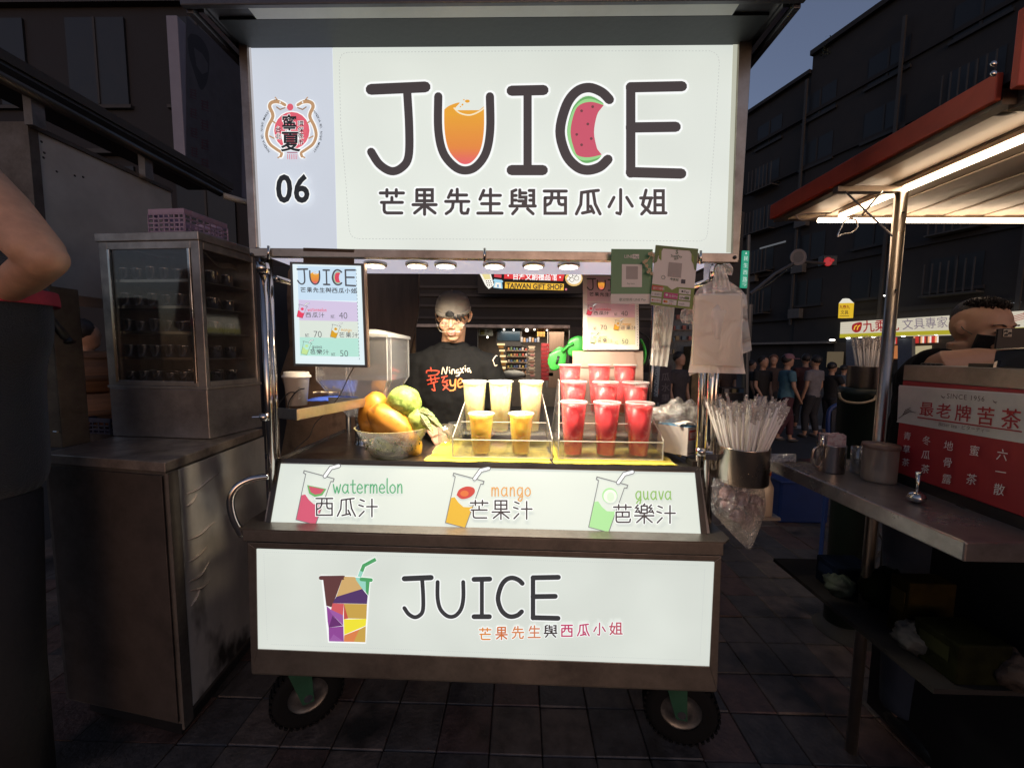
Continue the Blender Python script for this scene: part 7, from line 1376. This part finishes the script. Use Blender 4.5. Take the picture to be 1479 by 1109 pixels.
def head(root, c, Rm, skin, s=1.0, mask=False):
    """head with brow, eye sockets, nose, lips, jaw and ears; face towards local -y"""
    Q = lambda x, y, z: c+Rm @ Vector((x*s, y*s, z*s)); m = MB()
    m.ell(Q(0, .012, .022), (.073*s, .090*s, .090*s), Rm, 24, 16); m.ell(Q(0, -.030, -.030), (.058*s, .056*s, .068*s), Rm, 20, 12)
    m.ell(Q(0, -.052, -.080), (.030*s, .026*s, .022*s), Rm, 14, 10); m.ell(Q(0, -.066, .030), (.050*s, .016*s, .014*s), Rm, 14, 8)
    for sd in (-1, 1):
        m.ell(Q(sd*.041, -.055, -.022), (.020*s, .022*s, .022*s), Rm, 12, 8); m.ell(Q(sd*.030, -.0735, .006), (.0145*s, .009*s, .0095*s), Rm, 12, 8)
        m.tube([Q(sd*.073, .006, .020), Q(sd*.083, .014, .028), Q(sd*.086, .018, .012), Q(sd*.079, .010, -.012), Q(sd*.070, .002, -.022)], [.006*s, .0085*s, .0085*s, .007*s, .005*s], 8)
        m.ell(Q(sd*.075, .008, .0), (.009*s, .012*s, .018*s), Rm, 10, 8); m.ell(Q(sd*.011, -.090, -.022), (.009*s, .009*s, .008*s), Rm, 10, 8)
    m.tube([Q(0, -.076, .018), Q(0, -.086, -.004), Q(0, -.098, -.020)], [.007*s, .0085*s, .0105*s], 10)
    m.ell(Q(0, -.079, -.046), (.024*s, .012*s, .012*s), Rm, 14, 8)
    return m, Q
# ------------------------------------------------------------------ the vendor in the cart
VY = 1.93
vb = PY(655, 600, VY); vb.z = 0
ven = E0('person', vb, 'vendor in black t-shirt, grey backwards cap and glasses looking down behind the juices', 'person')
hc = PY(655, 459, VY-.07); tilt = Matrix.Rotation(math.radians(22), 3, 'X')
m, Q = head(ven, hc, tilt, SK, .98)
nk = PY(653, 496, VY); sh = [PY(607, 525, VY), PY(704, 527, VY)]
el = [PY(598, 600, VY-.02), PY(722, 606, VY-.02)]; wr = [PY(622, 618, VY-.20), PY(690, 640, VY-.24)]
m.tube([Vector((hc.x, hc.y+.03, hc.z-.04)), Vector((nk.x, VY+.02, nk.z)), Vector((nk.x, VY+.03, nk.z-.08))], [.056, .058, .075], 16)
for i in (0, 1): m.tube([Vector((nk.x, VY, nk.z-.06)), sh[i], el[i], wr[i]], [.06, .052, .042, .027], 14)
m.tube([Vector((nk.x, VY+.02, nk.z-.08)), Vector((nk.x, VY+.02, .95)), Vector((nk.x, VY+.02, .86))], [.075, .085, .085], 16, flat=1.5)
for sd in (-1, 1): m.tube([(nk.x+sd*.09, VY, .88), (nk.x+sd*.1, VY-.02, .47), (nk.x+sd*.1, VY, .08)], [.085, .055, .038], 12); m.ell((nk.x+sd*.1, VY-.05, .05), (.045, .12, .04), None, 12, 8)
hand_mesh(m, wr[0], (.55, -.6, -.35), (0, -.5, 1), 1.0, .55); hand_mesh(m, wr[1], (-.4, -.8, -.3), (0, -.3, 1), 1.0, .4, True)
m.build('body', SK, ven, remesh=.0036, sm=5)
for sd in (-1, 1):
    MB().tube(curve([Q(sd*.014, -.086, .024), Q(sd*.030, -.087, .029), Q(sd*.048, -.076, .024)], 4), .0026, 6, flat=.6).build('eyebrow', HR, ven, smooth=True)
    MB().tube(curve([Q(sd*.016, -.084, .000), Q(sd*.030, -.0865, -.004), Q(sd*.044, -.079, .000)], 4), .0010, 6).build('lashes', HR, ven, smooth=True)
MB().tube(curve([Q(-.020, -.087, -.047), Q(-.008, -.0925, -.0445), Q(0, -.0925, -.0455), Q(.008, -.0925, -.0445), Q(.020, -.087, -.047)], 4), .0042, 8, flat=.8).build('lips', M('lips', (.42, .16, .13), .4), ven, smooth=True)
MB().tube(curve([Q(-.015, -.086, -.0535), Q(0, -.0915, -.0555), Q(.015, -.086, -.0535)], 4), .0045, 8, flat=.8).build('lips', M('lips'), ven, smooth=True)
gls = MB()
gl = M('silver_wire', (.35, .33, .31), .3, metal=1)
for sd in (-1, 1):
    gls.tube([Q(sd*.034+.025*math.cos(a), -.100+abs(math.cos(a))*.003, -.018+.021*math.sin(a)) for a in [2*math.pi*k/24 for k in range(25)]], .0014, 6)
    gls.tube([Q(sd*.059, -.097, -.012), Q(sd*.078, -.05, .004), Q(sd*.084, .004, .016)], .0014, 6)
gls.tube([Q(-.009, -.1, -.014), Q(0, -.103, -.010), Q(.009, -.1, -.014)], .0014, 6)
g_ = gls.build('glasses', gl, ven, smooth=True)
# cap worn backwards: six panels, band, plastic strap arch over the forehead
CAPM = M('grey_brown_cap', (.20, .178, .158), .85, var=.12, scale=14, bump=.6, bscale=300)
cm = MB()
def capf(u, v):
    a = 2*math.pi*u; ph = v*math.pi/2; r0 = math.cos(ph)**.72; seam = 1-.02*abs(math.cos(a*3))**8; z = .032+.090*math.sin(ph)**.9
    front = -.5*(1-math.cos(a)) ; k_ = noise.noise(Vector((math.cos(a)*2, math.sin(a)*2, v*3)))*.004
    return Q((.083*r0*seam+k_)*math.sin(a), .010+(.099*r0*seam+k_)*math.cos(a), z+.012*(math.cos(a)*.5-.5)*(1-v)+.012*(1-v))
cm.grid(capf, 49, 14); cap_ = cm.build('cap', CAPM, ven, smooth=True, solid=.003)
MB().grid(lambda u, v: Q(.0855*math.sin(2*math.pi*u), .010+.1015*math.cos(2*math.pi*u), .030+.018*v+.012*(math.cos(2*math.pi*u)*.5-.5)+.008), 49, 4).build('band', CAPM, cap_, smooth=True, solid=.002)
ar = MB(); ar.grid(lambda u, v: Q((u-.5)*.040, -.0975+((u-.5)**2)*.02+v*.006, .036+v*.026*math.sin(math.pi*min(max(u, .08), .92))**.5), 13, 7); ar.build('strap_opening', BLK, cap_, smooth=True, solid=.004)
MB().ell(Q(0, .01, .130), (.006, .006, .004), tilt, 8, 6).build('button', CAPM, cap_)
MB().ell(Q(0, .135, .022), (.065, .055, .006), tilt, 16, 6).build('peak', CAPM, cap_, smooth=True)
hm = MB(); rh = random.Random(8)
for k in range(20):
    u = rh.uniform(.012, .060); hm.tube(curve([Q(u, -.087+u*u*4, .040), Q(u+.004, -.091+u*u*4, .026), Q(u+.010+rh.uniform(-.004, .006), -.083+u*u*5, rh.uniform(.004, .018))], 3), [.0022]*3+[.0018]*3+[.0006], 5)
for sd in (-1, 1):
    for k in range(9): hm.tube([Q(sd*.074, -.02+k*.006, .03), Q(sd*.077, -.024+k*.007, .004-.001*k)], [.004, .001], 5)
hm.ell(Q(0, .03, .0), (.076, .080, .055), tilt, 18, 12)
hm.build('hair', HR, ven, smooth=True)['kind'] = 'stuff'
# t-shirt
tm_ = MB(); cx = nk.x
tors = [(nk.z+.008, .066, .072), (nk.z-.018, .100, .085), (nk.z-.045, .145, .100), (nk.z-.080, .180, .112), (nk.z-.12, .198, .120), (nk.z-.20, .205, .125), (nk.z-.33, .195, .125), (nk.z-.50, .20, .13), (nk.z-.62, .20, .13)]
vs = [Vector((cx+rx*math.cos(2*math.pi*k/32), VY+.012+ry*math.sin(2*math.pi*k/32), z)) for z, rx, ry in tors for k in range(32)]
tm_.add(vs, [(i*32+k, (i+1)*32+k, (i+1)*32+(k+1) % 32, i*32+(k+1) % 32) for i in range(len(tors)-1) for k in range(32)]+[tuple(range(32)), tuple(reversed(range(32*(len(tors)-1), 32*len(tors))))])
for i in (0, 1):
    sd = -1 if i == 0 else 1
    mid = sh[i].lerp(el[i], .80)
    tm_.tube([Vector((cx+sd*.08, VY, nk.z-.075)), sh[i]+Vector((sd*.005, 0, -.005)), sh[i].lerp(el[i], .4)+Vector((sd*.012, 0, 0)), mid], [.07, .072, .074, .072], 18)
shirt = tm_.build('tshirt', BT, ven, remesh=.007, sm=5, disp=(.030, .10))
MB().tube([Vector((cx+.068*math.cos(a), VY+.010+.076*math.sin(a)-.004, nk.z-.006+.020*math.sin(a))) for a in [2*math.pi*k/28 for k in range(29)]], .006, 8).build('collar', BT, shirt, smooth=True)
dg = bpy.context.evaluated_depsgraph_get(); bv = BVHTree.FromObject(shirt, dg); inv = Vector(shirt.parent.location)
def shirt_fn(u, v, off=0):
    r = ray(u, v).normalized(); h_ = bv.ray_cast(O-inv, r); p = h_[0]+inv if h_[0] else PY(u, v, VY-.115)
    return p-r*(off+.0012)
A = Art(shirt_fn, base=.0006)
PR, PO, PCR = M('print_red', (.55, .05, .02), .7, bump=.02), M('print_orange', (.66, .20, .05), .7, bump=.02), M('print_cream', (.72, .60, .45), .7, bump=.02)
def wild(pts, wd, m_): A.stroke(curve(pts, 3), wd, m_)
for pts in ([(622, 531), (623, 536)], [(616, 538), (618, 535), (634, 536), (631, 541)], [(619, 543), (632, 541)], [(622, 545), (623, 551)], [(628, 544), (629, 550)], [(617, 549), (634, 546)], [(618, 555), (632, 551)], [(626, 552), (628, 564), (624, 562)], [(638, 545), (646, 543)], [(642, 545), (639, 552), (647, 549)], [(639, 552), (646, 553), (641, 562)], [(640, 556), (645, 560), (650, 564)], [(647, 556), (640, 563)]): wild(pts, 1.5, PR)
for pts in ([(650, 549), (651, 556), (656, 556), (658, 548)], [(658, 548), (657, 562), (650, 564)], [(661, 555), (668, 551), (665, 547), (661, 552), (663, 559), (670, 557)]): wild(pts, 2.1, PO)
A.disc((674, 553), 1.2, PO); A.disc((676, 550), .8, PO)
for pts in ([(638, 540), (640, 531), (644, 540), (646, 530)], [(649, 534), (650, 539)], [(652.5, 540), (653, 534), (656, 534), (657, 539)], [(662, 534), (659, 535), (660, 539), (663, 537), (663, 542), (659, 543)], [(665, 532), (669, 538)], [(669.5, 531), (665, 539)], [(672, 532), (672.5, 536)], [(678, 532), (675, 533), (676, 537), (679, 535), (680, 538)]): wild(pts, 1.4, PCR)
A.disc((649, 531), .8, PCR); A.disc((672, 528.6), .8, PCR)
for pts in ([(712, 520), (716, 514), (718, 514)], [(712, 520), (715, 528), (718, 527)]): wild(pts, 1.0, PCR)
A.build('shirt_print', shirt)
tb_ = MB()
for sd in (-1, 1): tb_.tube([(nk.x+sd*.085, VY, .96), (nk.x+sd*.1, VY-.02, .5), (nk.x+sd*.1, VY, .10)], [.10, .078, .062], 16)
tb_.build('trousers', M('dark_denim', (.02, .025, .04), .8, bump=.4), ven, remesh=.012, sm=3)
o = MB().box((nk.x-.03, 0, 0), (nk.x+.03, .01, .01)) if False else None
# ------------------------------------------------------------------ person at the left edge, hand on hip
NV = M('navy_cloth', (.009, .013, .020), .85, var=.3, scale=8, bump=.7, bscale=240, sheen=.3); RDB = M('red_binding', (.60, .06, .10), .75, var=.15, scale=20, bump=.6, bscale=300)
ly = .98; lb_ = PY(-60, 430, ly+.06); lb_.z = 0
lp_ = E0('person', lb_, 'worker at the left edge with bare bent arm and navy apron with a red band', 'person')
lc = Vector((PY(-62, 450, ly+.08).x-.15, ly+.12, 0))
m = MB(); shl = PY(-78, 232, ly); ell = PY(69, 373, ly-.02); wri = PY(4, 424, ly+.10)
m.tube([shl, shl.lerp(ell, .5)+Vector((0, 0, .004)), ell+Vector((-.02, 0, .012)), ell], [.072, .064, .052, .040], 20); m.tube([ell+Vector((-.008, 0, -.004)), ell.lerp(wri, .5), wri], [.043, .044, .032], 18); m.ell(ell+Vector((-.004, 0, 0)), (.043, .042, .042), None, 16, 12)
hand_mesh(m, wri, (-.8, .1, -.4), (0, -1, .2), 1.0, .3)
shr = Vector((lc.x-.34, lc.y, shl.z-.04)); m.tube([Vector((lc.x, lc.y, shl.z-.03)), shr, shr+Vector((-.06, .02, -.28)), shr+Vector((.03, -.16, -.42))], [.07, .062, .047, .03], 14); hand_mesh(m, shr+Vector((.03, -.16, -.42)), (.3, -.8, -.2), (0, 0, 1), 1, .4)
m.tube([(lc.x-.03, lc.y, shl.z-.1), (lc.x-.03, lc.y-.01, shl.z+.09)], [.06, .055], 14); hq = Vector((lc.x-.03, lc.y-.02, shl.z+.20)); mh, Qh = head(lp_, hq, Matrix.Rotation(.2, 3, 'Z'), SK); m.add(mh.v, mh.f)
m.tube([(lc.x-.02, lc.y, shl.z-.10), (lc.x-.05, lc.y, .85)], [.09, .08], 16, flat=1.1)
for sd in (-1, 1): m.tube([(lc.x+.04+sd*.08, lc.y, .85), (lc.x+.04+sd*.1, lc.y-.02, .48), (lc.x+.04+sd*.1, lc.y, .08)], [.07, .05, .04], 12); m.ell((lc.x+.04+sd*.1, lc.y-.05, .05), (.045, .12, .04), None, 12, 8)
m.build('body', SK, lp_, remesh=.006, sm=6)
MB().ell(hq+Vector((0, .02, .03)), (.085, .10, .10), None, 20, 14, lambda q: 1+.06*noise.noise(q*6)).build('hair', HR, lp_, smooth=True)
tz = lambda py: PY(40, py, ly+.02).z
xr_ = lambda px, py: PY(px, py, ly+.06).x-lc.x-.13
prof = [(shl.z+.01, .07, .08), (shl.z-.06, .16, .12), (tz(345), xr_(10, 345), .15), (tz(372), xr_(40, 372), .165), (tz(405), xr_(66, 405), .18), (tz(440), xr_(69, 440), .19), (tz(500), xr_(72, 500), .20), (tz(530), xr_(50, 530), .19), (tz(600), xr_(52, 600), .19), (tz(700), xr_(58, 700), .19), (tz(760), xr_(50, 760), .18)]
n = 40; vs = []
for j, (z, rx, ry) in enumerate(prof):
    for k in range(n):
        a = 2*math.pi*k/n; g_ = 1+.03*noise.noise(Vector((math.cos(a)*2.5, math.sin(a)*2.5, z*7))); vs.append(Vector((lc.x+rx*g_*math.cos(a), lc.y+ry*g_*math.sin(a), z)))
m = MB().add(vs, [(i*n+k, (i+1)*n+k, (i+1)*n+(k+1) % n, i*n+(k+1) % n) for i in range(len(prof)-1) for k in range(n)]+[tuple(range(n)), tuple(reversed(range(n*(len(prof)-1), n*len(prof))))])
ap = m.build('apron', NV, lp_, smooth=True, sub=3, disp=(.03, .11))
def band(z0, z1, rx0, rx1, ry0, ry1):
    mm = MB(); mm.add([Vector((lc.x+(rx0 if j == 0 else rx1)*math.cos(2*math.pi*k/n), lc.y+(ry0 if j == 0 else ry1)*math.sin(2*math.pi*k/n), z0 if j == 0 else z1)) for j in (0, 1) for k in range(n)], [(k, n+k, n+(k+1) % n, (k+1) % n) for k in range(n)]); return mm
band(tz(407), tz(433), xr_(67, 407)+.004, xr_(70, 433)+.004, .202, .208).build('red_band', RDB, ap, smooth=True, solid=.004, sub=2, disp=(.01, .11))
leg_ = MB()
for sd in (-1, 1): leg_.tube([(lc.x+.04+sd*.08, lc.y, tz(740)), (lc.x+.04+sd*.10, lc.y-.02, .5), (lc.x+.04+sd*.10, lc.y, .07)], [.11, .09, .07], 20)
leg_.build('trousers', M('black_trousers', (.008, .008, .010), .85, bump=.5), lp_, smooth=True)
# ------------------------------------------------------------------ vendor on the right, mask and phone
ry_ = 1.42
rb_ = PY(1400, 560, ry_+.02); rb_.z = 0
rv = E0('person', rb_, 'man with shaved sides and black mask holding up a phone at the red tea stall', 'person')
hc2 = PY(1417, 476, ry_); Rm = Matrix.Rotation(math.radians(2), 3, 'Z') @ Matrix.Rotation(math.radians(14), 3, 'X')
m, Q2 = head(rv, hc2, Rm, SKD, .90)
n2 = PY(1396, 508, ry_+.03)
m.tube([hc2+Vector((-.015, .03, -.04)), Vector((n2.x, n2.y, n2.z)), Vector((n2.x-.02, n2.y+.02, n2.z-.06))], [.050, .052, .06], 16)
m.tube([Vector((n2.x, n2.y+.02, n2.z-.05)), Vector((n2.x, n2.y+.03, 1.0)), Vector((n2.x, n2.y+.03, .9))], [.08, .09, .09], 16, flat=1.4)
s2 = [PY(1342, 542, ry_-.02), PY(1460, 540, ry_+.18)]
e2 = PY(1372, 524, ry_-.13); w2_ = PY(1446, 519, ry_-.10)
m.tube([s2[0], e2, e2.lerp(w2_, .5)+Vector((0, 0, .002)), w2_], [.055, .046, .042, .032], 18); hand_mesh(m, w2_, (.75, -.1, .55), (-.5, -.6, .4), 1.0, .6)
m.tube([Vector((n2.x, n2.y, n2.z-.05)), s2[1], s2[1]+Vector((.06, -.06, -.2)), PY(1490, 530, ry_-.02)], [.07, .055, .045, .032], 14); hand_mesh(m, PY(1490, 530, ry_-.02), (-.2, -.2, .9), (0, -1, 0), 1.0, .6, True)
for sd in (-1, 1): m.tube([(n2.x+sd*.09, n2.y, .9), (n2.x+sd*.1, n2.y-.02, .48), (n2.x+sd*.1, n2.y, .08)], [.09, .06, .04], 12); m.ell((n2.x+sd*.1, n2.y-.05, .05), (.045, .12, .04), None, 12, 8)
m.build('body', SKD, rv, remesh=.0045, sm=5)
for sd in (-1, 1):
    MB().tube(curve([Q2(sd*.014, -.083, .026), Q2(sd*.030, -.083, .033), Q2(sd*.050, -.070, .028)], 4), .003, 6, flat=.6).build('eyebrow', HR, rv, smooth=True)
    MB().tube(curve([Q2(sd*.017, -.083, .004), Q2(sd*.030, -.086, .0075), Q2(sd*.044, -.079, .003)], 4), .0019, 6).build('eye', BLK, rv, smooth=True)
km = MB(); km.grid(lambda u, v: Q2(.076*math.sin((u-.5)*2.7)*(1-.28*v), -.016-.088*math.cos((u-.5)*2.3)*(1-.15*v)+.012*v-.010*math.exp(-((u-.5)/.12)**2)*(1-v), -.008-.088*v+.003*math.sin(v*12)), 22, 12)
mk_ = km.build('face_mask', M('black_mask', (.014, .014, .016), .75, bump=.4, bscale=150), rv, smooth=True, solid=.002)
for sd in (-1, 1): MB().tube([Q2(sd*.072, -.035, -.012), Q2(sd*.079, -.01, .0), Q2(sd*.080, .014, .018)], .0016, 6).build('ear_loop', BLK, mk_)
hm = MB(); rh = random.Random(2)
for k in range(420):
    a = rh.uniform(-.052, .052); b_ = rh.uniform(-.050, .085); z0 = .022+.088*math.sqrt(max(.02, 1-(a/.08)**2-((b_-.012)/.095)**2)); 
    if a*a/.052**2+(b_-.018)**2/.07**2 > 1: continue
    hm.tube([Q2(a, b_, z0-.004), Q2(a*1.05, b_-.003, z0+.008), Q2(a*1.05+rh.uniform(-.008, .008)-.010, b_-.012, z0+rh.uniform(.008, .022))], [.0032, .0026, .0008], 4)
hm.ell(Q2(0, .026, .046), (.056, .078, .070), Rm, 18, 12)
hm.build('hair', HR, rv, smooth=True)['kind'] = 'stuff'
tb2 = MB(); ca = math.radians(20)
tors = [(n2.z+.000, .075, .080), (n2.z-.025, .13, .10), (n2.z-.05, .185, .115), (n2.z-.10, .215, .135), (n2.z-.25, .215, .14), (n2.z-.5, .22, .15)]
vs = [Vector((n2.x-.01+rx*math.cos(t_)*math.cos(ca)-ry*math.sin(t_)*math.sin(ca), n2.y+.03+rx*math.cos(t_)*math.sin(ca)+ry*math.sin(t_)*math.cos(ca), z)) for z, rx, ry in tors for t_ in [2*math.pi*k/32 for k in range(32)]]
tb2.add(vs, [(i*32+k, (i+1)*32+k, (i+1)*32+(k+1) % 32, i*32+(k+1) % 32) for i in range(len(tors)-1) for k in range(32)]+[tuple(range(32)), tuple(reversed(range(160, 192)))])
tb2.tube([Vector((n2.x-.06, n2.y+.01, n2.z-.07)), s2[0]+Vector((0, .01, 0)), s2[0].lerp(e2, .6)], [.075, .078, .074], 18); tb2.tube([Vector((n2.x+.06, n2.y+.04, n2.z-.07)), s2[1], s2[1]+Vector((.03, -.03, -.1))], [.075, .075, .07], 18)
tb2.build('tshirt', BT, rv, remesh=.008, sm=5, disp=(.020, .08))
tr2 = MB()
for sd in (-1, 1): tr2.tube([(n2.x+sd*.085, n2.y+.02, .98), (n2.x+sd*.1, n2.y, .5), (n2.x+sd*.1, n2.y, .10)], [.115, .085, .07], 16)
tr2.build('trousers', M('dark_denim'), rv, remesh=.012, sm=3)
for sd in (-1, 1): MB().ell((n2.x+sd*.1, n2.y-.055, .048), (.052, .135, .05), None, 14, 8).build('shoe', BLK, rv, smooth=True)
ph = E0('smartphone', PY(1462, 490, ry_-.14), 'black smartphone with round triple camera held up by the masked man', 'phone')
pp_ = plane3(PY(1441, 478, ry_-.12), PY(1490, 474, ry_-.155), PY(1438, 504, ry_-.115))
pq = lambda px, py, o_=0: pp_.pt(px, py, o_)
MB().prism([pq(1441, 475), pq(1496, 473), pq(1492, 506), pq(1437, 504)], -pp_.n*.009).build('phone_body', BLK, ph, bevel=.002)
MB().prism([pq(1449.5, 475.5, .0025), pq(1462, 475.5, .0025), pq(1461.5, 486.5, .0025), pq(1448.5, 486.5, .0025)], -pp_.n*.0022).build('camera_bump', M('beige_bump', (.40, .34, .26), .4), ph, bevel=.001)
for p in ((1453, 478.8), (1458.5, 481.5), (1453, 484)): MB().lathe([(.001, .001), (.0036, .0015), (.0042, 0)], pq(*p, .0026), 14, axis=pp_.n).build('camera_lens', BLK, ph)
# ================================================================== far straw tub and the people of the street
straw_holder(*FARTUB[:4], FARTUB[4], 90, FARTUB[4]+.115, .30, 'steel straw tub on the green bin at the tea stall', 9, 'wrapped straw standing in the far steel tub at the tea stall', 'wrapped straws in the far steel tub', steel('far_tub_steel', (.45, .38, .33), .25, 'z', .2))
def street(px, pyf, **kw): p = PZ(px, pyf, 0); p.z = 0; return p
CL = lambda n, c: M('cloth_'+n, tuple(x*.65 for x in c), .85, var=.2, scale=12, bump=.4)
def sp_(px, head_top, yy, yaw, label, shirt, legs, **kw):
    b = PY(px, 600, yy); b.z = 0; h_ = PY(px, head_top, yy).z
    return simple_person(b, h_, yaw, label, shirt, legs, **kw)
t_, P, hz = sp_(1133, 512, 6.6, math.radians(80), 'person in a light blue dress and pink cap walking past, behind the tea counter', CL('sky_blue', (.10, .24, .30)), CL('maroon', (.10, .03, .04)), stride=.09, arms=(.25, -.2), dress=True, cap=CL('pink_cap', (.34, .17, .20)))
t_, P, hz = sp_(1098, 514, 6.9, math.radians(20), 'woman in black top and jeans carrying a white bag, left of the blue dress', CL('black_top', (.015, .015, .016)), CL('jeans', (.06, .07, .09)), stride=.05, arms=(.3, 0))
o = MB().lathe([(.001, 0), (.10, .01), (.13, .12), (.07, .24), (.04, .25)], hz[0]-Vector((0, 0, .25)), 16, sy=.5).build('carrier_bag', CL('white_bag', (.34, .31, .33)), smooth=True); tag(o, 'white carrier bag held by the woman in black', 'bag')
sp_(1112, 512, 7.6, math.radians(-30), 'person with reddish brown hair just behind the blue dress', CL('brown_top', (.08, .05, .04)), CL('dark_legs', (.03, .03, .035)), hair=M('red_brown_hair', (.12, .05, .025), .6), stride=.03)
sp_(1172, 513, 7.0, math.radians(200), 'person in a white t-shirt with a dark strap, back turned, right of the pink cap', CL('white_tee', (.26, .24, .25)), CL('dark_legs', (.03, .03, .035)), stride=.03)
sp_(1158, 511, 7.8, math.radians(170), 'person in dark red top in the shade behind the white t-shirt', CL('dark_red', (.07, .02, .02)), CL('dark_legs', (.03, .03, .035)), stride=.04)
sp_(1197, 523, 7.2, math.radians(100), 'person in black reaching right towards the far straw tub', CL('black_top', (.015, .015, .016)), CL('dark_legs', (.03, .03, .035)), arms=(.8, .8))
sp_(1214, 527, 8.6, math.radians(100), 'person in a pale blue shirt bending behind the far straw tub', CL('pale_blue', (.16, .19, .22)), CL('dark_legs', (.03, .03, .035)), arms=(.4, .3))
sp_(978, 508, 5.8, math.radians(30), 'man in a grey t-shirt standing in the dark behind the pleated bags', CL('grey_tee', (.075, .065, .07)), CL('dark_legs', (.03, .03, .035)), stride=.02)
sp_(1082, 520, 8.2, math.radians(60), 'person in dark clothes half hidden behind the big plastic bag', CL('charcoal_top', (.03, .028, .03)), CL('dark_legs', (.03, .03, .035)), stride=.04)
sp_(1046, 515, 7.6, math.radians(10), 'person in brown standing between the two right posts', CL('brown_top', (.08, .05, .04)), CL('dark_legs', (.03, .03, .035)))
b = PY(128, 560, 3.1); b.z = 0
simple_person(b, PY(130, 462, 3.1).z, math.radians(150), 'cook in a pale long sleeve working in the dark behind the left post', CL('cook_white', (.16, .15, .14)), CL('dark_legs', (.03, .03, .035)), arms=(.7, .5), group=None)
for o in bpy.data.objects:
    if '_o' in o: del o['_o']
